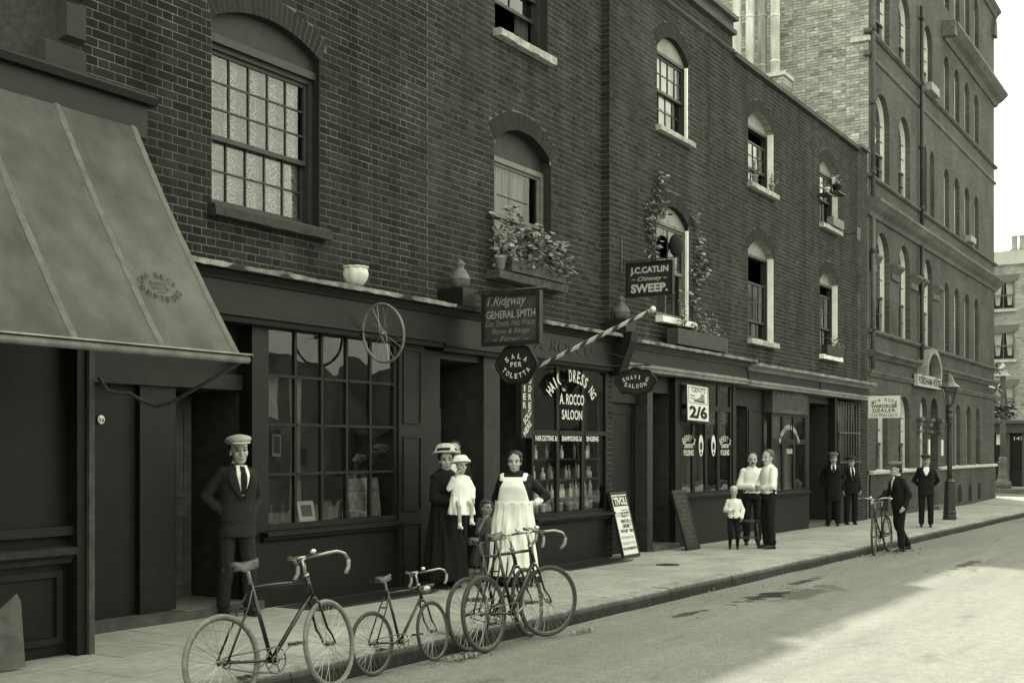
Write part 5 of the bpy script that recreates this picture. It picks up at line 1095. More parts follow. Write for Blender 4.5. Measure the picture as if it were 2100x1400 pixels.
q = MB(); q.box(XR - 0.3, XR + 0.3, -20, 40, 2.3, 2.75); q.prof_x([(0, 0), (0.01, 0), (0.01, 0.01)], 0, 0.01); q.build('fascia', mat('far_fascia', 0.06, 0.6, 0.2, 4), FR); MB().box(XR - 0.45, XR + 0.3, -20, 40, 2.75, 2.9).build('cornice', mat('far_cornice', 0.09, 0.7, 0.2, 4), FR)
MB().box(XR - 0.1, XR + 0.3, -20, 40, -0.4, 0.55).build('stall_riser', M_SHOPG, FR)
for y0, y1 in ((8.0, 9.0), (9.85, 11.5), (4, 7.8)):
    MB().quad((XR, y0, 0.55), (XR, y0, 2.3), (XR, y1, 2.3), (XR, y1, 0.55)).build('shop_pane', M_GLASSD, FR)
for y in (7.8, 9.0, 9.70): MB().box(XR - 0.15, XR + 0.3, y, y + 0.16, -0.3, 2.3).build('pilaster', mat('far_post', 0.07, 0.6, 0.2), FR)
MB().box(XR, XR + 0.1, 9.0, 9.7, -0.3, 2.3).build('door', M_SHOPG, FR)
tx = TXT(); put_text(tx, '147', (XR - 0.02, 9.32, 2.05), 0.42, 0.16, (0, -1, 0), (0, 0, 1), 0.02); tx.build('number', M_LETW, FR)
for p in ((10.02, 10.3, 1.75, 2.25),): MB().box(XR - 0.03, XR - 0.005, p[0], p[1], p[2], p[3]).build('picture_card', M_PAPER, FR)
cs = MB().box(XR + 0.5, XR + 1.3, 8.6, 9.85, 10.2, 10.98).build('chimney', M_FARB, FR)
for y in (9.65, 9.3, 8.95): MB().lathe([(0.17, 0), (0.15, 0.1), (0.13, 0.6), (0.16, 0.62), (0.16, 0.7), (0.1, 0.7)], (XR + 0.9, y, 10.98), 14).build('chimney_pot', mat('pot', 0.35, 0.85, 0.2), cs, smooth=True)

# ------------------------------------------------------------------ the other side of the street (seen in the window glass)
for i, (x0, x1, h, lab) in enumerate(((-14, -4, 4.4, 'low brick workshop behind the camera with a plain parapet'), (-4, 9, 4.2, 'low brick workshop facing the blind across the street'), (9, 19, 4.6, 'low brick workshop facing the saloon across the street'), (19, 30, 4.2, 'low brick shed facing the tailor across the street'), (30, 49.5, 4.0, 'low brick workshop facing the lodging house across the street'))):
    t = thing('workshop', lab, 'building', ((x0 + x1) / 2, -7.0, -0.12)); b = MB(); n = 4; ww = (x1 - x0) / n
    b.box(x0, x1, -12, -7.0, -0.3, h); b.build('wall', mat('opposite_brick', 0.09, 0.9, 0.25, 3, var2=0.3), t)
    for k in range(n): MB().box(x0 + ww * (k + 0.25), x0 + ww * (k + 0.75), -7.02, -6.96, 0.9, 2.3).build('window', mat('opposite_glass', 0.02, 0.1, 0.1, spec=0.6), t)
# ================================================================== lamps, signs and small things on the fronts
def lamp_post(x, y, z, label, h=3.72, far=False):
    t = thing('street_lamp', label, 'street lamp', (x, y, z)); k = h / 3.72; f = lambda pr: [(r, q * k) for r, q in pr]
    MB().lathe(f([(0.17, 0), (0.17, 0.10), (0.155, 0.115), (0.155, 0.16), (0.165, 0.17), (0.165, 0.2), (0.15, 0.22), (0.12, 0.93), (0.125, 0.95), (0.13, 0.97), (0.10, 1.0), (0.08, 1.04)]), (x, y, z), 8).build('base', M_IRON, t)
    MB().lathe(f([(0.07, 1.03), (0.062, 1.3), (0.055, 2.3), (0.055, 2.45), (0.08, 2.47), (0.06, 2.5), (0.085, 2.56), (0.095, 2.62), (0.07, 2.68), (0.055, 2.72), (0.09, 2.74), (0.095, 2.78), (0.05, 2.82), (0.045, 2.86), (0.08, 2.92)]), (x, y, z), 16).build('shaft', M_IRON, t, smooth=True)
    MB().tube([(x - 0.22, y, z + 2.42 * k), (x + 0.22, y, z + 2.42 * k)], 0.014, 8).build('ladder_bar', M_IRON, t, smooth=True)
    z0, z1 = z + 2.92 * k, z + 3.36 * k; r0, r1 = 0.075, 0.165; fr = MB(); cor = [(1, 1), (-1, 1), (-1, -1), (1, -1)]
    for i in range(4):
        a, b = cor[i], cor[(i + 1) % 4]
        fr.tube([(x + a[0] * r0, y + a[1] * r0, z0), (x + a[0] * r1, y + a[1] * r1, z1)], 0.012, 6); fr.tube([(x + a[0] * r1, y + a[1] * r1, z1), (x + b[0] * r1, y + b[1] * r1, z1)], 0.014, 6); fr.tube([(x + a[0] * r0, y + a[1] * r0, z0), (x + b[0] * r0, y + b[1] * r0, z0)], 0.012, 6)
    lan = fr.build('lantern', M_IRON, t)
    for i in range(4):
        a, b = cor[i], cor[(i + 1) % 4]
        MB().quad((x + a[0] * r0, y + a[1] * r0, z0), (x + b[0] * r0, y + b[1] * r0, z0), (x + b[0] * r1, y + b[1] * r1, z1), (x + a[0] * r1, y + a[1] * r1, z1)).build('pane', M_GLASS, lan)
    MB().lathe([(0.02, z0 - z), (0.02, z0 - z + 0.12), (0.035, z0 - z + 0.14), (0.03, z0 - z + 0.24), (0.0, z0 - z + 0.27)], (x, y, z), 10).build('mantle', M_PAPER, lan, smooth=True)
    MB().lathe(f([(0.25, 3.35), (0.265, 3.365), (0.24, 3.39), (0.16, 3.45), (0.11, 3.52), (0.09, 3.60), (0.06, 3.66), (0.025, 3.68), (0.03, 3.71), (0.0, 3.74)]), (x, y, z), 16).build('lantern_cap', mat('lamp_copper', 0.07, 0.3, 0.25, 10, spec=0.6), t, smooth=True)
    return t
lamp_post(31.73, 6.57, zg(31.73), 'black cast-iron gas lamp standing on the kerbside before the lodging house')
# the far lamp has a round hood and a taller thin shaft
fx, fy, fz = 56.9, 9.5, -0.20; t = thing('street_lamp', 'tall grey lamp column on the far pavement of the cross street', 'street lamp', (fx, fy, fz)); M_GREYI = mat('grey_iron', 0.13, 0.6, 0.2, 8)
MB().lathe([(0.36, 0), (0.36, 0.3), (0.26, 0.36), (0.22, 0.5), (0.24, 0.55), (0.2, 0.62), (0.19, 1.1), (0.23, 1.16), (0.17, 1.24), (0.2, 1.34), (0.14, 1.42)], (fx, fy, fz), 12).build('base', M_GREYI, t, smooth=True)
MB().lathe([(0.13, 1.4), (0.11, 3.2), (0.1, 4.85), (0.16, 4.9), (0.1, 4.96)], (fx, fy, fz), 12).build('shaft', M_GREYI, t, smooth=True)
MB().lathe([(0.34, 4.98), (0.35, 5.0), (0.24, 5.1), (0.2, 5.12), (0.2, 5.3), (0.24, 5.32), (0.16, 5.38), (0.06, 5.55), (0, 5.6)], (fx, fy, fz), 14).build('lamp_head', mat('pale_iron', 0.4, 0.6, 0.15), t, smooth=True)
# ---- leaves
def leaves(name, pts, size, parent, m=M_LEAF, seed=3, droop=0.5, pointed=1.0, spread=1.0):
    rnd = random.Random(seed); mb = MB()
    for p in pts:
        a = rnd.uniform(0, 6.283); el = rnd.uniform(-0.5, 0.6); d = Vector((math.cos(a) * math.cos(el), math.sin(a) * math.cos(el), math.sin(el))); d.y -= 0.4; d.normalize()
        n = Vector((rnd.gauss(0, 0.4), rnd.gauss(-0.5, 0.4), 1)).normalized(); w = d.cross(n).normalized(); s = size * rnd.uniform(0.55, 1.25); c = Vector(p); dn = Vector((0, 0, -s * 0.35 * droop))
        mb.add([c, c + d * s * 0.35 + w * s * 0.33, c + d * s * 0.35 - w * s * 0.33, c + d * s * 0.75 + w * s * 0.25 + dn * 0.5, c + d * s * 0.75 - w * s * 0.25 + dn * 0.5, c + d * s * 1.1 * pointed + dn, c + d * s * 0.45 + Vector((0, 0, s * 0.06))],
               [(0, 6, 1), (0, 2, 6), (1, 6, 3), (2, 4, 6), (6, 4, 5), (6, 5, 3)], rnd.uniform(0.45, 2.3))
    return mb.build(name, m, parent)
def stems(name, paths, r, parent):
    for p in paths: MB().tube(p, r, 5).build(name, M_STEM, parent)
def trough(parent, x0, x1, y0, y1, z0, z1, m, name='trough'):
    mb = MB(); mb.box(x0, x1, y0, y0 + 0.02, z0, z1); mb.box(x0, x1, y1 - 0.02, y1, z0, z1); mb.box(x0, x0 + 0.02, y0 + 0.02, y1 - 0.02, z0, z1); mb.box(x1 - 0.02, x1, y0 + 0.02, y1 - 0.02, z0, z1); mb.box(x0 + 0.02, x1 - 0.02, y0 + 0.02, y1 - 0.02, z0, z0 + 0.02)
    mb.build(name, m, parent); MB().box(x0 + 0.02, x1 - 0.02, y0 + 0.02, y1 - 0.02, z1 - 0.05, z1 - 0.03).build('soil', M_SOIL, parent)
rn = random.Random(5)
t = thing('window_box', 'wooden window box overflowing with leafy geraniums above the saloon sign', 'window box', (14.1, 8.35, 3.91))
trough(t, 13.35, 14.8, 8.28, 8.46, 3.915, 4.10, mat('box_wood', 0.09, 0.8, 0.4, 10))
pts = []
for _ in range(760):
    x = rn.uniform(13.1, 14.85); top = 4.78 - 0.36 * (x - 13.1) / 1.7 + 0.1 * math.sin(x * 9); zz = rn.uniform(4.0, top); y = 8.36 + rn.gauss(-0.02, 0.09) - 0.05 * (zz < 4.3)
    pts.append((x, min(y, 8.55), zz))
leaves('foliage', pts, 0.095, t, seed=8); pts = [(rn.uniform(14.1, 14.95), 8.30 + rn.gauss(0, 0.05), rn.uniform(3.92, 4.35)) for _ in range(420)]; leaves('trailing_foliage', pts, 0.03, t, seed=9)
stems('stem', [[(x, 8.36, 4.05), (x + rn.uniform(-0.06, 0.06), 8.34, 4.3), (x + rn.uniform(-0.1, 0.1), 8.32, 4.55)] for x in [13.4 + 0.12 * i for i in range(12)]], 0.006, t)
def pot(x, y, z, label, r=0.055, h=0.13, plant=0, seed=1, m=None, lsize=0.06, ph=0.3):
    t = thing('flower_pot', label, 'flower pot', (x, y, z)); MB().lathe([(r * 0.72, 0), (r * 0.95, h * 0.78), (r * 1.1, h * 0.78), (r * 1.12, h), (r * 0.95, h), (r * 0.9, h * 0.85), (0.0, h * 0.84)], (x, y, z), 16).build('pot', m or M_TERRA, t, smooth=True)
    if plant:
        rr = random.Random(seed); pts = [(x + rr.gauss(0, ph * 0.28), y + rr.gauss(0, ph * 0.2), z + h + abs(rr.gauss(0, ph * 0.5)) * (1 if rr.random() < 0.9 else 1.5)) for _ in range(plant)]; leaves('foliage', pts, lsize, t, seed=seed)
        stems('stem', [[(x, y, z + h * 0.8), (x + rr.gauss(0, 0.03), y, z + h + ph * 0.4), (x + rr.gauss(0, 0.06), y, z + h + ph * 0.8)] for _ in range(4)], 0.004, t)
    return t
pot(13.14, 8.33, 3.91, 'small pale flower pot on the end of the leafy window box shelf', 0.075, 0.17)
# ivy round the lower window of house C
t = thing('ivy', 'ivy climbing both sides of the window behind the chimney sweep sign', 'plant', (17.9, 8.3, 3.7))
pts = []; paths = []
def vine(path, n, sp):
    paths.append(path)
    for _ in range(n):
        k = rn.uniform(0, len(path) - 1.001); i = int(k); f_ = k - i; p = Vector(path[i]).lerp(Vector(path[i + 1]), f_); pts.append((p.x + rn.gauss(0, sp), p.y - abs(rn.gauss(0.015, 0.02)), p.z + rn.gauss(0, sp)))
vine([(17.85, 8.33, 4.45), (17.75, 8.33, 4.9), (17.7, 8.33, 5.3), (17.85, 8.33, 5.6), (18.0, 8.33, 5.9), (18.1, 8.33, 6.1)], 190, 0.10)
vine([(17.8, 8.33, 4.9), (17.6, 8.33, 5.2), (17.55, 8.33, 5.45)], 60, 0.07); vine([(17.9, 8.33, 5.4), (18.1, 8.33, 5.5), (18.25, 8.3, 5.45)], 60, 0.06)
vine([(19.45, 8.33, 3.8), (19.45, 8.33, 4.2), (19.55, 8.33, 4.7), (19.75, 8.33, 4.95), (19.7, 8.33, 5.3)], 150, 0.08); vine([(19.5, 8.33, 4.5), (19.95, 8.33, 4.75), (20.0, 8.33, 4.9)], 60, 0.06); vine([(19.5, 8.33, 4.9), (19.5, 8.33, 5.4), (19.45, 8.33, 5.7)], 30, 0.04)
leaves('foliage', pts, 0.085, t, seed=12); stems('stem', paths, 0.008, t)
t = thing('window_box', 'long dark window box standing on the cornice below the ivy', 'window box', (18.9, 8.12, 3.29)); trough(t, 18.1, 20.3, 8.02, 8.22, 3.30, 3.56, mat('dark_box', 0.05, 0.7, 0.3, 8))
pts = [(rn.uniform(19.0, 20.0), 8.1 + rn.gauss(0, 0.05), 3.56 + abs(rn.gauss(0, 0.14))) for _ in range(190)] + [(18.45 + rn.gauss(0, 0.1), 8.1, 3.6 + abs(rn.gauss(0.15, 0.2))) for _ in range(90)]; leaves('foliage', pts, 0.06, t, seed=14)
stems('stem', [[(18.5, 8.12, 3.5), (18.45, 8.1, 3.75), (18.35, 8.1, 4.0)], [(19.2, 8.12, 3.5), (19.1, 8.1, 3.75), (18.95, 8.1, 3.9)], [(19.6, 8.12, 3.5), (19.65, 8.1, 3.8)]], 0.008, t)
t = thing('bird_cage', 'dark round wicker cage hung in the ivy window', 'cage', (18.72, 8.33, 4.85)); mb = MB()
mb.ell((18.72, 8.33, 5.02), (0.21, 0.1, 0.2), 14); mb.build('cage', mat('wicker', 0.012, 0.9, 0.4, 60), t, smooth=True); mb = MB(); mb.tube([(18.72, 8.33, 5.22), (18.72, 8.38, 5.36)], 0.006, 5); mb.build('hook', M_IRON, t)
pot(22.32, 8.27, 6.775, 'white-flowered plant on the upper sill beside its open sash', 0.06, 0.13, 60, 21, None, 0.06, 0.34); pot(23.3, 8.27, 6.775, 'bushy potted plant at the lower end of the same upper sill', 0.06, 0.13, 50, 22, None, 0.06, 0.28)
pot(26.72, 8.20, 7.33, 'potted plant on the little shelf of the top corner window', 0.07, 0.14, 40, 23, M_WHITE, 0.06, 0.2); MB().box(26.5, 26.95, 8.1, 8.36, 7.29, 7.325).build('sash_shelf', M_WOOD, HD)
pot(27.55, 8.22, 7.52, 'dark plant hung against the upper panes of the top corner window', 0.11, 0.18, 50, 24, M_WOOD, 0.07, 0.2); MB().box(27.3, 27.9, 8.1, 8.36, 7.48, 7.515).build('sash_shelf', M_WOOD, HD)
for (x0, x1, z, lab, pl_) in ((26.75, 28.0, 3.73, 'dark window box with sprigs below the corner window over the wardrobe dealer', 40), (27.2, 28.05, 6.71, 'pale wooden box on the top corner sill', 0)):
    t = thing('window_box', lab, 'window box', ((x0 + x1) / 2, 8.27, z)); trough(t, x0, x1, 8.19, 8.34, z, z + 0.2, M_SIGND if pl_ else M_SASHG)
    if pl_: leaves('foliage', [(x1 - 0.3 + rn.gauss(0, 0.25), 8.25, z + 0.2 + abs(rn.gauss(0, 0.12))) for _ in range(70)], 0.06, t, seed=31)
# ivy / tree at the far corner
t = thing('tree', 'small leafy tree beside the far lamp column', 'tree', (56.2, 10.1, -0.2)); MB().tube([(55.6, 9.95, -0.3), (55.6, 9.97, 2.0), (55.5, 10.0, 3.6), (55.55, 9.9, 5.0)], [0.09, 0.08, 0.06, 0.03], 8).build('trunk', M_STEM, t)
MB().tube([(55.55, 9.98, 2.6), (55.5, 9.6, 3.1), (55.5, 9.2, 3.2)], [0.04, 0.03, 0.015], 6).build('limb', M_STEM, t)
pts = [(55.5 + rn.gauss(0, 0.4), 9.85 + rn.gauss(0, 0.22), 3.9 + rn.gauss(0, 0.65)) for _ in range(700)] + [(55.5 + rn.gauss(0, 0.2), 9.2 + rn.gauss(0, 0.25), 3.2 + rn.gauss(0, 0.22)) for _ in range(260)]; leaves('crown', pts, 0.17, t, mat('dark_leaf', 0.055, 0.5, 0.4, 10, attr=True, spec=0.5), seed=40)
# ---- things on the shop cornices
x, y, z = 10.10, 8.26, 3.345; t = thing('glazed_bowl', 'white lobed china bowl with crimped rim on the boot shop cornice', 'bowl', (x, y, z))
MB().lathe([(0.03, 0), (0.085, 0.004), (0.125, 0.06), (0.14, 0.115), (0.128, 0.165), (0.12, 0.18), (0.10, 0.17), (0.05, 0.16)], (x, y, z), 48, fn=lambda a, zz: 1 + 0.07 * abs(math.sin(a * 4)) - 0.03).build('bowl', mat('glazed_china', 0.6, 0.35, 0.1, 9, spec=0.5), t, smooth=True)
MB().lathe([(0.118, 0.175), (0.14, 0.192), (0.136, 0.2), (0.11, 0.182)], (x, y, z), 48, fn=lambda a, zz: 1 + 0.05 * math.sin(a * 10)).build('rim', MATS['glazed_china'], t, smooth=True)
for (x, y, lab) in ((12.13, 8.28, 'turned wooden urn finial between the boot shop and the saloon'), (16.35, 8.18, 'turned wooden urn finial between the saloon and the polish shop')):
    z = 3.31; t = thing('urn_finial', lab, 'finial', (x, y, z)); MB().box(x - 0.17, x + 0.17, y - 0.16, y + 0.2, z, z + 0.22).build('plinth', M_SHOPG, t)
    MB().lathe([(0.06, 0.22), (0.10, 0.24), (0.125, 0.30), (0.125, 0.33), (0.13, 0.335), (0.13, 0.35), (0.122, 0.36), (0.10, 0.42), (0.05, 0.48), (0.045, 0.5), (0.06, 0.52), (0.06, 0.545), (0.03, 0.57), (0.012, 0.59), (0.0, 0.60)], (x, y, z), 24).build('urn', mat('urn_paint', 0.10, 0.5, 0.35, 14), t, smooth=True)
# ---- hanging signs: boards square to the wall, faces look up the street towards -X
SX, SU = Vector((0, -1, 0)), Vector((0, 0, 1))
def board_sign(name, label, X, y1, y0, z0, z1, m_face, m_frame, th=0.05, fw=0.035):
    t = thing(name, label, 'sign', (X, (y0 + y1) / 2, z0)); MB().box(X + 0.006, X + th - 0.004, y0 + fw * 0.5, y1 - fw * 0.5, z0 + fw * 0.5, z1 - fw * 0.5).build('board', m_face, t)
    f = MB(); f.box(X - 0.012, X + th, y0, y1, z0, z0 + fw); f.box(X - 0.012, X + th, y0, y1, z1 - fw, z1); f.box(X - 0.012, X + th, y0, y0 + fw, z0 + fw, z1 - fw); f.box(X - 0.012, X + th, y1 - fw, y1, z0 + fw, z1 - fw); f.build('frame', m_frame, t); return t
t = board_sign('hanging_sign', 'framed general smith sign with painted script hung over the saloon door', 12.27, 8.05, 7.22, 2.83, 3.47, M_SIGNG, M_SIGND, 0.07, 0.045)
c = 7.635; X = 12.272; tx = TXT(); put_text(tx, 'T.Ridgway', (X, c + 0.06, 3.355), 0.56, 0.15, SX, SU, 0.0, 0.35); tx.build('script', mat('sign_cream', 0.30, 0.6, 0.2, 30), t)
tx = TXT(); put_text(tx, 'GENERAL SMITH', (X, c + 0.0, 3.205), 0.70, 0.095, SX, SU, 0.02); tx.build('title', M_LETG, t)
tx = TXT(); put_text(tx, 'Gas, Steam, Hot Water', (X, c, 3.095), 0.72, 0.09, SX, SU, 0, 0.3); put_text(tx, 'Stove & Range', (X, c, 2.995), 0.54, 0.08, SX, SU, 0, 0.3); put_text(tx, '~ Fitter. ~', (X, c, 2.905), 0.52, 0.07, SX, SU, 0, 0.3); tx.build('lettering', mat('sign_dull', 0.2, 0.6, 0.25, 30), t)
br = MB(); br.tube([(12.31, 8.5, 3.50), (12.31, 7.12, 3.50)], 0.012, 8); br.tube([(12.31, 8.47, 3.60), (12.31, 8.42, 3.44)], 0.012, 6); br.build('bracket', M_IRON, t, smooth=True)
# saloon sign in Italian: lobed octagon
def lobed(name, label, X, cy, cz, ry, rz, rim, letters, lob=6, amp=0.06, ph=0.0):
    t = thing(name, label, 'sign', (X, cy, cz - rz)); P = []
    for i in range(72):
        a = 2 * math.pi * i / 72; k = 1 + amp * math.cos(lob * a + ph) ; P.append((cy + ry * k * math.cos(a), cz + rz * k * math.sin(a)))
    MB().prism([(X + 0.008, y, z) for y, z in P], (0.03, 0, 0)).build('board', M_SIGND, t); r_ = MB()
    r_.tube([(X + 0.015, y, z) for y, z in P + P[:2]], 0.018, 6); r_.build('rim', M_SHOPG, t, smooth=True)
    tx = TXT(); letters(tx, X + 0.002); tx.build('lettering', M_LETW, t); return t
def l1(tx, X):
    arc_text(tx, 'SALA', (X, 7.575, 2.46), 0.235, -34, 34, 0.045, 0.062, SX, SU, 0.02); put_text(tx, 'PER', (X, 7.575, 2.595), 0.16, 0.058, SX, SU, 0.02, spacing=1.3)
    arc_text(tx, 'TOLETTA', (X, 7.575, 2.68), 0.225, -48, 48, 0.042, 0.06, SX, SU, 0.02, up=False)
t = lobed('hanging_sign', 'lobed black saloon sign lettered SALA PER TOLETTA under the smith sign', 12.30, 7.575, 2.59, 0.275, 0.228, 0, l1, 6, 0.05, 0.0)
MB().tube([(12.315, 7.65, 2.80), (12.315, 7.65, 2.84)], 0.008, 6).build('hook', M_IRON, t)
def l2(tx, X):
    arc_text(tx, 'SHAVI G', (X, 7.665, 2.12), 0.50, -22, 22, 0.04, 0.062, SX, SU, 0.02); arc_text(tx, 'SALOON', (X, 7.665, 2.99), 0.50, -18, 18, 0.044, 0.062, SX, SU, 0.02, up=False)
t = lobed('hanging_sign', 'scalloped black sign lettered SHAVI G SALOON on an iron bracket', 15.77, 7.665, 2.555, 0.315, 0.185, 0, l2, 8, 0.06, 0.4)
b = MB(); b.tube([(15.79, 8.2, 2.80), (15.79, 7.42, 2.79)], 0.010, 6); b.tube([(15.79, 8.2, 3.02), (15.79, 7.45, 2.795)], 0.006, 6); b.tube([(15.79, 7.5, 2.79), (15.79, 7.5, 2.71)], 0.006, 5); b.tube([(15.79, 7.84, 2.79), (15.79, 7.84, 2.71)], 0.006, 5); b.build('bracket', M_IRON, t)
# chimney sweep sign
t = board_sign('hanging_sign', 'framed black sign lettered J.C.CATLIN Chimney SWEEP on the brick wall', 16.64, 8.25, 7.46, 3.91, 4.44, M_SIGND, M_SHOPG, 0.06, 0.035); X = 16.642; c = 7.855; tx = TXT()
put_text(tx, 'J.C.CATLIN', (X, c, 4.30), 0.64, 0.125, SX, SU, 0.035); put_text(tx, 'SWEEP.', (X, c, 4.035), 0.62, 0.135, SX, SU, 0.04); tx.build('lettering', mat('sign_pale', 0.45, 0.6, 0.15, 30), t)
tx = TXT(); put_text(tx, '~ Chimney ~', (X, c, 4.17), 0.60, 0.085, SX, SU, 0.01, 0.4); tx.build('script', MATS['sign_pale'], t)
b = MB(); b.tube([(16.67, 8.36, 4.47), (16.67, 7.42, 4.47)], 0.010, 6); b.tube([(16.67, 8.34, 4.85), (16.67, 8.34, 4.3)], 0.010, 6); b.build('bracket', M_IRON, t)
# wardrobe dealer sign
t = thing('hanging_sign', 'white board lettered Mrs ROSS WARDROBE DEALER hung before the lodging house', 'sign', (29.06, 7.52, 2.3), 0); X = 29.06
MB().box(X, X + 0.02, 7.15, 7.9, 2.31, 2.84).build('board', M_PAPER, t); tx = TXT(); c = 7.525
arc_text(tx, 'Mrs ROSS', (X - 0.003, c, 2.16), 0.585, -27, 28, 0.055, 0.08, SX, SU, 0.01); put_text(tx, 'WARDROBE', (X - 0.003, c, 2.595), 0.62, 0.085, SX, SU, 0.025); put_text(tx, 'DEALER', (X - 0.003, c, 2.49), 0.54, 0.085, SX, SU, 0.02, spacing=1.2); put_text(tx, '12 Gt White Lion St.', (X - 0.003, c, 2.385), 0.66, 0.085, SX, SU, 0.0, 0.3); tx.build('lettering', M_INK, t)
b = MB(); b.tube([(X + 0.01, 8.3, 2.88), (X + 0.01, 7.05, 2.88)], 0.009, 6); b.tube([(X + 0.01, 8.2, 3.12), (X + 0.01, 7.15, 2.9)], 0.007, 6); b.tube([(X + 0.01, 7.3, 2.84), (X + 0.01, 7.3, 2.88)], 0.006, 5); b.tube([(X + 0.01, 7.75, 2.84), (X + 0.01, 7.75, 2.88)], 0.006, 5); b.build('bracket', MATS['bar_iron'], t)
# boot price card hung on the polish shop window
t = thing('price_card', 'white boot card priced 2/6 tied to the polish shop window', 'sign', (19.35, 8.2, 2.05)); ex = Vector((1, 0, -0.02)).normalized(); eu = Vector((-0.05, 0, 1)).normalized(); cc = Vector((19.36, 8.20, 2.36))
def card(w, h, y, m, name, ctr): P = [ctr + ex * sx * w / 2 + eu * sz * h / 2 + Vector((0, y, 0)) for sx, sz in ((-1, -1), (1, -1), (1, 1), (-1, 1))]; return MB().prism(P, (0, 0.006, 0)).build(name, m, t)
card(0.92, 0.60, 0, M_PAPER, 'card', cc); card(0.98, 0.66, 0.012, M_SIGND, 'backing', cc)
tx = TXT(); tc = cc + Vector((0, -0.003, 0)); put_text(tx, '2/6', tc - eu * 0.155, 0.78, 0.22, ex, eu, 0.045); put_text(tx, 'GENTS', tc + eu * 0.225 + ex * 0.02, 0.60, 0.075, ex, eu, 0.0); put_text(tx, 'Boot', tc + eu * 0.13 - ex * 0.23, 0.2, 0.035, ex, eu, 0.01); put_text(tx, 'Repair', tc + eu * 0.075 - ex * 0.23, 0.2, 0.035, ex, eu, 0.01)
for a, b_ in (((-0.40, 0.0), (0.40, 0.0)), ((-0.40, 0.27), (0.40, 0.27)), ((-0.41, 0.0), (-0.41, 0.27)), ((0.41, 0.0), (0.41, 0.27))):
    tx.tube([tc + ex * a[0] + eu * a[1], tc + ex * b_[0] + eu * b_[1]], 0.004, 4)
tx.build('lettering', M_INK, t); bt = MB(); bo = [(-0.18, 0.04), (0.27, 0.03), (0.28, 0.10), (0.27, 0.17), (0.12, 0.17), (0.10, 0.12), (0.0, 0.09), (-0.17, 0.06)]; bt.prism([tc + ex * a + eu * b_ for a, b_ in bo], (0, -0.001, 0)); bt.build('boot_picture', mat('print_grey', 0.25, 0.8, 0.2, 30), t); bt = MB(); bt.prism([tc + Vector((0, -0.0015, 0)) + ex * a + eu * b_ for a, b_ in [(-0.19, 0.03), (0.28, 0.018), (0.28, 0.045), (-0.18, 0.048)]], (0, -0.001, 0)); bt.build('boot_sole', M_INK, t)
# barber's pole
t = thing('barber_pole', 'striped barber pole slanting out over the pavement from the saloon', 'barber pole', (13.99, 8.25, 2.70)); p0 = Vector((13.99, 8.25, 2.70)); p1 = Vector((13.98, 6.60, 3.34)); d = (p1 - p0).normalized(); L_ = (p1 - p0).length
u = d.cross(Vector((1, 0, 0))).normalized(); w = d.cross(u); mw, mk = MB(), MB(); N1, N2 = 96, 16
for i in range(N1):
    for k in range(N2):
        a0, a1 = 2 * math.pi * k / N2, 2 * math.pi * (k + 1) / N2; s0, s1 = i / N1, (i + 1) / N1; r0 = 0.030 - 0.007 * abs(s0 - 0.5) * 2; tt = ((k / N2) + s0 * 7.0) % 1.0
        q = [p0 + d * L_ * s + (u * math.cos(a) + w * math.sin(a)) * r0 for s, a in ((s0, a0), (s0, a1), (s1, a1), (s1, a0))]; (mk if tt < 0.42 else mw).quad(*q)
mw.build('pole', mat('pole_white', 0.62, 0.5, 0.15, 20), t); mk.build('stripe', mat('pole_stripe', 0.07, 0.5, 0.25, 20), t); kb = MB(); kb.ell(tuple(p1 + d * 0.055), (0.045, 0.045, 0.045), 14); kb.ell(tuple(p1 + d * 0.005), (0.025, 0.025, 0.025), 10); kb.build('knob', mat('brass_knob', 0.6, 0.25, 0.1, metal=0.4), t, smooth=True)
# ---- boards on the pavement
def lean_board(name, label, bx, by, yaw, w, h, tilt, m_face, m_frame, th=0.03, fw=0.04):
    z = zg(bx); t = thing(name, label, 'board', (bx, by, z)); ex, _, fn = frame_axes(yaw); eu = (Vector((0, 0, 1)) * math.cos(R(tilt)) - fn * math.sin(R(tilt))); nn = ex.cross(eu) * -1; o0 = Vector((bx, by, z + 0.003))
    nn = fn * math.cos(R(tilt)) + Vector((0, 0, 1)) * math.sin(R(tilt))
    def bxx(mb, x0, x1, u0, u1, n0, n1): mb.hexa([o0 + ex * a + eu * b + nn * c for c in (n0, n1) for a, b in ((x0, u0), (x1, u0), (x1, u1), (x0, u1))])
    f = MB(); bxx(f, -w / 2, w / 2, 0, h, -th, 0); f.build('backboard', m_frame, t); f = MB()
    for a in ((-w / 2, w / 2, 0, fw * 1.3), (-w / 2, w / 2, h - fw, h), (-w / 2, -w / 2 + fw * 0.7, fw * 1.3, h - fw), (w / 2 - fw * 0.7, w / 2, fw * 1.3, h - fw)): bxx(f, a[0], a[1], a[2], a[3], 0.0005, 0.012)
    f.build('frame', m_frame, t); f = MB(); bxx(f, -w / 2 + fw * 0.7, w / 2 - fw * 0.7, fw * 1.3, h - fw, 0.001, 0.005); f.build('face', m_face, t); return t, o0, ex, eu, nn
t, o0, ex, eu, nn = lean_board('poster_board', 'white theatre bill headed TIVOLI on a board leaning by the saloon', 16.38, 8.02, 0, 0.56, 1.02, 14, M_PAPER, M_SIGND)
PT = lambda a, b: o0 + ex * a + eu * b + nn * 0.008
tx = MB(); tx.hexa([PT(a, b) + nn * c for c in (0, 0.001) for a, b in ((-0.22, 0.80), (0.24, 0.80), (0.24, 0.955), (-0.22, 0.955))]); tx.build('title_block', M_INK, t)
tx = TXT(); put_text(tx, 'TIVOLI', PT(0.01, 0.878) + nn * 0.003, 0.42, 0.125, ex, eu, 0.04); tx.build('title', M_PAPER, t)
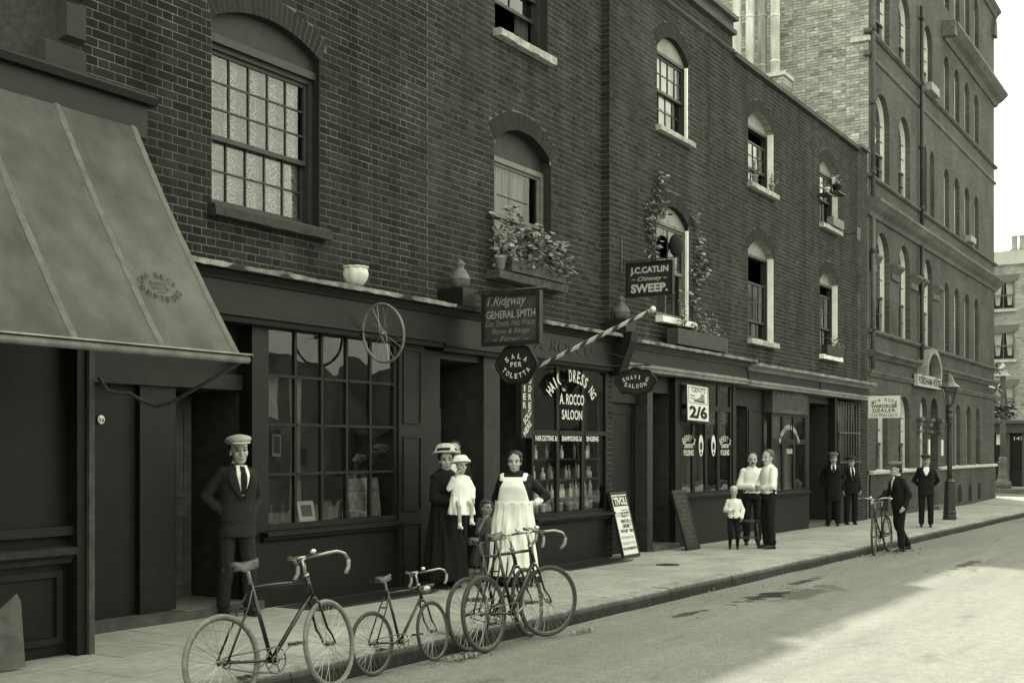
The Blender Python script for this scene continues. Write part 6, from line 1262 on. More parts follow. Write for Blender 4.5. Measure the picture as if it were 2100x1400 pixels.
tx = TXT(); put_text(tx, 'MALCOLM', PT(0.10, 0.735), 0.2, 0.022, ex, eu, 0.02); put_text(tx, 'SCOTT', PT(0.09, 0.665), 0.27, 0.085, ex, eu, 0.03); put_text(tx, 'WHAT HO!', PT(0.02, 0.565), 0.26, 0.06, ex, eu, 0.03); put_text(tx, 'DAPHNE', PT(0.03, 0.49), 0.22, 0.06, ex, eu, 0.03); put_text(tx, 'TWO BEST', PT(-0.06, 0.415), 0.26, 0.05, ex, eu, 0.03); put_text(tx, 'REID', PT(0.18, 0.415), 0.12, 0.05, ex, eu, 0.03); put_text(tx, 'RUTLAND BARRINGTON', PT(0, 0.145), 0.45, 0.045, ex, eu, 0.03); tx.build('lettering', M_INK, t)
tx = TXT(); put_text(tx, 'CELIA LOFTUS', PT(-0.13, 0.67), 0.16, 0.07, ex, eu); put_text(tx, 'TO NIGHT', PT(0.19, 0.53), 0.1, 0.1, ex, eu); put_text(tx, 'THE MCNAUGHTONS', PT(0, 0.315), 0.42, 0.045, ex, eu); put_text(tx, 'CONTINUED AT THE TIVOLI', PT(0, 0.225), 0.42, 0.045, ex, eu); tx.build('small_lettering', mat('grey_ink', 0.25, 0.8, 0.2), t)
t, o0, ex, eu, nn = lean_board('notice_board', 'tall dark chalked notice board leaning by the polish shop window', 18.42, 7.88, 0, 0.54, 1.02, 16, mat('slate_face', 0.035, 0.8, 0.4, 10), M_SIGND); tx = TXT()
for i, s in enumerate(('BOOTS', 'REPAIRED', 'WHILE YOU', 'WAIT', 'GENTS 2/6', 'LADIES 1/9', 'CHILDRENS', 'FROM 1/-', 'BEST', 'LEATHER', 'ONLY')): put_text(tx, s, PT(0, 0.90 - i * 0.075), 0.36 if len(s) > 5 else 0.22, 0.045, ex, eu, 0.0)
tx.build('lettering', mat('dull_chalk', 0.12, 0.9, 0.4, 30), t)
# ---- boot shop window goods
def easel(name, label, x, y, z, w, h, m, cat='card'): t = thing(name, label, cat, (x, y, z)); MB().hexa([(x - w / 2, y, z), (x + w / 2, y, z), (x + w / 2, y + 0.006, z), (x - w / 2, y + 0.006, z), (x - w / 2, y + 0.05, z + h), (x + w / 2, y + 0.05, z + h), (x + w / 2, y + 0.056, z + h), (x - w / 2, y + 0.056, z + h)]).build('card', m, t); return t
t = easel('show_card', 'white show card with black print in the boot shop window', 9.50, 8.40, 0.79, 0.25, 0.24, M_PAPER); MB().hexa([(9.42, 8.412, 0.87), (9.58, 8.412, 0.87), (9.58, 8.415, 0.87), (9.42, 8.415, 0.87), (9.42, 8.438, 0.99), (9.58, 8.438, 0.99), (9.58, 8.441, 0.99), (9.42, 8.441, 0.99)]).build('print', M_INK, t)
t = easel('picture_poster', 'large grey group photograph standing in the boot shop window', 10.48, 8.42, 0.79, 0.55, 0.46, mat('photo_print', 0.24, 0.7, 0.6, 26, var2=0.4, scale2=9, stretch=(2, 2, 1)))
MB().box(10.21, 10.75, 8.448, 8.452, 1.10, 1.12).build('picture_band', M_SASHG, t)
for i, (x, z0, z1, w_) in enumerate(((9.36, 0.9, 2.3, 0.19), (8.98, 1.85, 2.3, 0.26))):
    t = thing('hanging_leather', ('long pale hide hanging behind the boot shop panes', 'ragged pale hide pinned high in the boot shop window')[i], 'hide', (x, 8.46, z0)); c = MB()
    pl_ = [(x - w_ / 2, z0), (x - w_ * 0.1, z0 + 0.06), (x + w_ / 2, z0 + 0.02), (x + w_ * 0.42, (z0 + z1) / 2), (x + w_ / 2, z1), (x - w_ / 2, z1), (x - w_ * 0.3, (z0 + z1) / 2)]
    c.prism([(a, 8.46, b_) for a, b_ in pl_], (0, 0.004, 0)); c.build('hide', mat('pale_hide', 0.34, 0.7, 0.5, 4, var2=0.5, stretch=(1, 1, 0.4)), t)
def boot(x, y, z, label, yaw, s=1.0):
    t = thing('boot', label, 'boot', (x, y, z), yaw, 'boots shown in the boot shop window'); b = MB(); b.cap((0, 0, 0.05), 0.04, (0, 0, 0.20), 0.045); b.cap((0, 0, 0.045), 0.042, (0.16, 0, 0.035), 0.032); b.cap((0.1, 0, 0.05), 0.04, (0.2, 0, 0.025), 0.022)
    me = evaluate(b.mesh('b'), [('REMESH', dict(mode='VOXEL', voxel_size=0.012)), ('SMOOTH', dict(factor=0.5, iterations=4))]); me.polygons.foreach_set('use_smooth', [True] * len(me.polygons)); me.materials.clear(); me.materials.append(mat('boot_leather', 0.05, 0.35, 0.2, 10, spec=0.5)); link_mesh('upper', me, t); MB().box(-0.05, 0.22, -0.035, 0.035, 0.0, 0.014).build('sole', M_INK, t, local=True)
for x, yaw, lab in ((9.0, 0.4, 'end boot of the window shelf under the ragged hide'), (9.18, 0.6, 'boot between the end boot and the white show card'), (9.78, 2.6, 'boot beside the white show card, toe turned to the card'), (9.92, 0.3, 'middle boot between the show card and the group photograph'), (10.06, 2.9, 'boot next to the group photograph in the window')): boot(x, 8.48, 0.79, lab, yaw)
t = thing('window_bill', 'small framed bill stuck inside the boot shop glass', 'bill', (9.02, 8.40, 1.52)); MB().box(8.96, 9.08, 8.40, 8.403, 1.50, 1.72).build('card', mat('bill_grey', 0.3, 0.8, 0.2), t); MB().box(8.975, 9.065, 8.397, 8.3995, 1.53, 1.705).build('print', M_SIGND, t)
# ---- saloon bottles
def bottle_mesh(kind):
    pr = {0: [(0.028, 0), (0.03, 0.01), (0.03, 0.10), (0.012, 0.135), (0.011, 0.17), (0.015, 0.172), (0.015, 0.19), (0, 0.19)], 1: [(0.038, 0), (0.04, 0.01), (0.04, 0.08), (0.014, 0.11), (0.013, 0.14), (0.02, 0.145), (0.02, 0.165), (0, 0.165)], 2: [(0.045, 0), (0.047, 0.02), (0.047, 0.09), (0.05, 0.092), (0.05, 0.12), (0, 0.12)], 3: [(0.025, 0), (0.025, 0.15), (0.01, 0.19), (0.01, 0.235), (0, 0.235)]}[kind]
    mb = MB(); mb.lathe(pr, (0, 0, 0), 12); return mb.mesh('bottle%d' % kind, smooth=True)
BM = []
for k in range(4):
    for j, m_ in enumerate((mat('bottle_glass', 0.45, 0.12, 0.3, 20, spec=0.7), mat('bottle_label', 0.88, 0.5, 0.4, 30))): me = bottle_mesh(k); me.materials.append(m_); BM.append(me)
rb = random.Random(9)
for zi, z in enumerate((0.68, 0.872, 1.14, 1.43)):
    x = 14.0
    while x < 16.02:
        if rb.random() < (0.8 if zi < 3 else 0.4):
            k = rb.choice([0, 1, 0, 3]) if zi else rb.choice([2, 2, 1]); lab = rb.random() < 0.45
            o = link_mesh('bottle', BM[k * 2 + (1 if lab else 0)], None, (x, 8.46 + rb.uniform(-0.02, 0.06), z + 0.004)); kd = {0: 'slim bottle', 1: 'round-shouldered bottle', 2: 'squat jar', 3: 'tall thin bottle'}[k]; sh_ = ('floor', 'lowest shelf', 'middle shelf', 'top shelf')[zi]; tag(o, '%s %s on the %s of the saloon window' % ('white-labelled' if lab else 'dark glass', kd, sh_), 'bottle', '%s %ss on the saloon %s' % ('labelled' if lab else 'dark', kd, sh_))
        x += rb.uniform(0.075, 0.14)
# ================================================================== bicycles
M_TYREP = mat('pale_tyre_rubber', 0.20, 0.8, 0.3, 30); M_TYRED = mat('grey_tyre_rubber', 0.06, 0.8, 0.3, 30); M_CHROME = mat('nickel_plate', 0.4, 0.28, 0.2, 20, metal=0.8); M_ENAM = mat('black_enamel', 0.012, 0.25, 0.3, 15, spec=0.6); M_LEATH = mat('saddle_leather', 0.02, 0.4, 0.3, 20, spec=0.5); M_STEEL = mat('dull_steel', 0.14, 0.4, 0.3, 20, metal=0.6); M_GRIP = mat('bar_tape', 0.25, 0.8, 0.3, 30)
def wheel_parts(parent, r, tyre_m, c=(0, 0, 0), nsp=32, rim_m=None, tyre=True):
    """wheel in the plane y = 0 with the axle along y"""
    w = MB(); w.torus(c, 'y', r - 0.034, 0.010 if tyre else 0.015, 48, 6); rim = w.build('wheel', rim_m or M_STEEL, parent, smooth=True, local=True)
    if tyre: MB().torus(c, 'y', r - 0.018, 0.018, 48, 8).build('tyre', tyre_m, rim, smooth=True, local=True)
    h = MB(); h.tube([(c[0], c[1] - 0.05, c[2]), (c[0], c[1] - 0.032, c[2]), (c[0], c[1] - 0.03, c[2]), (c[0], c[1] - 0.015, c[2]), (c[0], c[1] + 0.015, c[2]), (c[0], c[1] + 0.03, c[2]), (c[0], c[1] + 0.032, c[2]), (c[0], c[1] + 0.05, c[2])], [0.008, 0.008, 0.024, 0.015, 0.015, 0.024, 0.008, 0.008], 10); h.build('hub', M_STEEL, rim, smooth=True, local=True)
    s = MB()
    for i in range(nsp):
        a = 2 * math.pi * i / nsp; sd_ = 1 if i % 2 else -1; b = a + (0.9 if (i // 2) % 2 else -0.9)
        s.tube([(c[0] + 0.02 * math.cos(b), c[1] + 0.03 * sd_, c[2] + 0.02 * math.sin(b)), (c[0] + (r - 0.04) * math.cos(a), c[1], c[2] + (r - 0.04) * math.sin(a))], 0.0016, 4, caps=False)
    s.build('spokes', M_CHROME, rim, local=True, kind='stuff'); return rim
def bicycle(label, X, Y, heading, s=1.0, steer=0.0, lean=0.0, tyre=None, crank=40, group=None, bar='drop', lamp=False, z=None):
    z = zroad(X, Y) + 0.003 if z is None else z
    root = thing('bicycle', label, 'bicycle', (X, Y, z), 0, group); root.rotation_mode = 'ZYX' if False else 'XYZ'
    root.matrix_basis = Matrix.Translation((X, Y, z)) @ Matrix.Rotation(heading, 4, 'Z') @ Matrix.Rotation(lean, 4, 'X') @ Matrix.Scale(s, 4)
    tyre = tyre or M_TYRED; r = 0.317; BBc = Vector((0.42, 0, 0.275)); ST = Vector((0.29, 0, 0.80)); HT = Vector((0.800, 0, 0.80)); HL = Vector((0.835, 0, 0.67)); RA = Vector((0, 0, r)); FA = Vector((0.985, 0, r))
    f = MB(); f.tube([BBc, ST], 0.015, 10); f.tube([ST + Vector((0.004, 0, -0.02)), HT + Vector((0, 0, -0.02))], 0.013, 10); f.tube([BBc, HL + Vector((-0.005, 0, 0.02))], 0.015, 10); f.tube([HL, HT + Vector((-0.005, 0, 0.015))], 0.018, 10); f.tube([BBc - Vector((0, 0.035, 0)), BBc + Vector((0, 0.035, 0))], 0.022, 12)
    for q in (-1, 1):
        f.tube([BBc + Vector((-0.03, q * 0.025, 0)), BBc + Vector((-0.12, q * 0.045, 0.01)), RA + Vector((0, q * 0.055, 0))], 0.009, 8); f.tube([ST + Vector((-0.01, q * 0.016, -0.03)), ST + Vector((-0.08, q * 0.045, -0.15)), RA + Vector((0, q * 0.055, 0))], 0.008, 8)
    f.tube([ST + Vector((-0.082, -0.045, -0.155)), ST + Vector((-0.082, 0.045, -0.155))], 0.007, 6); f.build('frame', M_ENAM, root, smooth=True, local=True)
    wheel_parts(root, r, tyre, tuple(RA))
    sp = MB(); sp.tube([ST - Vector((-0.01, 0, 0.05)), ST + Vector((-0.022, 0, 0.09)), ST + Vector((-0.07, 0, 0.105))], 0.0125, 8); sp.build('seat_post', M_CHROME, root, smooth=True, local=True)
    sd_ = MB(); prof = [(-0.13, 0.0, 0.0), (-0.125, 0.065, 0.004), (-0.08, 0.08, 0.004), (-0.03, 0.055, -0.002), (0.03, 0.028, -0.002), (0.09, 0.020, 0.006), (0.125, 0.016, 0.016), (0.13, 0.0, 0.016)]; sc = ST + Vector((-0.055, 0, 0.13)); n = len(prof)
    for (x, w, dz) in prof:
        for k in range(9): a = math.pi * k / 8; sd_.v.append(tuple(sc + Vector((x, w * math.cos(a), dz + max(0.0, math.sin(a)) * 0.03 - 0.03 * abs(math.cos(a)) ** 3)))); sd_.t.append(1.0)
    for i in range(n - 1):
        for k in range(8): sd_.f.append((i * 9 + k, i * 9 + k + 1, (i + 1) * 9 + k + 1, (i + 1) * 9 + k))
    so = sd_.build('saddle', M_LEATH, root, smooth=True, local=True); sr = MB()
    for q in (-1, 1): sr.tube([sc + Vector((0.12, 0, 0.005)), sc + Vector((0.0, q * 0.025, -0.03)), sc + Vector((-0.10, q * 0.03, -0.03)), sc + Vector((-0.14, q * 0.05, -0.01))], 0.004, 6)
    for q in (-1, 1):
        for k in range(4): sr.torus(tuple(sc + Vector((-0.125, q * 0.05, -0.025 + 0.009 * k))), 'z', 0.014, 0.003, 10, 4)
    sr.build('springs', M_ENAM, so, smooth=True, local=True)
    # chain set on the right hand side (-y)
    y0 = -0.045; c = MB(); c.torus(tuple(BBc + Vector((0, y0, 0))), 'y', 0.088, 0.005, 36, 5); c.torus(tuple(BBc + Vector((0, y0, 0))), 'y', 0.03, 0.006, 20, 5)
    for k in range(5): a = 2 * math.pi * k / 5; c.tube([BBc + Vector((0.03 * math.cos(a), y0, 0.03 * math.sin(a))), BBc + Vector((0.088 * math.cos(a), y0, 0.088 * math.sin(a)))], 0.005, 5)
    cs = c.build('chain_wheel', M_STEEL, root, smooth=True, local=True); c = MB(); rr = 0.036; c.tube([BBc + Vector((0, y0, 0.088)), RA + Vector((0, y0, rr))], 0.005, 6); c.tube([BBc + Vector((0, y0, -0.088)), BBc * 0.5 + RA * 0.5 + Vector((0, y0, -0.072)), RA + Vector((0, y0, -rr))], 0.005, 6); c.torus(tuple(RA + Vector((0, y0, 0))), 'y', rr, 0.006, 18, 5); c.build('chain', M_STEEL, root, smooth=True, local=True)
    for q, a in ((-1, R(crank)), (1, R(crank + 180))):
        e = BBc + Vector((0.165 * math.cos(a), q * 0.065, 0.165 * math.sin(a))); k = MB(); k.tube([BBc + Vector((0, q * 0.05, 0)), e], 0.008, 8); cr = k.build('crank', M_CHROME, root, smooth=True, local=True); p = MB(); pe = e + Vector((0, q * 0.05, 0))
        for dx in (-0.035, 0.035): p.box(pe.x + dx - 0.008, pe.x + dx + 0.008, pe.y - 0.045, pe.y + 0.045, pe.z - 0.010, pe.z + 0.010)
        p.tube([e, pe + Vector((0, q * 0.05, 0))], 0.006, 6); p.box(pe.x - 0.03, pe.x + 0.03, pe.y + 0.035, pe.y + 0.045, pe.z - 0.006, pe.z + 0.006); p.box(pe.x - 0.03, pe.x + 0.03, pe.y - 0.045, pe.y - 0.035, pe.z - 0.006, pe.z + 0.006); p.build('pedal', M_STEEL, cr, local=True)
    # front assembly turns about the steering head
    ax = (HT - HL).normalized(); T = Matrix.Translation(HL) @ Matrix.Rotation(steer, 4, ax) @ Matrix.Translation(-HL); 
    def B(mb): mb.v = [tuple(T @ Vector(p)) for p in mb.v]; return mb
    k = MB()
    for q in (-1, 1): k.tube([HL + Vector((0.003, q * 0.022, -0.02)), HL + Vector((0.02, q * 0.042, -0.06)), HL + Vector((0.075, q * 0.048, -0.24)), FA + Vector((-0.03, q * 0.05, 0.06)), FA + Vector((0, q * 0.052, 0))], [0.011, 0.011, 0.009, 0.007, 0.006], 8)
    k.tube([HL + Vector((0.003, -0.03, -0.02)), HL + Vector((0.003, 0.03, -0.02))], 0.013, 8); fork = B(k).build('fork', M_ENAM, root, smooth=True, local=True)
    w = MB(); w.torus(tuple(FA), 'y', r - 0.034, 0.010, 48, 6); B(w); rim = w.build('wheel', M_STEEL, root, smooth=True, local=True); w = MB(); w.torus(tuple(FA), 'y', r - 0.018, 0.018, 48, 8); B(w); w.build('tyre', tyre, rim, smooth=True, local=True)
    w = MB(); w.tube([FA + Vector((0, q, 0)) for q in (-0.05, -0.03, -0.028, 0.028, 0.03, 0.05)], [0.008, 0.008, 0.018, 0.018, 0.008, 0.008], 10); B(w); w.build('hub', M_STEEL, rim, smooth=True, local=True); w = MB()
    for i in range(32): a = 2 * math.pi * i / 32; b = a + (0.9 if (i // 2) % 2 else -0.9); w.tube([FA + Vector((0.018 * math.cos(b), 0.028 * (1 if i % 2 else -1), 0.018 * math.sin(b))), FA + Vector(((r - 0.04) * math.cos(a), 0, (r - 0.04) * math.sin(a)))], 0.0016, 4, caps=False)
    B(w); w.build('spokes', M_CHROME, rim, local=True, kind='stuff')
    st_ = HT + ax * 0.13; fx = st_ + Vector((0.06, 0, 0.02)); k = MB(); k.tube([HT, st_, fx], 0.012, 8); k.tube([HT + ax * 0.01, HT + ax * 0.03], 0.022, 10); hb = B(k).build('stem', M_CHROME, root, smooth=True, local=True); k = MB(); grips = []
    for q in (-1, 1):
        k2 = MB(); grips.append(k2)
        if bar == 'drop': P = [fx, fx + Vector((0, q * 0.10, 0.005)), fx + Vector((0.02, q * 0.17, 0.01)), fx + Vector((0.09, q * 0.20, 0.015)), fx + Vector((0.16, q * 0.215, -0.005)), fx + Vector((0.195, q * 0.22, -0.05)), fx + Vector((0.185, q * 0.22, -0.105)), fx + Vector((0.14, q * 0.22, -0.145))]
        else: P = [fx, fx + Vector((0, q * 0.12, 0.02)), fx + Vector((-0.02, q * 0.2, 0.03)), fx + Vector((-0.08, q * 0.25, 0.02)), fx + Vector((-0.17, q * 0.27, 0.01))]
        k.tube(P[:-2] if bar == 'drop' else P[:-1], 0.011, 8); k2.tube(P[-3:] if bar == 'drop' else P[-2:], 0.015, 8)
    hb2 = B(k).build('handlebar', M_CHROME, root, smooth=True, local=True)
    for k2 in grips: B(k2).build('grip', M_GRIP if bar == 'drop' else M_PAPER, hb2, smooth=True, local=True)
    k = MB(); k.tube([HL + Vector((0.02, 0.03, -0.02)), HT + Vector((0.04, 0.03, 0.1)), fx + Vector((0.02, 0.10, 0))], 0.004, 5); k.tube([fx + Vector((0.03, 0.08, -0.02)), fx + Vector((0.09, 0.16, -0.04))], 0.005, 5); B(k).build('brake_lever', M_CHROME, hb2, smooth=True, local=True)
    k = MB(); k.ell(tuple(fx + Vector((0.0, -0.06, 0.035))), (0.024, 0.024, 0.018), 12); B(k).build('bell', mat('bell', 0.75, 0.2, 0.1, metal=0.7), hb2, smooth=True, local=True)
    if lamp: k = MB(); k.tube([HL + Vector((0.05, 0, 0.09)), HL + Vector((0.10, 0, 0.09)), HL + Vector((0.13, 0, 0.09))], [0.03, 0.038, 0.045], 14); B(k).build('lamp', M_CHROME, root, smooth=True, local=True)
    return root
LN = R(-6.0)
bicycle('roadster bicycle with pale tyres leaning at the kerb beside the youth in the cap', 5.57, 5.63, R(-5), 0.99, R(13), LN, M_TYREP, 35)
bicycle('small child-size bicycle with dropped bars standing at the kerb', 7.10, 5.62, R(-2), 0.765, R(7), LN, M_TYRED, 20, lamp=True)
bicycle('dark bicycle on the pavement side of the leaning pair', 8.42, 5.63, R(0), 1.0, R(6), LN, M_TYRED, 60)
bicycle('dark bicycle on the road side of the leaning pair, front wheel turned out', 8.44, 5.48, R(-1), 1.03, R(-24), LN, M_TYRED, 25)
bicycle('bicycle held by the youth in cap and bow tie', 21.92, 5.60, R(181), 1.02, R(8), R(3), M_TYRED, 90, bar='straight')
# wheel hung out as the cycle repairer's sign
t = thing('wheel_sign', 'bare cycle wheel hung out from the boot shop fascia', 'wheel', (10.12, 7.9, 2.45), 0); t.matrix_basis = Matrix.Translation((10.12, 7.9, 2.81)) @ Matrix.Rotation(R(90 - 8), 4, 'Z') @ Matrix.Rotation(R(-8), 4, 'X')
wheel_parts(t, 0.345, M_TYRED, (0, 0, 0), 22, mat('wheel_rim_paint', 0.17, 0.5, 0.3, 12), tyre=False)
MB().tube([(0, 0.03, 0), (0.35, 0.06, 0.05)], 0.008, 6).build('bracket', M_IRON, t, local=True)
# chair by the tailor's men
cx, cy = 19.42, 7.30; t = thing('chair', 'turned wooden chair standing between the boy and the two men', 'chair', (cx, cy, zg(cx)), R(200))
M_CHAIR = mat('chair_wood', 0.03, 0.4, 0.3, 20, spec=0.5)
MB().lathe([(0.0, 0.44), (0.19, 0.44), (0.205, 0.45), (0.205, 0.465), (0.18, 0.472), (0.0, 0.468)], (0, 0, 0), 20).build('seat', M_CHAIR, t, smooth=True, local=True)
for a, b in ((0.15, 0.15), (-0.15, 0.15), (0.15, -0.15), (-0.15, -0.15)): MB().tube([(a * 0.8, b * 0.8, 0.44), (a * 0.95, b * 0.95, 0.3), (a * 1.0, b * 1.0, 0.25), (a * 1.25, b * 1.25, 0.0)], [0.016, 0.022, 0.016, 0.012], 8).build('leg', M_CHAIR, t, smooth=True, local=True)
for q in (-0.165, 0.165): MB().tube([(q, 0.165, 0.17), (q, -0.165, 0.17)], 0.009, 6).build('stretcher', M_CHAIR, t, local=True)
for i in range(5): MB().tube([(-0.15 + 0.075 * i, 0.15, 0.46), (-0.17 + 0.085 * i, 0.20, 0.84)], 0.009, 6).build('spindle', M_CHAIR, t, smooth=True, local=True)
MB().tube([(-0.2, 0.19, 0.84), (0, 0.22, 0.87), (0.2, 0.19, 0.84)], 0.022, 8).build('top_rail', M_CHAIR, t, smooth=True, local=True)
# ================================================================== people
M_SKIN = mat('skin', 0.42, 0.6, 0.08, 14, spec=0.35); M_HAIRD = mat('dark_hair', 0.02, 0.5, 0.35, 60, 0.4, 120, spec=0.4); M_HAIRL = mat('fair_hair', 0.62, 0.55, 0.3, 60, 0.4, 120, spec=0.4); M_EYE = mat('eye_dark', 0.02, 0.3, 0.1); M_LIP = mat('lip', 0.14, 0.5, 0.1)
M_SUIT = mat('grey_tweed', 0.020, 0.9, 0.3, 45, 0.4, 150, var2=0.2, scale2=5); M_SUITD = mat('black_suit', 0.009, 0.85, 0.3, 45, 0.3, 150); M_SHIRT = mat('white_shirt', 0.88, 0.85, 0.06, 12, 0.1, 60); M_COAT = mat('black_coat', 0.007, 0.9, 0.3, 20, 0.2, 90); M_CAPL = mat('pale_cap', 0.40, 0.85, 0.15, 60, 0.2, 150); M_CAPG = mat('grey_cap', 0.13, 0.9, 0.25, 60, 0.2, 150); M_CAPD = mat('dark_cap', 0.04, 0.9, 0.25, 60)
M_SHOE = mat('shoe_leather', 0.02, 0.35, 0.3, 20, spec=0.5); M_APRON = mat('apron_linen', 0.9, 0.85, 0.10, 3, 0.1, 30, var2=0.12, scale2=7); M_BLOUSE = mat('dark_blouse', 0.011, 0.85, 0.3, 30); M_GIRL = mat('check_frock', 0.10, 0.9, 0.3, 50); M_STRAW = mat('straw_hat', 0.55, 0.85, 0.2, 50, 0.3, 120)
J0 = dict(pelvis=(0, 0, 0.93), neck=(0, -0.005, 1.43), head=(0, 0.02, 1.572), shR=(0.150, -0.01, 1.358), elR=(0.21, -0.035, 1.10), wrR=(0.215, 0.06, 0.86), hipR=(0.09, 0, 0.91), knR=(0.10, 0.02, 0.49), anR=(0.105, -0.015, 0.085))
for k in ('sh', 'el', 'wr', 'hip', 'kn', 'an'): p = J0[k + 'R']; J0[k + 'L'] = (-p[0], p[1], p[2])
TORSO = [(0.86, 0.165, 0.115, 0.0), (0.95, 0.168, 0.118, 0.0), (1.05, 0.158, 0.112, 0.0), (1.15, 0.165, 0.118, 0.0), (1.26, 0.170, 0.125, 0.0), (1.34, 0.160, 0.118, -0.004), (1.39, 0.122, 0.095, -0.008), (1.425, 0.085, 0.07, -0.008), (1.45, 0.055, 0.055, -0.006)]
def lerp_ring(rings, z):
    if z <= rings[0][0]: return rings[0][1:]
    for a, b in zip(rings[:-1], rings[1:]):
        if z <= b[0]: f = (z - a[0]) / (b[0] - a[0]); return tuple(a[i] + (b[i] - a[i]) * f for i in range(1, len(a)))
    return rings[-1][1:]
def ring_pt(rings, ang, z, off=0.0):
    r_ = lerp_ring(rings, z); cx = r_[3] if len(r_) > 3 else 0.0; rx, ry, cy = r_[0] + off, r_[1] + off, r_[2]
    s, c = math.sin(ang), math.cos(ang); e = 0.85
    return Vector((cx + rx * math.copysign(abs(s) ** e, s), cy + ry * math.copysign(abs(c) ** e, c), z))     # ang 0 looks forward
def loft(mb, rings, n=28, fn=None, off=0.0):
    o = len(mb.v)
    for r_ in rings:
        for k in range(n):
            a = 2 * math.pi * k / n; q = ring_pt(rings, a, r_[0], off + (fn(a, r_[0]) if fn else 0)); mb.v.append(tuple(q)); mb.t.append(1.0)
    m = len(rings)
    for i in range(m - 1):
        for k in range(n): mb.f.append((o + i * n + k, o + (i + 1) * n + k, o + (i + 1) * n + (k + 1) % n, o + i * n + (k + 1) % n))
    mb.f.append(tuple(o + k for k in range(n))); mb.f.append(tuple(o + (m - 1) * n + k for k in range(n))[::-1]); return mb
def patch(rings, spans, off, name, m, parent, nz=14, na=8, th=0.006, fold=0.0):
    """cloth lying on a lofted body: spans = [(z, angle0, angle1)] in degrees, top to bottom"""
    mb = MB(); spans = sorted(spans); zs = [spans[0][0] + (spans[-1][0] - spans[0][0]) * i / nz for i in range(nz + 1)]; sp3 = [(s[0], s[1], s[2], 0.0) for s in spans]
    for z in zs:
        a0, a1, _ = lerp_ring(sp3, z)
        for k in range(na + 1): a = R(a0 + (a1 - a0) * k / na); mb.v.append(tuple(ring_pt(rings, a, z, off + fold * max(0.0, 1 - (z - zs[0]) / (zs[-1] - zs[0])) ** 0.6 * (math.sin(a * 13 + 2 * math.sin(z * 5)) + 0.5 * math.sin(a * 29 + z * 4))))); mb.t.append(1.0)
    w = na + 1
    for i in range(nz):
        for k in range(na): mb.f.append((i * w + k, i * w + k + 1, (i + 1) * w + k + 1, (i + 1) * w + k))
    me = evaluate(mb.mesh(name), [('SOLIDIFY', dict(thickness=th, offset=0.0))]); me.polygons.foreach_set('use_smooth', [True] * len(me.polygons)); me.materials.clear(); me.materials.append(m); return link_mesh(name, me, parent)
def solid(mb, name, m, parent, vox=0.011, it=3, wr=0.0, ws=11.0, seed=0):
    me = evaluate(mb.mesh(name), [('REMESH', dict(mode='VOXEL', voxel_size=vox)), ('SMOOTH', dict(factor=0.5, iterations=it))])
    if wr:
        n = len(me.vertices); co = np.empty(n * 3); no = np.empty(n * 3); me.vertices.foreach_get('co', co); me.vertex_normals.foreach_get('vector', no); co = co.reshape(-1, 3); no = no.reshape(-1, 3)
        d = np.array([mnoise.noise((x * ws + seed, y * ws, z_ * ws * 0.8)) + 0.5 * mnoise.noise((x * ws * 2.3, y * ws * 2.3 + seed, z_ * ws * 2.0)) + 0.8 * mnoise.noise((x * 5 + seed, y * 5, z_ * 24 + 3 * x * 8)) for x, y, z_ in co]); co += no * (d * wr)[:, None]; me.vertices.foreach_set('co', co.ravel()); me.update()
    me.polygons.foreach_set('use_smooth', [True] * len(me.polygons)); me.materials.clear(); me.materials.append(m); return link_mesh(name, me, parent)
def hand(mb, w, d, n, s=1.0, curl=0.5, side=1):
    """palm and five fingers: wrist w, finger direction d, palm looks along n"""
    w = Vector(w); d = Vector(d).normalized(); n = Vector(n); n = (n - d * n.dot(d)).normalized(); x = d.cross(n) * side
    for k in range(4):
        q = (k - 1.5) * 0.019 * s; base = w + d * 0.085 * s + x * q; mb.cap(w + x * q * 0.6, 0.016 * s, base, 0.0125 * s, 8); L_ = (0.070, 0.080, 0.074, 0.058)[k] * s; c1 = curl * 0.8; c2 = curl * 1.7; m1 = base + (d * math.cos(c1) + n * math.sin(c1)) * L_ * 0.55; m2 = m1 + (d * math.cos(c2) + n * math.sin(c2)) * L_ * 0.45
        mb.cap(base, 0.0100 * s, m1, 0.0090 * s, 7); mb.cap(m1, 0.0090 * s, m2, 0.0078 * s, 7)
    t0 = w + d * 0.03 * s - x * 0.03 * s; t1 = t0 + (d * 0.7 - x * 0.55 + n * 0.4).normalized() * 0.045 * s; mb.cap(t0, 0.013 * s, t1, 0.011 * s, 7); mb.cap(t1, 0.011 * s, t1 + (d * 0.85 + n * 0.45).normalized() * 0.035 * s, 0.009 * s, 7)
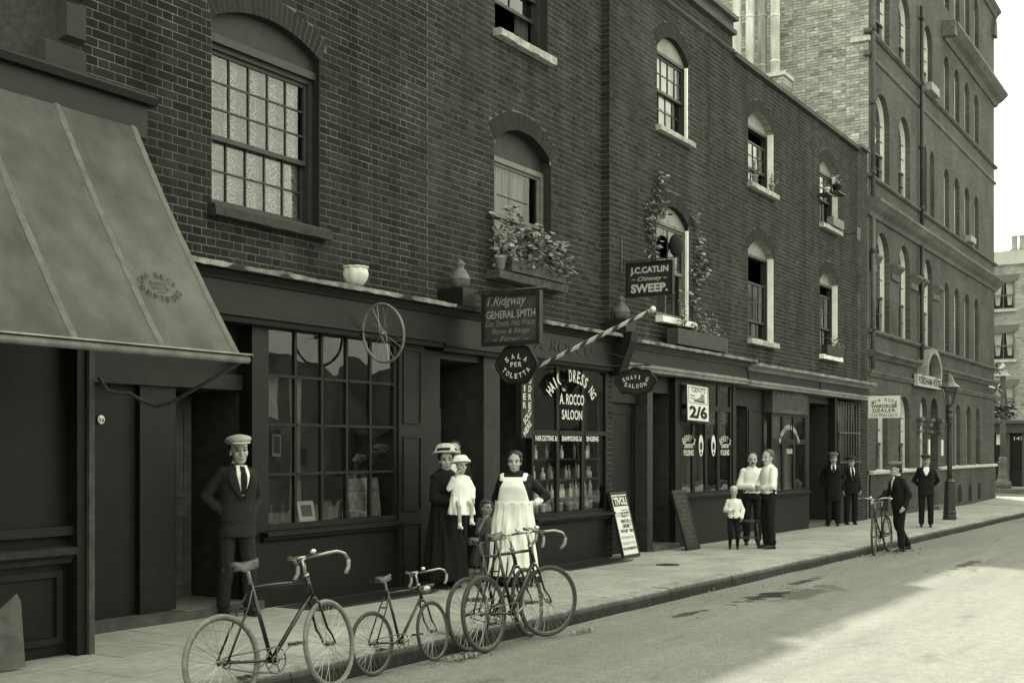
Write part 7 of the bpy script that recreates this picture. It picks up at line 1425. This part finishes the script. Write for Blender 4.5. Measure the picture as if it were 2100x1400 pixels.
def figure(label, X, Y, face, H, joints=None, top='jacket', m_top=None, hem=0.80, bottom='trousers', m_bot=None, hair=M_HAIRD, hat=None, m_hat=None, yaw=0.0, tilt=0.0, roll=0.0, hs=1.16, torso=None, vee=None, tie=True, skirt=None, cat='person', vox=0.0085, z=None, hands=(0.5, 0.5), hand_dir=None, sleeve=1.0, group=None, mustache=False, loosehair=0, female=False, apron=False, cuff=None, shoes=True, collar=True, sleeve_r=1.0, m_shoe=None, wr=0.006, name='person', coat=False, pitch=0.0, sway=0.0):
    z = zg(X) if z is None else z; s = H / 1.70; J = {k: Vector(v) for k, v in J0.items()}
    for k, v in (joints or {}).items(): J[k] = Vector(v)
    root = thing(name, label, cat, (X, Y, z), 0, group); root.matrix_basis = Matrix.Translation((X, Y, z)) @ Matrix.Rotation(R(face) - math.pi / 2, 4, 'Z') @ Matrix.Rotation(R(-pitch), 4, 'X') @ Matrix.Rotation(R(sway), 4, 'Y') @ Matrix.Scale(s, 4)
    TR = torso or TORSO; seed = X * 3.1
    # --- the body: one continuous surface
    b = MB(); loft(b, [(r_[0], r_[1] * 0.80, r_[2] * 0.80) + tuple(r_[3:]) for r_ in TR], 20); HR = Matrix.Rotation(R(yaw), 3, 'Z') @ Matrix.Rotation(R(tilt), 3, 'X') @ Matrix.Rotation(R(roll), 3, 'Y'); hc = J['head']
    hp = lambda x, y, zz: hc + HR @ (Vector((x, y, zz)) * hs)
    he = lambda c_, r_: b.ell(hp(*c_), tuple(q * hs for q in r_), 14, HR)
    he((0, -0.012, 0.032), (0.074, 0.094, 0.083)); he((0, 0.022, -0.035), (0.060, 0.068, 0.082)); he((0, 0.046, -0.092), (0.034, 0.034, 0.027)); he((0, 0.070, 0.022), (0.054, 0.020, 0.012)); he((0, 0.086, -0.070), (0.024, 0.012, 0.011)); he((0, 0.02, -0.085), (0.05, 0.05, 0.03))
    for q in (-1, 1): he((q * 0.034, 0.058, -0.032), (0.026, 0.028, 0.026)); he((q * 0.069, -0.014, -0.018), (0.009, 0.018, 0.027))
    b.cap(hp(0, 0.084, 0.012), 0.009 * hs, hp(0, 0.104, -0.036), 0.0145 * hs, 8); b.cap(J['neck'] - Vector((0, 0, 0.06)), 0.056, hp(0, -0.02, -0.05), 0.052 * hs, 12)
    for q in 'RL':
        b.cap(J['sh' + q], 0.048, J['el' + q], 0.038); b.cap(J['el' + q], 0.037, J['wr' + q], 0.026); hd = (hand_dir or {}).get(q)
        dd, nn = hd if hd else ((J['wr' + q] - J['el' + q]), Vector((-1 if q == 'R' else 1, 0.2, 0)))
        hand(b, J['wr' + q], dd, nn, 1.0, hands[0 if q == 'R' else 1], 1 if q == 'R' else -1)
        b.cap(J['hip' + q], 0.07, J['kn' + q], 0.05); b.cap(J['kn' + q], 0.048, J['an' + q], 0.036); b.cap(J['an' + q] - Vector((0, 0.02, 0.045)), 0.032, J['an' + q] + Vector((0, 0.12, -0.055)), 0.024)
    body = solid(b, 'body', M_SKIN, root, vox, 2)
    # --- face
    for q in (-1, 1):
        MB().ell(hp(q * 0.0305, 0.0815, -0.001), (0.0125 * hs, 0.008 * hs, 0.0075 * hs), 10, HR).build('eye', M_EYE, root, smooth=True, local=True)
        if hair is not None: MB().ell(hp(q * 0.032, 0.0885, 0.022), (0.018 * hs, 0.004 * hs, 0.0035 * hs), 8, HR).build('eyebrow', hair, root, smooth=True, local=True)
    MB().ell(hp(0, 0.0965, -0.069), (0.019 * hs, 0.0045 * hs, 0.0035 * hs), 10, HR).build('mouth', M_LIP, root, smooth=True, local=True)
    if mustache: MB().ell(hp(0, 0.096, -0.055), (0.028 * hs, 0.010 * hs, 0.009 * hs), 10, HR).build('moustache', hair, root, smooth=True, local=True)
    # --- hair
    if hair is not None:
        h = MB(); he2 = lambda c_, r_: h.ell(hp(*c_), tuple(q * hs for q in r_), 14, HR)
        he2((0, -0.024, 0.044), (0.080, 0.092, 0.084)); he2((0, -0.05, -0.01), (0.074, 0.062, 0.075))
        if female: he2((0, -0.015, 0.065), (0.090, 0.080, 0.062)); he2((0, -0.09, 0.05), (0.05, 0.045, 0.05)); [he2((q * 0.066, -0.01, 0.02), (0.022, 0.045, 0.035)) for q in (-1, 1)]
        if loosehair:
            for k in range(26):
                a = R(100 + 160 * k / 25); p0 = hp(0.078 * math.sin(a), 0.09 * math.cos(a) - 0.01, 0.03); p1 = hp(0.10 * math.sin(a * 1.0), 0.105 * math.cos(a), -0.10 - 0.03 * math.sin(k * 3)); h.cap(p0, 0.018 * hs, p1, 0.014 * hs, 6)
            he2((0, 0.02, 0.085), (0.07, 0.07, 0.03))
        solid(h, 'hair', hair, root, 0.009, 2, 0.005, 40, seed)
    # --- clothes
    if top:
        mt = m_top or M_SUIT; c = MB(); base = [r_ for r_ in TR if r_[0] > hem]; low = lerp_ring(TR, max(hem, TR[0][0])); g0 = 0.018 if top == 'jacket' else 0.010
        rg = [(hem, low[0] + (0.022 if top == 'jacket' else 0.004), low[1] + (0.028 if top == 'jacket' else 0.004)) + tuple(low[2:])] + [(r_[0], r_[1] + g0, r_[2] + g0) + tuple(r_[3:]) for r_ in base if r_[0] > hem + 0.03]
        TRo = rg; loft(c, rg, 28)
        for q in 'RL':
            el = J['el' + q]; sh = J['sh' + q]; wr_ = J['wr' + q]; end = el.lerp(wr_, min(1.0, max(0.0, sleeve * 2 - 1))) if sleeve > 0.5 else sh.lerp(el, sleeve * 2); k_ = sleeve_r
            c.cap(sh, 0.060 * k_, el, 0.053 * k_)
            if sleeve > 0.5: c.cap(el, 0.054 * k_, end, 0.044 * k_)
            c.ell(sh, (0.064 * k_, 0.066 * k_, 0.058 * k_), 12)
        solid(c, {'jacket': 'jacket', 'shirt': 'shirt', 'blouse': 'blouse', 'coat': 'coat', 'frock': 'frock'}[top], mt, root, 0.0115, 3, wr, 13 if top == 'jacket' else 8, seed)
        if cuff:
            cf = MB()
            for q in cuff: el = J['el' + q]; wr_ = J['wr' + q]; d_ = (wr_ - el); cf.tube([el + d_ * 0.35, el + d_ * 0.42, el + d_ * 0.80, el + d_ * 0.86], [0.040, 0.050, 0.042, 0.034], 14)
            cf.build('cuff', M_SHIRT, root, smooth=True, local=True)
        if vee:
            zb, w_ = vee; patch(TRo, [(zb, -2, 2), (1.36, -w_, w_), (1.41, -w_ * 1.15, w_ * 1.15), (1.43, -30, 30)], 0.010, 'shirt_front', M_SHIRT, root, 12, 8, 0.004)
            for sg in (-1, 1): patch(TRo, [(zb - 0.03, 0, sg * 5), (1.22, sg * (w_ * 0.55), sg * (w_ * 0.55 + 22)), (1.31, sg * (w_ * 0.9), sg * (w_ * 0.9 + 30)), (1.37, sg * w_ * 1.1, sg * (w_ * 1.1 + 14))], 0.016, 'lapel', mt, root, 10, 4, 0.008)
            if tie: patch(TRo, [(zb + 0.01, -4, 4), (1.30, -7, 7), (1.385, -5, 5), (1.40, -9, 9), (1.42, -7, 7)], 0.020, 'neck_tie', M_SUITD if tie is True else tie, root, 10, 3, 0.006)
        if collar: c = MB(); nk = J['neck']; c.lathe([(0.062, 0), (0.060, 0.035), (0.056, 0.036), (0.058, 0.0)], (nk.x, nk.y + 0.002, nk.z - 0.005), 20); c.build('collar', M_SHIRT if top != 'coat' else mt, root, smooth=True, local=True)
    if bottom == 'trousers':
        mb_ = m_bot or M_SUIT; c = MB(); pv = J['pelvis']; loft(c, [(pv.z - 0.10, 0.150, 0.115, pv.y, pv.x), (pv.z - 0.03, 0.172, 0.124, pv.y, pv.x), (pv.z + 0.08, 0.165, 0.118, pv.y, pv.x), (pv.z + 0.14, 0.155, 0.108, pv.y, pv.x)], 24)
        for q in 'RL': c.cap(J['hip' + q] + Vector((0, 0, -0.02)), 0.092, J['kn' + q], 0.076); c.cap(J['kn' + q], 0.075, J['an' + q] + Vector((0, 0.0, 0.03)), 0.066)
        solid(c, 'trousers', mb_, root, 0.0125, 3, wr, 12, seed + 5)
    if bottom == 'breeches':
        c = MB(); pv = J['pelvis']; loft(c, [(pv.z - 0.10, 0.150, 0.115, pv.y, pv.x), (pv.z - 0.03, 0.172, 0.124, pv.y, pv.x), (pv.z + 0.10, 0.165, 0.118, pv.y, pv.x)], 24)
        for q in 'RL': c.cap(J['hip' + q], 0.095, J['kn' + q] + Vector((0, 0, 0.04)), 0.085)
        solid(c, 'breeches', m_bot or M_SUITD, root, 0.0125, 3, wr, 12, seed); st_ = MB()
        for q in 'RL': st_.tube([J['kn' + q], J['kn' + q].lerp(J['an' + q], 0.4), J['an' + q]], [0.054, 0.056, 0.04], 12)
        st_.build('stockings', M_COAT, root, smooth=True, local=True)
    if skirt:
        fn = lambda a, zz: (0.022 * math.sin(a * 9 + 1.3 * math.sin(zz * 4)) + 0.012 * math.sin(a * 17 + zz * 3)) * max(0.0, min(1.0, (skirt[-1][0] - zz) / 0.5)); c = MB(); fin = []
        for i in range(24): zz = skirt[0][0] + (skirt[-1][0] - skirt[0][0]) * i / 23; fin.append((zz,) + tuple(lerp_ring(skirt, zz)))
        loft(c, fin, 64, fn); c.build('coat_skirt' if coat else 'skirt', m_bot or M_COAT, root, smooth=True, local=True)
    if apron:
        AR = sorted([(r_[0], r_[1] + 0.014, r_[2] + 0.014, r_[3]) for r_ in TR if r_[0] > 1.06] + [(r_[0], r_[1], r_[2], r_[3]) for r_ in skirt if r_[0] < 1.06])
        patch(AR, [(0.14, -66, 66), (0.55, -64, 64), (0.98, -78, 78), (1.06, -82, 82)], 0.024, 'apron', M_APRON, root, 30, 60, 0.006, 0.020); patch(AR, [(1.05, -56, 56), (1.16, -46, 46), (1.30, -30, 30), (1.375, -26, 26)], 0.020, 'apron_bib', M_APRON, root, 14, 14, 0.006)
        for sg in (-1, 1): patch(AR, [(1.33, sg * 20, sg * 42), (1.38, sg * 28, sg * 50), (1.41, sg * 38, sg * 66), (1.425, sg * 50, sg * 90)], 0.022, 'apron_strap', M_APRON, root, 8, 4, 0.006)
        patch(AR, [(1.035, -179, 179), (1.075, -179, 179)], 0.024, 'apron_band', M_APRON, root, 3, 40, 0.006)
    if shoes:
        for q in 'RL':
            a = J['an' + q]; d = a - J['kn' + q]; c = MB(); c.cap(a + Vector((0, -0.02, -0.04)), 0.040, a + Vector((0, 0.09, -0.05)), 0.036); c.cap(a + Vector((0, 0.08, -0.052)), 0.036, a + Vector((0, 0.165, -0.06)), 0.024); c.cap(a + Vector((0, -0.005, 0.03)), 0.044, a + Vector((0, -0.01, -0.03)), 0.042); c.box(a.x - 0.036, a.x + 0.036, a.y - 0.055, a.y + 0.02, a.z - 0.084, a.z - 0.05)
            solid(c, 'shoe', m_shoe or M_SHOE, root, 0.011, 2)
    # --- hats
    if hat == 'cap':
        c = MB(); c.ell(hp(0, -0.008, 0.090), (0.112 * hs, 0.135 * hs, 0.040 * hs), 18, HR @ Matrix.Rotation(R(6), 3, 'X')); c.ell(hp(0, -0.01, 0.068), (0.086 * hs, 0.104 * hs, 0.034 * hs), 16, HR); c.ell(hp(0, 0.05, 0.084), (0.092 * hs, 0.080 * hs, 0.030 * hs), 16, HR)
        cp = solid(c, 'flat_cap', m_hat, root, 0.008, 3, 0.003, 20, seed); c = MB(); c.ell(hp(0, 0.118, 0.060), (0.078 * hs, 0.052 * hs, 0.008 * hs), 16, HR @ Matrix.Rotation(R(-14), 3, 'X')); c.build('peak', m_hat, cp, smooth=True, local=True)
    if hat == 'brim':
        c = MB(); M3 = HR; bw_ = 0.142 if hs > 1.3 else 0.150; c.lathe([(0.096 * hs, -0.012), (bw_ * hs, -0.03 * (0.5 if hs < 1.3 else 1.6)), ((bw_ + 0.006) * hs, -0.018), (0.118 * hs, 0.014), (0.102 * hs, 0.065), (0.085 * hs, 0.098), (0.05 * hs, 0.112), (0.0, 0.114)], tuple(hp(0, -0.015, 0.072)), 32, M=M3 @ Matrix.Rotation(R(9), 3, 'X'), fn=lambda a, zz: 1 + 0.05 * math.sin(3 * a + 1) + 0.03 * math.sin(7 * a)); hb_ = c.build('hat', m_hat, root, smooth=True, local=True)
        c = MB(); c.lathe([(0.122 * hs, 0.008), (0.112 * hs, 0.045), (0.105 * hs, 0.045), (0.11 * hs, 0.008)], tuple(hp(0, -0.015, 0.072)), 24, M=M3 @ Matrix.Rotation(R(9), 3, 'X')); c.build('hat_band', M_COAT if m_hat is M_STRAW else m_hat, hb_, smooth=True, local=True)
    return root
def toward(X, Y, turn=0.0): return math.degrees(math.atan2(-Y, -X)) + turn     # facing the camera, turned by some degrees
PK = dict(elR=(0.265, -0.09, 1.12), wrR=(0.15, 0.03, 0.965), elL=(-0.265, -0.09, 1.12), wrL=(-0.15, 0.03, 0.965))
# youth in the pale cap, hands in his pockets
figure('youth in pale flat cap and grey suit, hands in pockets, by the dark doorway', 8.22, 8.20, toward(8.22, 8.20, 24), 1.685, dict(PK, elR=(0.29, -0.07, 1.12), knL=(-0.11, 0.07, 0.49), anL=(-0.13, 0.06, 0.085), pelvis=(0.015, 0.01, 0.93)), 'jacket', M_SUIT, 0.74, 'trousers', M_SUIT, M_HAIRD, 'cap', M_CAPL, yaw=-12, roll=5, sway=-2.5, pitch=-2, vee=(1.14, 19), hand_dir={'R': ((-0.25, 0.1, -1), (-1, 0, 0)), 'L': ((0.25, 0.1, -1), (1, 0, 0))}, vox=0.0075)
# woman in the long black coat with the child on her arm
COATR = [(0.10, 0.27, 0.25, 0.0), (0.5, 0.225, 0.19, 0.0), (0.86, 0.20, 0.15, 0.0), (1.02, 0.185, 0.135, 0.0), (1.12, 0.185, 0.135, 0.0)]
WT = [(0.86, 0.19, 0.13, 0.0), (1.02, 0.175, 0.12, 0.0), (1.12, 0.175, 0.12, 0.0), (1.25, 0.19, 0.14, 0.012), (1.34, 0.19, 0.125, 0.0), (1.40, 0.165, 0.10, -0.008), (1.44, 0.09, 0.07, -0.008), (1.46, 0.06, 0.06, -0.006)]
W2X, W2Y = 11.30, 7.92; fW = toward(W2X, W2Y, 48)
figure('woman in long black coat and brimmed hat holding a baby in white', W2X, W2Y, fW, 1.60, dict(elR=(0.22, 0.02, 1.10), wrR=(0.09, 0.25, 1.06), elL=(-0.22, 0.03, 1.09), wrL=(-0.08, 0.27, 1.00)), 'coat', M_COAT, 0.98, None, None, M_HAIRD, 'brim', M_STRAW, yaw=-42, torso=WT, skirt=COATR, coat=True, female=True, hand_dir={'R': ((-0.9, 0.35, 0.1), (0, -0.2, 1)), 'L': ((0.9, 0.35, 0.0), (0, -0.2, 1))}, sleeve_r=1.12, vox=0.0075)
bd = R(fW); bX, bY = W2X + 0.29 * math.cos(bd) + 0.06 * math.sin(bd), W2Y + 0.29 * math.sin(bd) - 0.06 * math.cos(bd)
BT = [(0.86, 0.20, 0.16, 0.0), (1.0, 0.19, 0.15, 0.0), (1.2, 0.19, 0.145, 0.0), (1.34, 0.18, 0.12, 0), (1.40, 0.15, 0.10, 0), (1.44, 0.09, 0.07, 0)]
figure('baby in white frock and white sun hat held on the arm of the coated woman', bX, bY, toward(bX, bY, 18), 0.92, dict(head=(0, 0.04, 1.64), elR=(0.27, 0.06, 1.16), wrR=(0.18, 0.2, 1.42), elL=(-0.26, 0.02, 1.15), wrL=(-0.24, 0.14, 0.92), knR=(0.14, 0.34, 0.80), anR=(0.13, 0.36, 0.42), knL=(-0.13, 0.34, 0.82), anL=(-0.12, 0.38, 0.50)), 'frock', mat('baby_frock', 0.9, 0.85, 0.06, 9), 0.80, None, MATS['baby_frock'], None, 'brim', mat('baby_hat', 0.85, 0.85, 0.05, 9), yaw=10, hs=1.42, torso=BT, skirt=[(0.62, 0.26, 0.30, 0.08), (0.80, 0.24, 0.22, 0.04), (1.0, 0.20, 0.16, 0), (1.2, 0.19, 0.15, 0)], z=0.50, collar=False, sleeve=0.9, sleeve_r=1.1, m_shoe=M_WHITE, vox=0.010)
# face in the doorway behind her
figure('dark-haired person looking over the shoulder of the coated woman', 12.29, 8.48, toward(12.29, 8.48, 0), 1.62, {}, 'shirt', M_BLOUSE, 0.9, 'trousers', M_SUITD, M_HAIRD, yaw=-6, vee=(1.25, 14), tie=False, z=zg(12.1) + 0.085, vox=0.010)
# little girl
GT = [(0.7, 0.23, 0.19, 0), (0.9, 0.21, 0.17, 0.01), (1.1, 0.19, 0.15, 0.01), (1.3, 0.185, 0.13, 0), (1.38, 0.16, 0.10, 0), (1.43, 0.09, 0.07, 0)]
figure('little curly-haired girl in a check frock with her hand at her mouth', 12.20, 7.95, toward(12.2, 7.95, 30), 0.93, dict(head=(0, 0.02, 1.64), elR=(0.23, 0.05, 1.08), wrR=(0.12, 0.16, 1.38), elL=(-0.24, -0.02, 1.08), wrL=(-0.24, 0.08, 0.86)), 'frock', M_GIRL, 0.75, None, M_GIRL, mat('brown_hair', 0.07, 0.5, 0.4, 60), yaw=14, hs=1.45, torso=GT, skirt=[(0.36, 0.34, 0.32, 0), (0.6, 0.28, 0.25, 0), (0.9, 0.215, 0.175, 0), (1.12, 0.2, 0.16, 0)], loosehair=1, sleeve=0.45, sleeve_r=1.15, collar=False, hands=(0.9, 0.4), vox=0.010)
# woman in the white apron
AT = [(0.86, 0.21, 0.15, 0.0), (0.98, 0.205, 0.15, 0.0), (1.06, 0.195, 0.145, 0.005), (1.15, 0.205, 0.16, 0.015), (1.25, 0.215, 0.175, 0.025), (1.33, 0.20, 0.145, 0.008), (1.40, 0.17, 0.105, -0.006), (1.44, 0.09, 0.07, -0.006), (1.46, 0.06, 0.06, -0.004)]
figure('smiling woman in a long white apron with one hand on her hip', 12.02, 7.42, toward(12.02, 7.42, -8), 1.58, dict(elL=(-0.40, -0.08, 1.13), wrL=(-0.24, 0.06, 1.03), elR=(0.26, -0.10, 1.10), wrR=(0.20, -0.14, 0.92)), 'blouse', M_BLOUSE, 0.98, None, M_COAT, M_HAIRD, None, None, yaw=4, torso=AT, skirt=[(0.05, 0.34, 0.31, 0.0), (0.4, 0.30, 0.26, 0.0), (0.75, 0.265, 0.215, 0), (0.95, 0.225, 0.17, 0), (1.06, 0.20, 0.15, 0.005)], apron=True, female=True, cuff='L', sleeve=0.75, sleeve_r=1.12, hand_dir={'L': ((0.75, 0.3, -0.5), (0.3, -0.2, 0.5)), 'R': ((0, 0.1, -1), (-1, 0, 0))}, collar=False, vox=0.0075)
# boy before the polish shop
figure('fair-haired small boy in white shirt and dark breeches before the polish shop', 18.98, 7.40, toward(18.98, 7.4, 4), 1.00, dict(head=(0, 0.02, 1.63), elR=(0.24, -0.02, 1.10), wrR=(0.09, 0.17, 1.10), elL=(-0.26, -0.03, 1.10), wrL=(-0.22, 0.08, 0.90)), 'shirt', M_SHIRT, 0.88, 'breeches', M_SUITD, M_HAIRL, None, None, hs=1.38, vox=0.011, collar=False, sleeve_r=1.15, hands=(0.8, 0.4))
# two men in shirt sleeves
figure('young dark-haired man in white shirt with folded arms behind the chair', 20.12, 7.50, toward(20.12, 7.5, 6), 1.62, dict(elR=(0.25, 0.03, 1.08), wrR=(0.02, 0.19, 1.08), elL=(-0.25, 0.03, 1.08), wrL=(-0.02, 0.16, 1.05)), 'shirt', M_SHIRT, 0.95, 'trousers', M_SUITD, M_HAIRD, vox=0.010, mustache=True, hand_dir={'R': ((-1, 0.05, 0), (0, -1, 0)), 'L': ((1, 0.05, 0), (0, -1, 0))}, sleeve_r=1.08, wr=0.007)
figure('moustached man in white shirt and black trousers standing side-on with folded arms', 19.42, 6.95, toward(19.42, 6.95, -62), 1.66, dict(elR=(0.25, 0.06, 1.09), wrR=(0.02, 0.23, 1.06), elL=(-0.25, 0.06, 1.09), wrL=(0.0, 0.20, 1.03)), 'shirt', M_SHIRT, 0.95, 'trousers', M_SUITD, mat('mid_hair', 0.10, 0.5, 0.3, 60), yaw=22, vox=0.010, mustache=True, hand_dir={'R': ((-1, 0.05, 0), (0, -1, 0)), 'L': ((1, 0.05, 0), (0, -1, 0))}, sleeve=0.8, sleeve_r=1.08, wr=0.007)
# men by the wardrobe dealer
figure('moustached man in dark overcoat and cap in the wardrobe dealer doorway', 26.95, 8.12, toward(26.95, 8.12, 4), 1.66, PK, 'jacket', M_COAT, 0.58, 'trousers', M_SUITD, M_HAIRD, 'cap', M_CAPG, vee=(1.26, 16), mustache=True, vox=0.012, hand_dir={'R': ((-0.1, 0.15, -1), (-1, 0, 0)), 'L': ((0.1, 0.15, -1), (1, 0, 0))})
figure('dim lad in cap and pale waistcoat by the barred window', 27.85, 7.98, toward(27.85, 7.98, 20), 1.58, {}, 'jacket', M_COAT, 0.78, 'trousers', M_COAT, M_HAIRD, 'cap', M_CAPD, vee=(1.12, 16), vox=0.012)
# youth with the bicycle
figure('youth in cap, black jacket and bow tie leaning on his bicycle in the road', 22.02, 5.36, toward(22.02, 5.36, -62), 1.60, dict(elR=(0.22, 0.10, 1.10), wrR=(0.24, 0.34, 1.00), elL=(-0.24, -0.10, 1.08), wrL=(-0.26, 0.04, 0.88), anR=(0.11, -0.16, 0.085), knR=(0.11, 0.02, 0.48), anL=(-0.10, 0.08, 0.085), knL=(-0.10, 0.07, 0.49)), 'jacket', M_SUITD, 0.80, 'trousers', M_SUITD, M_HAIRD, 'cap', M_CAPG, yaw=-4, tilt=-4, pitch=5, vee=(1.16, 22), z=zroad(21.9, 5.3) + 0.004, vox=0.011)
# man on the pavement
figure('moustached man in dark suit and cap standing with hands behind his back', 27.87, 6.28, toward(27.87, 6.28, 2), 1.62, dict(elR=(0.27, -0.08, 1.10), wrR=(0.10, -0.19, 0.93), elL=(-0.27, -0.08, 1.10), wrL=(-0.10, -0.19, 0.93)), 'jacket', M_SUITD, 0.74, 'trousers', M_SUITD, M_HAIRD, 'cap', M_CAPD, vee=(1.22, 20), mustache=True, vox=0.011, tie=False)
bpy.data.scenes.remove(TMP)
